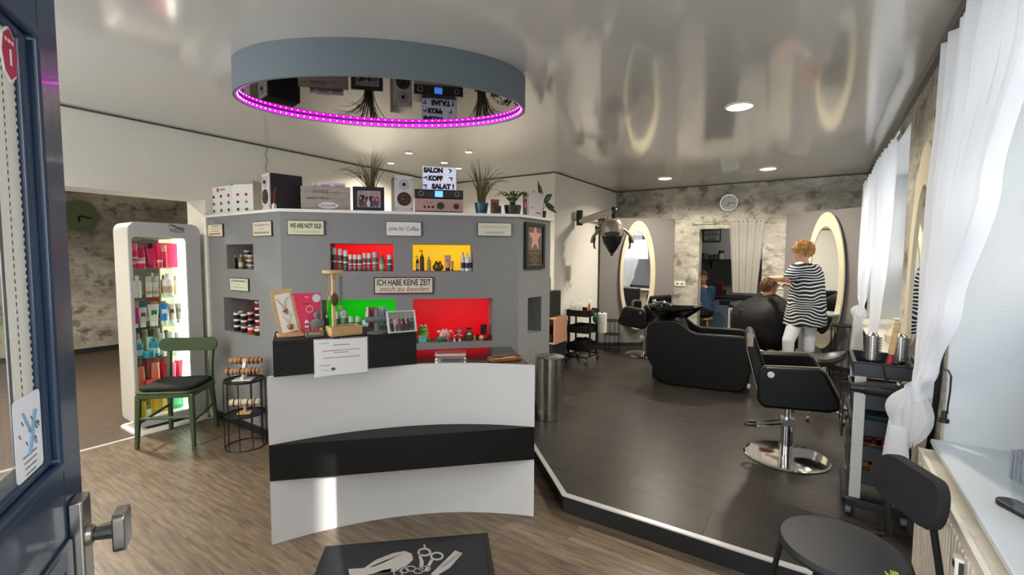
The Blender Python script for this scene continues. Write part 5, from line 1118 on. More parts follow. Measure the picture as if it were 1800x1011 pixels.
# ---- hairdresser
hb_ = pD(1413, 600, 5.45); HB = Vector((hb_[0], hb_[1], PF)); fyaw = math.radians(125); fwd = Vector((math.cos(fyaw), math.sin(fyaw), 0)); lef = Vector((-fwd.y, fwd.x, 0))
hp_ = thing('person', 'woman with tousled blonde hair in black and white striped dress cutting hair', 'person', HB)
def W(x, y, dp): return Vector(pD(x, y, dp))-HB
def at_(f, l, z): return fwd*f+lef*l+Vector((0, 0, z))
m = MB()
ft = [(lef*.10+fwd*.02, W(1387, 600, 5.45)), (lef*-.10, W(1423, 603, 5.45))]
lk = W(1386, 596, 5.38); lk.z = .47; rk_ = W(1422, 600, 5.46); rk_.z = .47
la = Vector((lk.x+.0, lk.y+.03, .08)); ra = Vector((rk_.x+.01, rk_.y+.0, .08)); lh = W(1406, 560, 5.46); lh.z = .79; rh = W(1423, 560, 5.47); rh.z = .79
for hip, kn_, an in ((lh, lk, la), (rh, rk_, ra)):
    limb(m, [hip, hip.lerp(kn_, .5), kn_, kn_.lerp(an, .35), an], [.085, .07, .053, .052, .034], 14)
    limb(m, [an+Vector((0, 0, -.03)), an+fwd*.07+Vector((0, 0, -.045)), an+fwd*.16+Vector((0, 0, -.055))], [.034, .03, .024], 10); m.ball(an-fwd*.03+Vector((0, 0, -.045)), .032)
hipc = (lh+rh)/2; chest = W(1418, 495, 5.46); nk0 = W(1415, 464, 5.46); hc = W(1411, 443, 5.45)
m.loft([[c_+lef*a_*math.cos(t)+fwd*b_*math.sin(t) for t in [2*PI*i/20 for i in range(20)]] for c_, a_, b_ in ((hipc+Vector((0, 0, -.04)), .15, .11), (hipc+Vector((0, 0, .06)), .165, .12), (hipc.lerp(chest, .5), .145, .105), (chest+Vector((0, 0, -.05)), .165, .115), (chest+Vector((0, 0, .1)), .17, .10), (nk0+Vector((0, 0, -.02)), .09, .07), (nk0, .06, .055))])
limb(m, [nk0+Vector((0, 0, -.03)), hc+Vector((0, 0, -.06))], [.055, .05], 12)
Pm, Rm = head(m, hc, math.radians(178), math.radians(14), .98)
shL = W(1399, 474, 5.40); elL = W(1386, 491, 5.36); wrL = W(1361, 489, 5.62)
limb(m, [shL+Vector((.02, .03, .0)), shL, elL, elL.lerp(wrL, .45), wrL], [.06, .055, .043, .038, .026], 12); hand(m, wrL, W(1349, 484, 5.80)-wrL, Vector((0, 0, -1)), .95, .55, 1)
shR = W(1432, 474, 5.52); elR = W(1412, 506, 5.70); wrR = W(1390, 503, 5.74)
limb(m, [shR, elR, elR.lerp(wrR, .5), wrR], [.055, .043, .036, .026], 12); hand(m, wrR, W(1378, 499, 5.76)-wrR, Vector((.2, -.3, -1)), .95, 1.0, -1)
finish_body(m, 'body', SKIN, hp_)
eyes(Pm, hp_, .98)
hm = MB(); rn = random.Random(11); cap(hm, Pm, 1.05); hair_curls(hm, Pm, rn, 620, .0052, .030, .075, .012)
hm.build('hair', mat('tousled_blonde', 'd0a05e', .6, noise=(40, '8a6030', .35, .65)), hp_)
# striped dress
def stripes():
    mt = bpy.data.materials.new('striped_jersey'); mt.use_nodes = True; N = mt.node_tree.nodes; L = mt.node_tree.links; b = N['Principled BSDF']; b.inputs['Roughness'].default_value = .8
    tc = N.new('ShaderNodeTexCoord'); nz = N.new('ShaderNodeTexNoise'); nz.inputs['Scale'].default_value = 3.6; nz.inputs['Detail'].default_value = 1; L.new(tc.outputs['Object'], nz.inputs[0])
    sx = N.new('ShaderNodeSeparateXYZ'); L.new(tc.outputs['Object'], sx.inputs[0]); ad = N.new('ShaderNodeMath'); ad.operation = 'MULTIPLY_ADD'; ad.inputs[1].default_value = .20; L.new(nz.outputs['Fac'], ad.inputs[0]); L.new(sx.outputs['Z'], ad.inputs[2])
    mu = N.new('ShaderNodeMath'); mu.operation = 'MULTIPLY'; mu.inputs[1].default_value = 27.5; L.new(ad.outputs[0], mu.inputs[0]); fr = N.new('ShaderNodeMath'); fr.operation = 'FRACT'; L.new(mu.outputs[0], fr.inputs[0])
    gt = N.new('ShaderNodeMath'); gt.operation = 'GREATER_THAN'; gt.inputs[1].default_value = .64; L.new(fr.outputs[0], gt.inputs[0]); mx = N.new('ShaderNodeMix'); mx.data_type = 'RGBA'; mx.inputs[6].default_value = lin('101218'); mx.inputs[7].default_value = lin('dfe0e2')
    L.new(gt.outputs[0], mx.inputs[0]); L.new(mx.outputs[2], b.inputs['Base Color']); return mt
dm = MB()
def ringw(xl__, xr__, y, dp, dpt):
    a = W(xl__, y, dp); b = W(xr__, y, dp); c_ = (a+b)/2; ax = (b-a)/2; ax.z = 0; pv = Vector((-ax.y, ax.x, 0)).normalized()*dpt
    return [c_+ax*math.cos(t)+pv*math.sin(t) for t in [2*PI*i/28 for i in range(28)]]
dm.loft([ringw(1378, 1449, 572, 5.46, .20), ringw(1381, 1449, 560, 5.46, .20), ringw(1387, 1448, 535, 5.46, .185), ringw(1391, 1447, 510, 5.46, .165), ringw(1392, 1446, 492, 5.46, .16), ringw(1393, 1444, 478, 5.46, .15), ringw(1399, 1437, 469, 5.46, .12), ringw(1406, 1427, 463, 5.46, .075)])
limb(dm, [shL+Vector((.05, .02, .02)), shL, shL.lerp(elL, .75)], [.075, .078, .072], 14); limb(dm, [shR, shR.lerp(elR, .6)], [.075, .07], 14)
dr_ = finish_body(dm, 'dress', stripes(), hp_, .009, 3)
cm = MB()
for hip, kn_, an in ((lh, lk, la), (rh, rk_, ra)): limb(cm, [hip, hip.lerp(kn_, .5), kn_, kn_.lerp(an, .30)], [.088, .082, .066, .060], 16)
finish_body(cm, 'capri_trousers', col('e9ebee', .8), hp_, .009, 3)
for an in (la, ra):
    s_ = MB(); s_.loft([[an+fwd*(.06+x_)+Vector((0, 0, -.07+zz))+lef*w_*math.cos(t)+fwd*l_*math.sin(t) for t in [2*PI*i/18 for i in range(18)]] for x_, w_, l_, zz in ((0, .046, .125, -.008), (0, .05, .13, .01), (-.02, .042, .10, .045), (-.05, .036, .06, .06))]); s_.build('shoe', col('2a2a2e', .5), hp_)
cb2 = thing('styling_comb', 'dark red comb held in the hairdresser\'s far hand', 'comb', (HB+wrR+Vector((-.075, .01, .01)))); k_ = MB(); k_.box(-.075, .02, -.004, .004, -.006, .008)
for j in range(16): k_.box(-.073+.005*j, -.0715+.005*j, -.002, .002, -.026, -.006)
k_.build('comb_body', col('7a1c20', .4), cb2)

# ---- seated client in a black cape
cB = Vector((cc[0], cc[1], PF)); cp = thing('person', 'seated client with short brown hair wrapped in a black cape', 'person', cB)
cy = math.radians(66); cf = Vector((math.cos(cy), math.sin(cy), 0)); cl_ = Vector((-cf.y, cf.x, 0))
def Wc(x, y, dp): return Vector(pD(x, y, dp))-cB
ch_ = Wc(1352, 507, 5.86); m = MB()
Pc, Rc = head(m, ch_, math.radians(38), math.radians(10), 1.0)
nb = ch_-cf*.03+Vector((0, 0, -.14)); limb(m, [ch_-cf*.02+Vector((0, 0, -.07)), nb], [.058, .06], 12)
ht = Vector((0, 0, .60))
m.loft([[c_+cl_*a_*math.cos(t)+cf*b_*math.sin(t) for t in [2*PI*i/18 for i in range(18)]] for c_, a_, b_ in ((Vector((0, 0, .57)), .17, .13), (nb*.5+ht*.5, .16, .12), (nb+Vector((0, 0, -.08)), .19, .10), (nb+Vector((0, 0, -.01)), .08, .07))])
for s in (-1, 1):
    hipp = Vector((0, 0, .60))+cl_*s*.09; kn2 = hipp+cf*.42+Vector((0, 0, .0)); an2 = kn2+cf*.06+Vector((0, 0, -.45)); limb(m, [hipp, kn2, kn2.lerp(an2, .4), an2], [.09, .062, .055, .038]); limb(m, [an2, an2+cf*.14+Vector((0, 0, -.05))], [.035, .028])
    sh2 = nb+cl_*s*.17+Vector((0, 0, -.06)); el2 = sh2+Vector((0, 0, -.26))+cl_*s*.03+cf*.05; wr2 = el2+cf*.22-cl_*s*.08+Vector((0, 0, .02)); limb(m, [sh2, el2, wr2], [.055, .045, .03]); hand(m, wr2, cf-cl_*s*.3, Vector((0, 0, -1)), 1, .3, s)
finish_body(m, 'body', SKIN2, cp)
eyes(Pc, cp)
hm = MB(); rn = random.Random(5); cap(hm, Pc, 1.05); hair_curls(hm, Pc, rn, 520, .0048, .016, .06, .008); hm.build('hair', mat('short_brown_hair', '7a5232', .6, noise=(40, '4a3020', .35, .65)), cp)
tq = MB()
for s in (-1, 1):
    hipp = Vector((0, 0, .60))+cl_*s*.09; kn2 = hipp+cf*.42; an2 = kn2+cf*.06+Vector((0, 0, -.45)); limb(tq, [hipp, kn2, kn2.lerp(an2, .4), an2+Vector((0, 0, .06))], [.10, .075, .067, .055])
    sq = MB(); sq.loft([[an2+cf*(.06+x_)+Vector((0, 0, -.09+zz))+cl_*w_*math.cos(t)+cf*l_*math.sin(t) for t in [2*PI*i/18 for i in range(18)]] for x_, w_, l_, zz in ((0, .046, .135, 0), (0, .05, .14, .02), (-.02, .042, .11, .06), (-.05, .036, .07, .09))]); sq.build('shoe', col('1c1c20', .5), cp)
finish_body(tq, 'trousers', col('14161c', .85), cp, .009, 3)
def rcap(x0, x1, y, dpt, wob=.0):
    a = Wc(x0, y, 5.9); b = Wc(x1, y, 5.9); c_ = (a+b)/2; ax = (b-a)/2; ax.z = 0; pv = Vector((-ax.y, ax.x, 0)).normalized()*dpt
    sg = lambda v: math.copysign(abs(v)**.66, v)
    return [c_+ax*sg(math.cos(t))*(1+wob*math.sin(9*t))+pv*sg(math.sin(t))*(1+wob*math.sin(9*t+1)) for t in [2*PI*i/72 for i in range(72)]]
kp = MB(); kp.loft([rcap(1341, 1361, 517, .09), rcap(1332, 1369, 523, .18, .004), rcap(1316, 1380, 533, .30, .006), rcap(1299, 1384, 546, .37, .010), rcap(1296, 1384, 562, .39, .014), rcap(1296, 1384, 582, .40, .018), rcap(1298, 1383, 604, .40, .02)], caps=False)
kp.build('cape', mat('black_cape', '060608', .7, spec=.3), cp, ang=80, solid=.004)

# ---- person in the laundry doorway
kB = Vector((*pY(1238, 500, 8.48)[:2], PF)); kp_ = thing('person', 'person in blue t-shirt with folded arms leaning in the laundry doorway', 'person', kB)
kya = math.atan2(-kB.y, -kB.x); ky = kya-.75; kf = Vector((math.cos(ky), math.sin(ky), 0)); kl = Vector((-kf.y, kf.x, 0))
dpk = float((np.array(kB)-CAM)@FW)
def Wk(x, y, o=0): return Vector(pD(x, y, dpk+o))-kB
m = MB(); kh = Wk(1236, 489); Pk, Rk = head(m, kh, kya+.1, .1, 1.0); kn_b = kh+Vector((0, 0, -.13)); limb(m, [kh+Vector((0, 0, -.06)), kn_b], [.05, .055])
m.loft([[c_+kl*a_*math.cos(t)+kf*b_*math.sin(t) for t in [2*PI*i/18 for i in range(18)]] for c_, a_, b_ in ((Vector((0, 0, .50)), .16, .12), (Vector((0, 0, .72)), .15, .11), (kn_b+Vector((0, 0, -.08)), .18, .10), (kn_b, .07, .06))])
for s in (-1, 1):
    sh2 = kn_b+kl*s*.17+Vector((0, 0, -.06)); el2 = sh2+Vector((0, 0, -.22))+kl*s*.03+kf*.03; wr2 = el2+kf*.13-kl*s*.20+Vector((0, 0, .02+.03*s)); limb(m, [sh2, el2, wr2], [.05, .042, .028]); hand(m, wr2, -kl*s+kf*.1, -kf, .95, .4, s)
    hp2 = Vector((0, 0, .5))+kl*s*.09; kn3 = hp2+kf*.38+Vector((0, 0, -.03)); an3 = kn3+Vector((0, 0, -.42)); limb(m, [hp2, kn3, an3], [.085, .06, .038]); limb(m, [an3, an3+kf*.15+Vector((0, 0, -.03))], [.034, .026])
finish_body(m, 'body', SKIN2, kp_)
eyes(Pk, kp_)
hm = MB(); rn = random.Random(8); cap(hm, Pk, 1.05); hair_curls(hm, Pk, rn, 420, .005, .014, .06, .008); hm.build('hair', mat('brown_hair', '5a3a26', .6), kp_)
tm = MB(); tm.loft([[c_+kl*a_*math.cos(t)+kf*b_*math.sin(t) for t in [2*PI*i/20 for i in range(20)]] for c_, a_, b_ in ((Vector((0, 0, .52)), .185, .145), (Vector((0, 0, .72)), .172, .13), (kn_b+Vector((0, 0, -.09)), .198, .118), (kn_b+Vector((0, 0, -.015)), .085, .075))])
for s in (-1, 1):
    sh2 = kn_b+kl*s*.17+Vector((0, 0, -.06)); el2 = sh2+Vector((0, 0, -.22))+kl*s*.03+kf*.03; limb(tm, [sh2, sh2.lerp(el2, .7)], [.064, .06])
finish_body(tm, 't_shirt', col('41618a', .85), kp_, .009, 3)
jm = MB()
for s in (-1, 1):
    hp2 = Vector((0, 0, .5))+kl*s*.09; kn3 = hp2+kf*.38+Vector((0, 0, -.03)); an3 = kn3+Vector((0, 0, -.42)); limb(jm, [hp2, kn3, an3+Vector((0, 0, .05))], [.10, .073, .055])
finish_body(jm, 'trousers', col('16181e', .85), kp_, .009, 3)
ks = thing('wooden_stool', 'low stool under the person in the laundry doorway', 'stool', kB); MB().lathe([(.001, .37), (.15, .37), (.15, .40), (.001, .40)], n=24).build('seat', WOODL, ks)
for k in range(4): a = PI/4+k*PI/2; MB().cyl((.11*math.cos(a), .11*math.sin(a), .37), (.14*math.cos(a), .14*math.sin(a), 0), .014).build('leg', WOODL, ks)

# ------------------------------------------------------------------ signs on the partition
def sign(face, x0, y0, x1, y1, c, label, lines, rim=None, th=.012):
    (u0, za), (u1, zb) = fuz(face, x0, y0, -.002), fuz(face, x1, y1, -.002); w_, h_ = u1-u0, za-zb
    t = thing('metal_sign', label, 'sign', fpos(face, (u0+u1)/2, -.001, (za+zb)/2), FACE[face][1], 'small wall signs')
    MB().prism(rrect(w_, h_, .006, 3), -th, 0, 'y').build('plate', col(rim or '3b3830', .5), t); bd = .020 if rim else .010; MB().prism(rrect(w_-bd, h_-bd, .005, 3), -th-.001, -th+.001, 'y').build('printed_face', col(c, .45), t)
    for body, dz, wd, sz, ink, sh in lines: text('print', body, sz*h_, col(ink, .6), t, (0, -th-.0015, dz*h_), width=wd*w_, shear=sh, bold=.0016 if sz >= .4 and sh == 0 else 0)
    return t
sign('L', 367, 395, 394, 416, 'd9d2bc', 'small cream sign with red script at the far left of the partition', (('~', .33, .45, .14, '3a3630', 0), ('~', .12, .6, .13, '8a8474', 0), ('~', -.06, .5, .14, '3a3630', 0), ('~', -.27, .75, .3, 'b03028', .3)))
sign('L', 446, 390, 480, 415, 'd8d0bd', 'cream sign with brown lettering near the partition corner', (('~', .24, .75, .18, '8a8274', .2), ('Du ist', .0, .25, .2, '7a7264', .2), ('~', -.26, .8, .26, '7a7266', 0)))
sign('L', 406, 488, 439, 513, 'd9d9bf', 'pale yellow sign with blue bar between the small niches', (('~', .27, .8, .34, '5f8a9c', 0), ('~', .0, .2, .14, 'b0ac92', .2), ('~', -.22, .6, .16, 'a8a48a', .2)))
sign('M', 505, 387, 571, 414, 'd6d6b6', 'cream sign reading WE ARE NOT OLD', (('WE ARE NOT OLD', .12, .85, .42, '141414', 0), ('We are recycled teenagers', -.25, .7, .22, 'a8a884', .25)))
sign('M', 678, 389, 741, 416, 'e4e4e2', 'white sign with handwriting time for coffee', (('time for Coffee', 0, .84, .42, '2a2a2a', .25),))
sign('M', 839, 391, 899, 416, 'd4d8c4', 'pale green sign with faint lettering at the right of the partition', (('~', .18, .8, .26, 'ccb4a4', 0), ('unwiderstehlich', -.22, .55, .26, '6a6a62', .3)))
sign('M', 657, 487, 762, 516, 'd8d2c2', 'weathered sign reading ICH HABE KEINE ZEIT with red rim', (('ICH HABE KEINE ZEIT', .16, .9, .5, '1c1a18', 0), ('mich zu beeilen', -.22, .82, .4, '9a2c28', .35)), '5a2420')
# framed star plaque on the right face
(u0, za), (u1, zb) = fuz('R', 921, 390, -.002), fuz('R', 954, 472, -.002); w_, h_ = u1-u0, za-zb
t = thing('framed_picture', 'black framed picture with pink star and bronze plaque', 'picture', fpos('R', (u0+u1)/2, -.001, (za+zb)/2), FACE['R'][1])
o_ = [(-w_/2, -h_/2), (w_/2, -h_/2), (w_/2, h_/2), (-w_/2, h_/2)]; i_ = [(a*(1-.075*2/w_*.5), b*(1-.07/h_)) for a, b in o_]
MB().ring(o_, i_, -.03, 0, 'y').build('frame', BLACKP, t, bevel=.004); MB().box(-w_/2+.01, w_/2-.01, -.012, 0, -h_*.1, h_/2-.01).build('terrazzo_print', mat('terrazzo', '8c8478', .5, noise=(160, '4a443c', .4, .6)), t); MB().box(-w_/2+.01, w_/2-.01, -.013, 0, -h_/2+.01, -h_*.1).build('plaque_print', col('3c362a', .4), t)
st_ = []
for k in range(10): a = PI/2+k*PI/5; r_ = (w_*.36 if k % 2 == 0 else w_*.145); st_.append((r_*math.cos(a), h_*.18+r_*1.1*math.sin(a)))
MB().prism(st_, -.016, -.012, 'y').build('star', col('d8a08c', .5), t); MB().ring([(-w_*.36, -h_*.42), (w_*.36, -h_*.42), (w_*.36, -h_*.14), (-w_*.36, -h_*.14)], [(-w_*.35, -h_*.41), (w_*.35, -h_*.41), (w_*.35, -h_*.15), (-w_*.35, -h_*.15)], -.015, -.012, 'y').build('gold_line', col('a8905c', .4), t)
for k in range(5): text('print', '~', .012, col('b89c64', .4), t, (0, -.0138, -h_*(.19+.05*k)), width=w_*(.5, .25, .55, .3, .2)[k])

# ------------------------------------------------------------------ niche goods
def put(face, x, d, z_): # pixel column x, depth d behind the face, on height z_
    u = fuz(face, x, 470, d)[0]; return fpos(face, u, d, z_+.0008)
def nrow(face, z_, items, where, grp):
    for i, (kind, x, d, w_, h_, c1, c2, c3, word) in enumerate(items): product(kind, put(face, x, d, z_), w_, h_, c1, c2, '%s in %s, %s from left' % (word, where, ordinal(i)), grp, FACE[face][1], c3)
DG, WC = '4b4a48', 'd9d9d6'
nrow('M', 1.398, [('can', 588, .06, .040, .190, DG, WC, '8a3030', 'tall grey spray can'), ('can', 598.5, .07, .042, .182, '4e5248', WC, '5a7050', 'tall grey-green spray can'), ('can', 608, .06, .038, .170, '494c46', WC, '50684a', 'grey spray can with green band'), ('can', 616.5, .05, .034, .135, '6a4a40', WC, 'd0508a', 'small brown spray can with pink band'), ('can', 624.5, .05, .034, .135, '56524e', WC, 'd0508a', 'small grey spray can with pink band'), ('can', 632.5, .05, .036, .133, '5a4e48', WC, 'b07060', 'small taupe spray can'), ('can', 641, .06, .034, .148, '5c4e40', WC, 'c04070', 'brown spray can with magenta band'), ('can', 649, .06, .034, .148, '5a5446', WC, 'c04070', 'olive spray can with magenta band'), ('can', 659.5, .07, .050, .158, '6e6e70', 'b9bcc4', 'c06040', 'broad silver spray can'), ('bottle', 672, .06, .048, .130, '6f8a68', '3a4a38', 'a8b89a', 'pale green bottle'), ('can', 685, .07, .046, .135, '54524e', WC, '6a5048', 'squat grey spray can')], 'upper red niche', 'cans in the upper red niche')
nrow('M', 1.398, [('pump', 734, .05, .026, .13, '2c2420', '14100e', 'c0c4cc', 'small dark pump bottle'), ('pump', 742, .07, .036, .178, '4a2418', '1c1210', None, 'tall brown pump bottle'), ('spray', 754, .06, .034, .125, 'b08a5c', 'c89a50', None, 'amber spray bottle'), ('tube', 787, .06, .060, .135, 'c8a488', '2a2220', 'd86a5a', 'beige tube with black cap'), ('tube', 795, .04, .030, .085, 'd08a6a', '2a2220', None, 'small orange tube'), ('bottle', 813.5, .07, .036, .160, 'e2e6ea', 'b8bcc2', '22304e', 'white bottle with navy print'), ('bottle', 821, .03, .038, .155, 'e8ecee', 'd0d4d8', '22304e', 'white bottle with navy print in front'), ('bottle', 828, .09, .036, .160, 'dfe3e8', 'b8bcc2', '22304e', 'white bottle with navy print at the side')], 'yellow niche', 'goods in the yellow niche')
fg = thing('gold_pot', 'round bronze frog-shaped pot in the yellow niche', 'ornament', put('M', 770, .06, 1.398), PI/4); BRZ = mat('antique_bronze', '6e5a2c', .35, metal=.7)
MB().lathe([(.001, 0), (.026, 0), (.038, .022), (.038, .05), (.026, .07), (.001, .074)], n=20).build('pot_body', BRZ, fg); e_ = MB()
for s in (-1, 1): e_.ball((s*.016, -.012, .075), .011); e_.ball((s*.036, -.008, .03), (.012, .014, .02))
e_.build('eyes_and_legs', BRZ, fg)
GS = '5d6260'; GC = '9fb0aa'
nrow('M', .86, [('can', 572, .10, .04, .20, GS, GC, None, 'slim grey bottle'), ('can', 591, .07, .048, .205, '54585a', 'b0bcb6', None, 'grey bottle with pale cap'), ('can', 604, .06, .055, .215, '5e6260', 'a8b8b0', None, 'large grey bottle with angled cap'), ('can', 616, .05, .044, .165, '56605a', 'b0c0b8', None, 'short grey bottle'), ('can', 628, .05, .044, .165, '545e58', 'b0c0b8', None, 'short dark grey bottle'), ('jar', 641, .07, .060, .13, '7fa890', 'a8ccb8', None, 'frosted green jar')], 'green niche', 'bottles in the green niche')
# left niches
LZ = 1.404
nrow('L', LZ, [('bottle', 407, .09, .036, .125, '4a4038', 'cfcabd', None, 'small dark bottle'), ('bottle', 413, .07, .040, .122, '3c3430', 'd8d4c8', None, 'small black bottle with pale cap'), ('bottle', 424.5, .06, .045, .125, '7a6648', 'a8987c', 'c8bc9a', 'tan bottle'), ('can', 430.5, .09, .035, .095, '4a3c28', 'a8a06a', None, 'short brown bottle')], 'upper left niche', 'bottles in the upper left niche')
def stack(face, x, d, z_, n_, w_, h_, cols, lid, where, grp):
    for k in range(n_): q = put(face, x, d, z_); product('jar', (q[0], q[1], z_+.0008+k*(h_+.0008)), w_, h_, cols[k % len(cols)], lid, '%s jar, %s from bottom in %s' % ({'1a1a1c': 'black', '7a1c24': 'dark red', 'c8392a': 'orange red', '6a5a4a': 'brown', '8a6a5a': 'rosy brown', '4c4a46': 'dark grey'}[cols[k % len(cols)]], ordinal(k), where), grp, 0)
stack('L', 435.5, .115, LZ, 4, .058, .040, ['6a5a4a', '4c4a46'], 'c9c6bc', 'left stack, upper left niche', 'stacked jars of the upper left niche'); stack('L', 441.5, .035, LZ, 3, .052, .040, ['8a6a5a', '4c4a46'], 'c9c6bc', 'right stack, upper left niche', 'stacked jars of the upper left niche')
BZ = .843
for (x, d, n_, cs, nm) in ((414, .05, 3, ['1a1a1c'], 'the leftmost stack'), (421, .15, 3, ['1a1a1c', '4c4a46'], 'the back stack'), (426.5, .05, 3, ['1a1a1c', '4c4a46', '1a1a1c'], 'the middle stack'), (438, .14, 3, ['7a1c24', '1a1a1c'], 'the stack behind the red jars'), (438.5, .04, 1, ['c8392a'], 'the single front place'), (452, .13, 5, ['7a1c24', '7a1c24', '1a1a1c', '1a1a1c', '7a1c24'], 'the tallest stack'), (450.5, .035, 1, ['1a1a1c'], 'the right front place')):
    stack('L', x, d, BZ, n_, .056, .054, cs, 'e2dfd8', nm+', lower left niche', 'stacked jars of the lower left niche')
product('can', put('L', 405, .13, BZ), .03, .07, '8a8c88', 'b0b2ae', 'tiny grey tin at the left of the lower left niche', 'stacked jars of the lower left niche')
# lower red niche ornaments
RZ = .79
def orn(name, label, x, d, cat='ornament'): return thing(name, label, cat, put('M', x, d, RZ), PI/4)
t = orn('frog_figurine', 'green frog figurine with round white eyes', 743, .13); GF = mat('frog_green', '7fb833', .3)
m = MB(); m.ball((0, 0, .055), (.052, .045, .055), 18, 12); m.ball((0, -.012, .095), (.042, .036, .03), 16, 10); m.ball((-.04, -.02, .015), (.02, .026, .015)); m.ball((.04, -.02, .015), (.02, .026, .015)); m.build('body', GF, t)
for s in (-1, 1): m = MB(); m.ball((s*.018, -.018, .127), .0155); e_ = m.build('eye', col('f2f2ee', .2), t); m = MB(); m.ball((s*.018, -.032, .127), .006); m.build('pupil', BLACKP, e_)
MB().tube([(-.028, -.044, .088), (0, -.050, .083), (.028, -.044, .088)], .002, 5).build('mouth', col('4a7a1c', .4), t)
t = orn('teal_tin', 'small teal tin box in front of the frog figurine', 742, .035, 'tin'); MB().box(-.034, .034, -.02, .02, 0, .048).build('tin', col('6fa8a8', .4), t, bevel=.003); MB().box(-.035, .035, -.021, .021, .049, .060).build('lid', col('86b8b4', .4), t, bevel=.002)
t = orn('cow_figurine', 'pale pink cow money box with yellow ears', 781, .10); m = MB(); m.ball((0, 0, .05), (.046, .05, .048), 18, 12); m.ball((0, -.035, .062), (.034, .026, .034)); m.build('body', col('e9cfc0', .35), t); MB().ball((0, -.058, .052), (.022, .010, .016)).build('muzzle', col('e07aa0', .35), t)
for s in (-1, 1):
    MB().ball((s*.05, -.02, .082), (.02, .008, .012)).build('ear', col('e8c890', .4), t); MB().cyl((s*.014, -.025, .09), (s*.018, -.025, .108), .007, .004).build('horn', col('f0dcd0', .4), t); MB().ball((s*.013, -.060, .075), .0045).build('eye', BLACKP, t)
    for q in (-.02, .025): MB().cyl((s*.024, q, 0), (s*.024, q, .03), .011).build('leg', col('e9cfc0', .35), t)
t = orn('green_jar', 'small green patterned jar in front of the cow money box', 773, .022, 'jar'); MB().lathe([(.001, 0), (.02, 0), (.026, .015), (.024, .038), (.001, .038)], n=18).build('body', mat('green_glaze', '3c8a5c', .3, noise=(60, '1e5a3a', .4, .6)), t); MB().lathe([(.001, .038), (.02, .038), (.018, .048), (.001, .05)], n=18).build('lid', col('4a9a6a', .3), t)
t = orn('piggy_bank', 'red piggy bank with white dots', 803, .05); m = MB(); m.ball((0, 0, .042), (.042, .04, .036), 18, 12); m.cyl((0, -.035, .042), (0, -.05, .042), .013); m.build('body', col('b8182c', .25), t); dm_ = MB(); rn = random.Random(3)
for k in range(16):
    a, b = rn.uniform(PI, 2*PI), rn.uniform(-.5, 1); dm_.ball((.0415*math.cos(a)*math.cos(b), .0395*math.sin(a)*math.cos(b), .042+.0355*math.sin(b)), .005, 8, 6)
dm_.build('white_dots', col('efe8e4', .3), t)
for s in (-1, 1):
    MB().ball((s*.022, -.022, .076), (.009, .006, .010)).build('ear', col('b8182c', .25), t)
    for q in (-.018, .018): MB().cyl((s*.022, q, 0), (s*.022, q, .02), .009).build('foot', col('efe8e4', .3), t)
t = orn('glass_bottle', 'small clear bottle with red cap behind the piggy bank', 808, .15, 'bottle'); MB().lathe([(.001, 0), (.024, 0), (.024, .075), (.012, .085), (.001, .085)], n=16).build('glass', col('b8b4b0', .15), t); MB().cyl((0, 0, .085), (0, 0, .112), .018).build('cap', col('c04848', .4), t)
t = orn('money_sack', 'dark brown money sack ornament tied at the neck', 824, .07); m = MB(); m.lathe([(.001, 0), (.036, 0), (.043, .03), (.034, .07), (.014, .086), (.016, .09), (.030, .108), (.024, .11), (.001, .10)], n=20); m.build('sack', col('4a3a2c', .7), t); MB().tube([(.015*math.cos(a), .015*math.sin(a), .087) for a in [2*PI*i/14 for i in range(14)]], .003, 5, True).build('tie', col('c8b080', .6), t); MB().box(-.016, .016, -.043, -.036, .055, .072).build('label', col('d8d4cc', .5), t)
for x, d, h_, c_, lb in ((834, .055, .034, 'c8a060', 'short gold coin roll beside the money sack'), (839, .08, .055, '8a6a3a', 'tall bronze coin roll beside the money sack')):
    t = orn('coin_roll', lb, x, d); MB().cyl((0, 0, 0), (0, 0, h_), .0115, n=14).build('roll', col(c_, .35, metal=.6), t); MB().cyl((0, 0, h_), (0, 0, h_+.003), .009, n=14).build('top_coin', col('e0c070', .3), t)
t = orn('dark_tin', 'tall dark tin standing at the right of the red niche', 850, .13, 'tin'); MB().box(-.026, .026, -.02, .02, 0, .115).build('tin', col('2c2418', .4), t, bevel=.003); MB().box(-.027, .027, -.021, .021, .116, .128).build('lid', col('4a3a24', .4), t, bevel=.002)
t = orn('ladybird_figurine', 'red ladybird money box with round pale face', 851, .055); m = MB(); m.ball((.008, 0, .03), (.04, .034, .03), 16, 10); m.build('shell', col('b0141e', .25), t); MB().ball((-.028, -.024, .027), (.02, .014, .021)).build('face', col('e2b898', .4), t)
for k, (a, b) in enumerate(((.01, .05), (.03, .035), (.02, .02))): MB().ball((a, -.03+.004*k, b), .006).build('spot', BLACKP, t)

# ------------------------------------------------------------------ goods on the shelf
def shelf_u(face, x, y, d): return fuz(face, x, y, d)[0]
def sthing(name, label, cat, face, x, d, group=None, rz=0): u = shelf_u(face, x, 370, d); return thing(name, label, cat, fpos(face, u, d, SH+.0005), FACE[face][1]+rz, group)
def span(face, x0, x1, d): return shelf_u(face, x1, 370, d)-shelf_u(face, x0, 370, d)
def hgt(face, x, y, d): return fuz(face, x, y, d)[1]-SH
t = sthing('file_box', 'dark file box at the left end of the shelf', 'box', 'L', 367, .16); MB().box(-.05, .05, -.10, .10, 0, hgt('L', 364, 343, .1)).build('box', col('34322f', .6), t, bevel=.003); MB().box(-.02, .02, -.102, -.1, .05, .12).build('label', col('5a5650', .6), t)
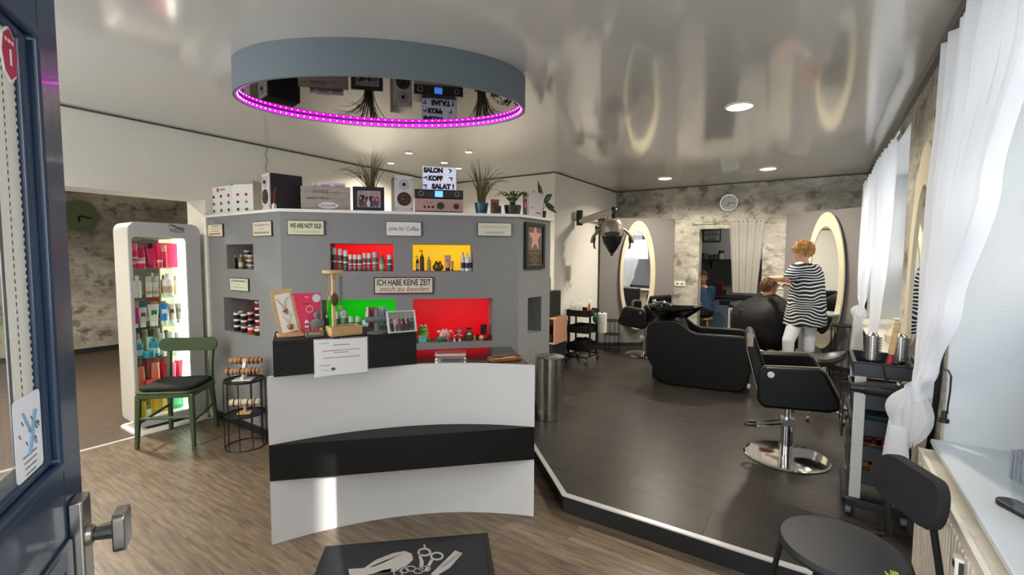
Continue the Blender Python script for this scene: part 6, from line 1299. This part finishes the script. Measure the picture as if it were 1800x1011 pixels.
# colour chart folder
d = .05; t = sthing('colour_chart', 'open white hair colour chart with coloured drop swatches', 'colour chart', 'L', 409, d); wl2 = span('L', 370, 409, d); wr_ = span('L', 409, 438, d)/math.cos(.35); hh_ = hgt('L', 400, 326, d)
cdw = col('e8e6e0', .5); MB().box(-wl2, 0, 0, .006, 0, hh_).build('left_leaf', cdw, t); m = MB().at((0, 0, 0), .35); m.box(0, wr_, 0, .006, 0, hh_); m.build('right_leaf', cdw, t); m = MB().at((wr_*math.cos(.35), wr_*math.sin(.35), 0), -1.0); m.box(0, .12, 0, .006, 0, hh_*1.03); m.build('back_leaf', col('a8a498', .6), t)
SWL = ('2a1614', '5a1a12', '8a1418', '141a24', '1c3a7a', '1f62a8', '1a1a38', '16202a', '0f4a54'); SWR = ('b02a1c', 'a01c18', 'd8421c', '1c2c50', '7a8a78', 'b0686a', '2a3a34', '2c4a3c', '4aa84a')
def drop(t, x, z_, s, c, T=None):
    m = MB(); m.T = T; pts = [(s*.62*math.cos(a)*(1-.25*math.sin(a)), s*.55*math.sin(a)) for a in [2*PI*i/16 for i in range(16)]]; m.prism([(x+a, z_+b) for a, b in pts], -.003, 0, 'y'); m.build('swatch', col(c, .3), t)
for k in range(9):
    drop(t, -wl2*.82+(k % 3)*wl2*.33, hh_*(.66-.25*(k//3)), .026, SWL[k])
    drop(t, wr_*.2+(k % 3)*wr_*.3, hh_*(.66-.25*(k//3)), .022, SWR[k], Matrix.Rotation(.35, 4, 'Z'))
drop(t, -wl2*.62, hh_*.89, .036, 'c04a2c'); text('print', '~', .03, INK, t, (-wl2*.4, -.001, hh_*.88), width=wl2*.2); MB().box(-.03, .012, -.004, .01, hh_-.006, hh_+.008).build('blue_clip', col('5aa8c8', .4), t)
# speakers
def speaker(loc, rz, w_, dp_, h_, label, front='d8d4d2', side='17171a'):
    t = thing('loudspeaker', label, 'speaker', loc, rz, 'pair of bookshelf speakers')
    MB().box(-w_/2, w_/2, -dp_/2+.012, dp_/2, 0, h_).build('cabinet', col(side, .4), t, bevel=.003); MB().box(-w_/2, w_/2, -dp_/2, -dp_/2+.012, 0, h_).build('front_baffle', col(front, .35), t, bevel=.003)
    for zc_, r_, cc_ in ((h_*.76, w_*.28, 'b0b0b2'), (h_*.36, w_*.37, '1c1a19')):
        dd_ = MB(); dd_.at((0, -dp_/2, zc_), 0, PI/2); dd_.lathe([(r_, -.001), (r_, .006), (r_*.86, .006), (r_*.8, .001)], n=28); dv_ = dd_.build('driver_ring', col(cc_, .35), t); cn = MB().at((0, -dp_/2, zc_), 0, PI/2); cn.lathe([(r_*.82, .003), (r_*.4, -.004), (.001, -.002)], n=28); cn.build('driver_cone', col('c4c6c8' if zc_ > h_*.5 else '4a2c1c', .35), dv_)
        dm2 = MB(); dm2.ball((0, -dp_/2-.001, zc_), r_*.38, 14, 8); dm2.build('dust_cap', BLACKP if zc_ > h_*.5 else col('5a3824', .4), dv_)
    for sx in (-1, 1):
        for zz in (.03, h_-.03): m = MB(); m.cyl((sx*(w_/2-.014), -dp_/2-.002, zz), (sx*(w_/2-.014), -dp_/2, zz), .005, n=10); m.build('screw', BLACKP, t)
d = .15; u_ = shelf_u('M', 707, 370, d); hs = hgt('M', 707, 310, .07); speaker(fpos('M', u_, d, SH+.0005), PI/4+.18, .152, .21, hs, 'pale fronted loudspeaker with black sides beside the stereo')
q = fpos('L', shelf_u('L', 486, 370, .06), .115, SH+.0005); speaker(q, math.radians(-11), .16, .26, .285, 'loudspeaker turned sideways showing its black side panel', 'd8d4cc')
t = sthing('reed_diffuser', 'small white reed diffuser with dark red sticks', 'diffuser', 'L', 482, -.01); MB().box(-.016, .016, -.012, .012, 0, .036).build('bottle', col('e4e0da', .4), t, bevel=.003); MB().cyl((0, 0, .036), (0, 0, .046), .008).build('neck', col('d0ccc4', .4), t); rd_ = MB()
for k in range(6): a = 1.05*k; rd_.cyl((0, 0, .02), (.03*math.cos(a), .012*math.sin(a), .17-.008*k), .0018, n=5)
rd_.build('reeds', col('8a2c1c', .6), t)
# grey wooden sign with cards behind
d = .07; t = sthing('wooden_sign', 'greyed wooden sign with lettering leaning on the shelf', 'sign', 'M', 573, d); w_ = span('M', 530, 617, d); h_ = hgt('M', 573, 328, d); GWD = mat('greyed_wood', 'aaa198', .6, noise=(6, '8f867c', .3, .7, (1, 1, 9)))
for k in range(4): MB().box(-w_/2, w_/2, 0, .012, k*h_/4+.0008, (k+1)*h_/4-.0008).build('plank', GWD, t)
text('print', 'MAN MUSS DIE', .036, INKK, t, (-w_*.1, -.001, h_*.78), width=w_*.3); text('print', 'AUCH', .03, INK, t, (w_*.22, -.001, h_*.76), width=w_*.1); text('print', 'einfach mal so', .036, INKK, t, (-w_*.16, -.001, h_*.52), width=w_*.44, shear=.3)
MB().prism(ell(w_*.2, h_*.13, 24, .02, h_*.21), -.003, 0, 'y').build('white_cloud', col('e4e4e6', .6), t); text('print', 'WIE SIE SIND', .032, INKK, t, (.02, -.004, h_*.21), width=w_*.32)
for k, (x0_, x1_, yt_, c_) in enumerate(((549, 560, 322, 'cfc3cc'), (560, 586, 320, 'd8c8d4'), (586, 608, 322, 'c9bcc8'))):
    t = sthing('greeting_card', 'pale pink card behind the wooden sign, %s from left' % ordinal(k), 'card', 'M', (x0_+x1_)/2, .11, 'cards behind the wooden sign'); w2 = span('M', x0_, x1_, .11); MB().box(-w2/2+.001, w2/2-.001, 0, .003, 0, hgt('M', x0_, yt_, .11)).build('card', col(c_, .6), t); MB().box(-w2*.3, w2*.3, -.0008, 0, hgt('M', x0_, yt_, .11)*.82, hgt('M', x0_, yt_, .11)*.93).build('print', col('b09ab0', .6), t)
# photo frame
def photo(t, w_, h_, fr, mat_c, seed, bw=.012, bg='8a8490'):
    MB().ring([(-w_/2, 0), (w_/2, 0), (w_/2, h_), (-w_/2, h_)], [(-w_/2+bw, bw), (w_/2-bw, bw), (w_/2-bw, h_-bw), (-w_/2+bw, h_-bw)], -.012, .006, 'y').build('frame', fr, t, bevel=.002); MB().box(-w_/2+.002, w_/2-.002, .0, .006, .002, h_-.002).build('photo_print', col(bg, .4), t)
    rn = random.Random(seed)
    for row, (n2, zc_) in enumerate(((6, .66), (5, .46))):
        for k in range(n2):
            x_ = -w_/2+bw*1.5+(w_-3*bw)*(k+.5+.12*rn.uniform(-1, 1))/n2; z_ = h_*(zc_+.05*rn.uniform(-1, 1)); o_ = -.0008-.0012*row
            MB().prism(ell(w_*.062, max(.002, (z_-bw*1.1)/2), 14, x_, bw*1.1+(z_-bw*1.1)/2), o_, 0, 'y').build('printed_figure', col(rn.choice(('2a282e', '3c3a44', '8a3a34', '4a4a56', 'c8c6c8', '24222a')), .5), t)
            MB().prism(ell(w_*.034, h_*.062, 12, x_, z_+h_*.05), o_-.0005, 0, 'y').build('printed_hair', col(rn.choice(('3a2418', '5a3a22', '8a6034', '201814')), .5), t); MB().prism(ell(w_*.026, h_*.05, 12, x_, z_+h_*.035), o_-.0009, 0, 'y').build('printed_face', col('cfa08a', .5), t)
d = .04; t = sthing('photo_frame', 'black framed group photo on the shelf under the grass plant', 'photo frame', 'M', 648.5, d); photo(t, span('M', 621, 676, d), hgt('M', 648, 329, d), BLACKP, None, 2, .03, 'a8a0a8')
# grassy plants
GRS = mat('grass_blade', '4d5232', .6, rand=0); GRT = mat('dry_grass_blade', '8a7a44', .6)
def grass(t, r0, h_, spread, n_, seed, base, lim=0):
    rn = random.Random(seed)
    for mt2, cnt, nm in ((GRS, int(n_*.7), 'green_blades'), (GRT, int(n_*.3), 'dry_blades')):
        m = MB()
        for k in range(cnt):
            a = rn.uniform(0, 2*PI); L_ = h_*rn.uniform(.65, 1.05); s_ = spread*rn.uniform(.1, 1)**.8*(.5 if lim*math.cos(a) > .2 else 1); p = [(r0*rn.uniform(0, .6)*math.cos(a), r0*rn.uniform(0, .6)*math.sin(a), base)]
            for j in range(1, 6): f = j/5; p.append((p[0][0]+s_*f**1.6*math.cos(a), p[0][1]+s_*.6*f**1.5*math.sin(a), base+L_*(f-.55*(s_/spread)*f*f*f)))
            m.tube(p, [.0030, .0030, .0027, .0022, .0016, .0006], 4)
        o = m.build(nm, mt2, t)
t = sthing('grass_plant', 'tall grassy plant behind the black photo frame', 'plant', 'M', 652, .17); MB().lathe([(.001, 0), (.05, 0), (.06, .14), (.054, .14), (.05, .13), (.001, .13)], n=24).build('pot', BLACKP, t); grass(t, .05, .46, .30, 78, 21, .13, 1)
t = sthing('grass_plant', 'grassy plant in a teal pot right of the stereo', 'plant', 'M', 846, .12); MB().lathe([(.001, 0), (.047, 0), (.062, .10), (.056, .10), (.052, .09), (.001, .09)], n=28).build('pot', mat('teal_glaze', '17535e', .3), t); grass(t, .05, .44, .29, 82, 22, .09, -1)
# stereo
d = .16; w_ = span('M', 729, 814, .05); t = sthing('stereo_amplifier', 'rose gold stereo amplifier with round knobs', 'amplifier', 'M', 771, d); h_ = hgt('M', 771, 350, .05); RG = mat('rose_gold_front', 'b3948a', .35, metal=.4); y0 = -.12
MB().box(-w_/2, w_/2, y0+.008, .12, .012, h_).build('case', BLACKM, t); MB().box(-w_/2, w_/2, y0, y0+.008, .012, h_).build('front', RG, t, bevel=.002)
for x_, r_, z_ in ((0.01, .030, .5), (w_*.35, .024, .48)): m = MB(); m.cyl((x_, y0-.016, h_*z_), (x_, y0, h_*z_), r_, n=24); m.build('knob', BLACKP, t)
for x_ in (-.6, -.43, -.27): m = MB(); m.cyl((x_*w_/2, y0-.009, h_*.4), (x_*w_/2, y0, h_*.4), .011, n=16); m.build('knob', BLACKP, t)
for x_ in (-.82, -.5, -.35): m = MB(); m.cyl((x_*w_/2, y0-.003, h_*.72), (x_*w_/2, y0, h_*.72), .0045, n=10); m.build('button', BLACKP, t)
for sx in (-1, 1):
    for sy in (-.09, .09): m = MB(); m.cyl((sx*w_*.42, sy, 0), (sx*w_*.42, sy, .012), .014); m.build('foot', BLACKP, t)
uq = shelf_u('M', 771, 370, d); t2 = thing('radio_tuner', 'black radio tuner with blue display on top of the amplifier', 'radio', fpos('M', uq, d, SH+h_+.001), PI/4); h2 = hgt('M', 771, 334, .05)-h_
MB().box(-w_/2, w_/2, y0, .10, .004, h2).build('case', BLACKP, t2, bevel=.003); MB().box(-.035, .03, y0-.002, y0, h2*.2, h2*.85).build('display', mat('blue_display', '3a6ae0', .3, emit=2.0, emit_col='4a7cf0'), t2)
for x_ in (-.37, .37): m = MB(); m.cyl((x_*w_, y0-.014, h2*.52), (x_*w_, y0, h2*.52), .021, n=22); m.build('dial', STEEL, t2); m = MB(); m.cyl((x_*w_, y0-.016, h2*.52), (x_*w_, y0-.013, h2*.52), .017, n=22); m.build('dial_face', BLACKP, t2)
for sx in (-1, 1):
    for zz in (.35, .65): MB().cb((sx*.2*w_, y0-.001, h2*zz), (w_*.16, .003, .004)).build('button_row', col('3a3a3c', .4), t2)
for sx in (-1, 1): MB().box(sx*w_*.42-.012, sx*w_*.42+.012, -.09, .09, 0, .004).build('foot', BLACKP, t2)
zb2 = h_+h2+.002; uq2 = shelf_u('M', 773, 370, .12); t = thing('letter_board', 'white light box reading SALON KOPF SALAT', 'light box', fpos('M', uq2, .12, SH+zb2), PI/4); w_ = span('M', 743, 803, .12); h_ = hgt('M', 773, 293, .12)-zb2
MB().box(-w_/2, w_/2, 0, .05, 0, h_).build('case', col('e4e6ec', .5), t, bevel=.003); MB().box(-w_/2+.006, w_/2-.006, -.002, 0, .004, h_-.006).build('front_panel', mat('opal_panel', 'd5d9ea', .4, emit=.25, emit_col='d8def8'), t)
for k in (1, 2): MB().box(-w_/2+.004, w_/2-.004, -.004, -.001, h_*k/3-.001, h_*k/3+.001).build('letter_rail', col('c0c4d0', .4), t)
for bdy, x_, z_, wd in (('SALON', -.18, .83, .56), ('KOPF', -.12, .5, .42), ('SALAT !', .1, .17, .66)): text('black_letters', bdy, h_*.27, INKK, t, (x_*w_, -.004, z_*h_), width=wd*w_, bold=.0045)
for x_, z_, an in ((.30, .83, .5), (-.40, .5, -.5), (.33, .5, 0), (-.42, .17, 0)):
    m = MB().at((x_*w_, -.0035, z_*h_), 0, 0, an); m.cb((0, 0, 0.01), (.034, .001, .010)); m.cb((.006, 0, -.006), (.009, .001, .024)); m.build('black_dryer_symbol', INKK, t)
# small boxes, fern, cards, leafy plant
for x, wpx, yt, c_, c2_, lb, d_ in ((869.5, 14, 351, '8a4858', '4a2430', 'small pink and dark printed box beside the teal pot', .135), (873, 15, 362, '4a3428', '1c1814', 'small black and copper box in front of the printed box', .03)):
    product('box', fpos('M', shelf_u('M', x, 370, d_), d_, SH+.0005), span('M', x-wpx/2, x+wpx/2, d_), hgt('M', x, yt, d_), c_, c2_, lb, 'small boxes on the shelf', PI/4)
t = sthing('fern_plant', 'fern in a black oval pot near the shelf end', 'plant', 'M', 901, .10); MB().lathe([(.001, 0), (.066, 0), (.076, .085), (.07, .085), (.066, .075), (.001, .075)], n=26).build('pot', BLACKP, t); rn = random.Random(31); fm_ = MB(); FERN = mat('fern_green', '3d5526', .6)
for k in range(30):
    a = rn.uniform(0, 2*PI); L_ = rn.uniform(.12, .20); pr = None
    for j in range(7):
        f = j/6; p = Vector((L_*f*math.cos(a), L_*f*math.sin(a)*.7, .075+.13*math.sin(f*2.3)*rn.uniform(.9, 1.0)))
        if pr is not None:
            sd2 = Vector((-math.sin(a), math.cos(a), 0))*.024*(1-f*.7); fm_.add([pr, (pr+p)/2+sd2, p, (pr+p)/2-sd2], [(0, 1, 2, 3)])
        pr = p
fm_.build('fronds', FERN, t)
q = fpos('M', shelf_u('M', 923.5, 370, .02), .02, SH+.0005)
t = sthing('flower_card', 'small card with pink flower motif beside the fern', 'card', 'R', 923, .045); MB().box(-.03, .03, 0, .004, 0, hgt('R', 923, 338, .04)).build('card', col('4a4644', .6), t); MB().prism(ell(.022, .03, 14, 0, .10), -.003, 0, 'y').build('flower_print', col('c8608a', .5), t); MB().prism(ell(.02, .014, 14, 0, .165), -.003, 0, 'y').build('orange_print', col('d88a5a', .5), t)
d = .06
for k, (x0_, x1_, c_, lb) in enumerate(((930, 939, 'dcd4d6', 'white folded card with lettering near the shelf end'), (939, 954, 'd9cfd6', 'pale pink patterned gift box at the shelf end'))):
    t = sthing('gift_card', lb, 'card', 'R', (x0_+x1_)/2, d+.0*k); w2 = span('R', x0_, x1_, d); hh2 = hgt('R', x0_, 337, d); MB().box(-w2/2, w2/2, 0, .045, 0, hh2).build('box', col(c_, .6), t, bevel=.002); text('print', 'el' if k == 0 else '~', .03, INK, t, (0, -.001, hh2*(.4 if k == 0 else .2)), width=w2*.5)
t = thing('leafy_plant', 'plant with broad glossy leaves at the right shelf end', 'plant', fpos('R', .578, .10, SH+.0005), FACE['R'][1]); MB().lathe([(.001, 0), (.035, 0), (.045, .08), (.04, .08), (.001, .07)], n=20).build('pot', BLACKP, t); LEAF = mat('glossy_leaf', '2c4a22', .3)
rn = random.Random(9)
for k, (a, el_, L_) in enumerate(((.2, .5, .17), (1.0, 1.15, .22), (-.3, .1, .16), (-.6, .8, .16), (1.9, .9, .18), (2.2, .7, .14), (.6, -.25, .18), (-.9, -.2, .17), (1.7, 1.3, .24))):
    dv2 = Vector((math.cos(a)*math.cos(el_), math.sin(a)*math.cos(el_)*.6, math.sin(el_))); s2 = dv2.cross(Vector((0, -1, .4))).normalized(); b_ = Vector((0, 0, .08)); tp = b_+Vector((0, 0, .06))+dv2*.05
    MB().tube([b_, tp], .0025, 5).build('stalk', LEAF, t); lf_ = MB()
    rows_ = [(0, .002), (.2, .024), (.45, .033), (.7, .023), (1, .001)]; vs_ = []
    for f, hw in rows_: c_ = tp+dv2*L_*.95*f+Vector((0, 0, -.03*f*f)); vs_ += [c_-s2*hw, c_+Vector((0, 0, -.003)), c_+s2*hw]
    lf_.add(vs_, [(3*i+j, 3*i+j+1, 3*i+j+4, 3*i+j+3) for i in range(4) for j in range(2)]); lf_.build('leaf', LEAF, t, solid=.0012)
# cable running up the left wall corner
wc_ = thing('wall_cable', 'thin dark cable running up the wall behind the black speaker', 'cable', (0, 0, 0)); cpx = [pX(470, y, XL+.02) for y in (256, 280, 300, 330)]
MB().tube([(XL+.012, q[1]+.012*math.sin(i*2.3), q[2]) for i, q in enumerate([pX(469+.5*math.sin(y*.3), y, XL+.02) for y in range(256, 372, 8)])], .004, 6).build('cable', col('6a665c', .6), wc_)

# ------------------------------------------------------------------ goods on the desk riser
RT_ = 1.0855
def dthing(name, label, cat, x, y, rz=0, group=None): q = pz(x, y, RT_); return thing(name, label, cat, (q[0], q[1], RT_), BA+rz, group)
def dh(x, ybase, ytop): q = pz(x, ybase, RT_); dp = (q-CAM)@FW; return pD(x, ytop, dp)[2]-RT_
t = dthing('necklace_stand', 'wooden ladder necklace stand with white board and two necklaces', 'jewelry stand', 512, 592, .12); H1 = dh(512, 592, 510)
MB().box(-.065, .065, -.015, .085, 0, .014).build('foot', WOODL, t, bevel=.003); lean = Matrix.Translation((0, .02, .012)) @ Matrix.Rotation(math.radians(-14), 4, 'X') @ Matrix.Rotation(math.radians(-9), 4, 'Y')
m = MB(); m.T = lean
for s in (-1, 1):
    m.box(s*.044-.006, s*.044+.006, -.006, .006, 0, H1-.02)
    for k in range(13): m.box(s*.051-.005, s*.051+.005, -.008, .006, .02+k*(H1-.06)/13, .028+k*(H1-.06)/13)
m.prism(rrect(.108, .032, .012, 4, 0, H1-.018), -.007, .007, 'y'); m.build('ladder_frame', WOODL, t); m = MB(); m.T = lean; m.box(-.038, .038, -.008, -.002, .012, H1-.028); m.build('white_board', col('e9e7e2', .6), t)
def neck(c1, x0, x1, zt, zb2, pend, nm):
    m = MB(); m.T = lean; m.tube([(x0, -.011, zt), ((x0+x1)/2-.004, -.011, (zt+zb2)/2-.01), ((x0+x1)/2, -.011, zb2), ((x0+x1)/2+.012, -.011, (zt+zb2)/2+.02), (x1, -.011, zt)], .0013, 5); o = m.build(nm, col(c1, .4), t); m = MB(); m.T = lean
    for q in pend: m.ball(((x0+x1)/2+q[0], -.013, zb2+q[1]), q[2], 10, 7)
    m.build('pendant', col('8a5a2c', .3), o)
neck('2a2420', -.034, .028, H1-.05, H1*.52, ((-.006, -.004, .007), (.006, .0, .009), (.004, -.016, .006)), 'necklace'); neck('a8843c', -.02, .03, H1*.42, H1*.19, ((0, -.012, .015), (-.010, -.004, .007), (.01, -.004, .007)), 'necklace')
t = dthing('pink_leaflet', 'pink leaflet display card behind the necklace stand', 'leaflet', 540, 583, -.05); wq2 = .15; H2 = dh(540, 583, 515); PKM = col('d8245c', .4)
m = MB(); m.T = Matrix.Rotation(math.radians(-8), 4, 'X'); m.box(-.085, .075, 0, .004, 0, H2); m.build('card', PKM, t); MB().prism([(.004, .0), (.07, .0), (.03, H2*.8)], -.01, -.006, 'x').build('easel', PKM, t)
def pprint(nm, f, c): m = MB(); m.T = Matrix.Rotation(math.radians(-8), 4, 'X'); f(m); m.build(nm, col(c, .5), t)
pprint('round_badge', lambda m: m.prism(ell(.022, .024, 20, .052, H2*.86), -.002, 0, 'y'), 'cfd8e0'); pprint('ring_print', lambda m: m.ring(ell(.02, .02, 20, .015, H2*.58), ell(.017, .017, 20, .015, H2*.58), -.002, 0, 'y'), 'efc8d4'); pprint('bottle_print', lambda m: (m.box(-.012, .010, -.002, 0, H2*.1, H2*.16), m.prism([(-.015, H2*.22), (.012, H2*.22), (.004, H2*.30), (-.008, H2*.30)], -.002, 0, 'y')), 'e8dce0')
o_ = text('print', 'WELLA', .014, col('f0d0dc', .5), t, (0, -.004+H2*.11, H2*.89), width=.022); o_.rotation_euler = (PI/2+math.radians(-8), 0, 0); o_ = text('print', '~', .014, col('7a3a2c', .5), t, (0, -.004+H2*.1, H2*.72), width=.045); o_.rotation_euler = (PI/2+math.radians(-8), 0, 0)
t = dthing('jewelry_bust', 'small grey jewellery bust in front of the pink leaflet', 'jewelry bust', 558, 586); GB = mat('grey_velvet', '6f777b', .8); Hb = dh(558, 586, 547)
m = MB(); m.loft([[(a_*math.cos(t_), b_*math.sin(t_), z_) for t_ in [2*PI*i/18 for i in range(18)]] for a_, b_, z_ in ((.030, .02, 0), (.034, .022, Hb*.3), (.040, .022, Hb*.52), (.028, .018, Hb*.60), (.011, .011, Hb*.66), (.011, .011, Hb*.72), (.019, .017, Hb*.80), (.019, .017, Hb*.9), (.010, .010, Hb*.985), (.002, .002, Hb))]); m.build('bust', GB, t); MB().cyl((0, 0, 0), (0, 0, .004), .034).build('base', GB, t)
t = dthing('candy_box', 'small card box of sweets in front of the grey bust', 'box', 553, 591, .1); MB().ring([(-.045, -.02), (.045, -.02), (.045, .02), (-.045, .02)], [(-.042, -.017), (.042, -.017), (.042, .017), (-.042, .017)], 0, .032).build('carton', col('8a7a68', .6), t); MB().box(-.042, .042, -.017, .017, 0, .003).build('bottom', col('8a7a68', .6), t)
text('print', '~', .014, col('e8e0d0', .5), t, (0, -.0206, .017), width=.06)
for k, (x_, c_) in enumerate(((-.025, 'c8202c'), (-.005, 'd83a34'), (.018, 'c8202c'), (.033, 'd8b030'))): MB().ball((x_, 0, .034), (.012, .010, .009)).build('sweet', col(c_, .3), t)
t = dthing('jewelry_tree', 'tall wooden jewellery stand with open tray and hanging chains', 'jewelry stand', 605, 588, .25); H3 = dh(600, 585, 474)
m = MB(); m.box(-.085, .085, -.05, .05, 0, .008); m.ring([(-.085, -.05), (.085, -.05), (.085, .05), (-.085, .05)], [(-.077, -.042), (.077, -.042), (.077, .042), (-.077, .042)], .008, .05); m.build('tray', WOODL, t, bevel=.002); px_ = -.055; py_ = .0
MB().cyl((px_, py_, .008), (px_, py_, H3-.018), .011).build('post', WOODL, t); MB().prism(ell(.055, .055, 30, px_, py_), H3-.018, H3).build('top_disc', WOODL, t, bevel=.004)
for k in range(9):
    a = 2*PI*k/9+.2; ex_, ey_ = px_+.046*math.cos(a), py_+.046*math.sin(a); MB().tube([(ex_, ey_, H3-.017), (ex_, ey_, H3-.027), (ex_+.005, ey_, H3-.030)], .0018, 5).build('hook', col('b08a40', .3, metal=.7), t)
for k, (a, L_, c_) in enumerate(((.3, .17, '4a4a50'), (1.6, .12, 'c0c4cc'), (5.6, .20, '5a5a60'), (3.6, .21, 'b89a58'))):
    ex_, ey_ = px_+.046*math.cos(a), py_+.046*math.sin(a); ch2 = MB().tube([(ex_-.004, ey_, H3-.03), (ex_-.006, ey_, H3-.03-L_*.6), (ex_, ey_, H3-.03-L_), (ex_+.006, ey_, H3-.03-L_*.6), (ex_+.004, ey_, H3-.03)], .0014, 5).build('chain', col(c_, .3, metal=.6), t); MB().ball((ex_, ey_, H3-.03-L_-.008), (.012, .004, .014) if k != 3 else .006).build('pendant', col('c8b8b4', .3), ch2)
MB().ball((px_-.004, py_-.035, H3*.56), (.021, .006, .036)).build('brown_disc_pendant', col('5a3a26', .4), t)
for k, (x_, c_, lb) in enumerate(((-.018, 'e4dcd4', 'white scrunchie in the wooden jewellery tray'), (.026, '8a5a40', 'brown scrunchie in the wooden jewellery tray'), (.054, 'd89080', 'salmon scrunchie in the wooden jewellery tray'))):
    q = t.location; ca, sa = math.cos(BA+.25), math.sin(BA+.25); s2 = thing('scrunchie', lb, 'scrunchie', (q[0]+x_*ca-(-.02, .018, -.02)[k]*sa, q[1]+x_*sa+(-.02, .018, -.02)[k]*ca, RT_+.0095), BA+.25, 'scrunchies'); MB().tube([(.0125*math.cos(a)+.001*math.sin(5*a), .0125*math.sin(a), .0105+.002*math.sin(3*a)) for a in [2*PI*i/22 for i in range(22)]], [.0072+.0008*math.sin(i*2.4) for i in range(22)], 8, True).build('fabric_ring', col(c_, .8), s2)
t = dthing('bracelet_stand', 'grey T-shaped bracelet stand with coloured hair bands', 'jewelry stand', 663, 585); H4 = dh(663, 585, 541); MB().lathe([(.001, 0), (.058, 0), (.058, .006), (.05, .010), (.001, .010)], n=32).build('base', GB, t); MB().cyl((0, 0, .01), (0, 0, H4*.95), .015).build('post', GB, t)
MB().cyl((-.065, -.012, H4*.55), (.065, -.012, H4*.55), .016, n=18).build('lower_roll', GB, t); MB().cyl((-.058, .03, H4*.9), (.058, .03, H4*.9), .014, n=18).build('upper_roll', GB, t)
for k, (x_, c_) in enumerate(((-.05, 'e6e0d4'), (-.034, '7a1c28'), (-.02, '7a4a30'), (.018, 'd8a0b0'), (.034, '8accc0'), (.05, '9a84c0'))): MB().tube([(x_, .03+.019*math.cos(a), H4*.62+H4*.36*math.sin(a)) for a in [2*PI*i/20 for i in range(20)]], .007, 6, True).build('hair_band', col(c_, .7), t)
t = dthing('photo_frame', 'silver framed group photo leaning on the riser', 'photo frame', 708, 586, .15); photo(t, .165, .125, col('d4d6d8', .3), None, 6, .007, '9aa0a6'); t.location.z += .004; t.rotation_euler = (math.radians(-18), math.radians(0), BA+.12); MB().tube([(0, .006, .085), (0, .05, .0165)], .003).build('stand', BLACKP, t)
# on the counter top
q = pz(792, 630, .893); t = thing('acrylic_holder', 'clear acrylic card holder on the black counter top', 'card holder', (q[0], q[1], .893), BA-.3); MB().box(-.095, .095, -.05, .05, 0, .004).build('base', CLEAR, t); MB().box(-.088, .088, -.04, .045, .005, .022).build('cards', mat('pink_beige_cards', 'c8a898', .5), t, bevel=.002); m = MB(); m.box(-.095, .095, -.052, -.048, 0, .035); m.box(-.095, .095, .048, .052, 0, .04); m.build('walls', CLEAR, t)
for sx in (-1, 1): m = MB(); m.cyl((sx*.085, -.055, .012), (sx*.085, -.052, .012), .006, n=10); m.build('rivet', CHROME, t)
q = pz(887, 632, .893); t = thing('wooden_tray', 'oblong olive wood tray at the right counter end', 'tray', (q[0], q[1], .893), math.radians(62)); OLV = mat('olive_wood', 'a8744a', .4, noise=(14, '6a4428', .35, .65, (1, 5, 5)))
m = MB(); m.prism(rrect(.22, .105, .045, 6), 0, .006); m.ring(rrect(.22, .105, .045, 6), rrect(.20, .085, .036, 6), .006, .018); m.build('tray_body', OLV, t, bevel=.002); MB().ball((-.06, -.01, .009), (.022, .016, .004)).build('coin_dish', col('e0dcd4', .3), t); MB().ball((-.02, -.015, .009), (.02, .015, .004)).build('coin_dish', col('d8d0c8', .3), t); MB().box(.0, .075, -.02, .02, .006, .010).build('pale_inlay', col('d8b878', .5), t)
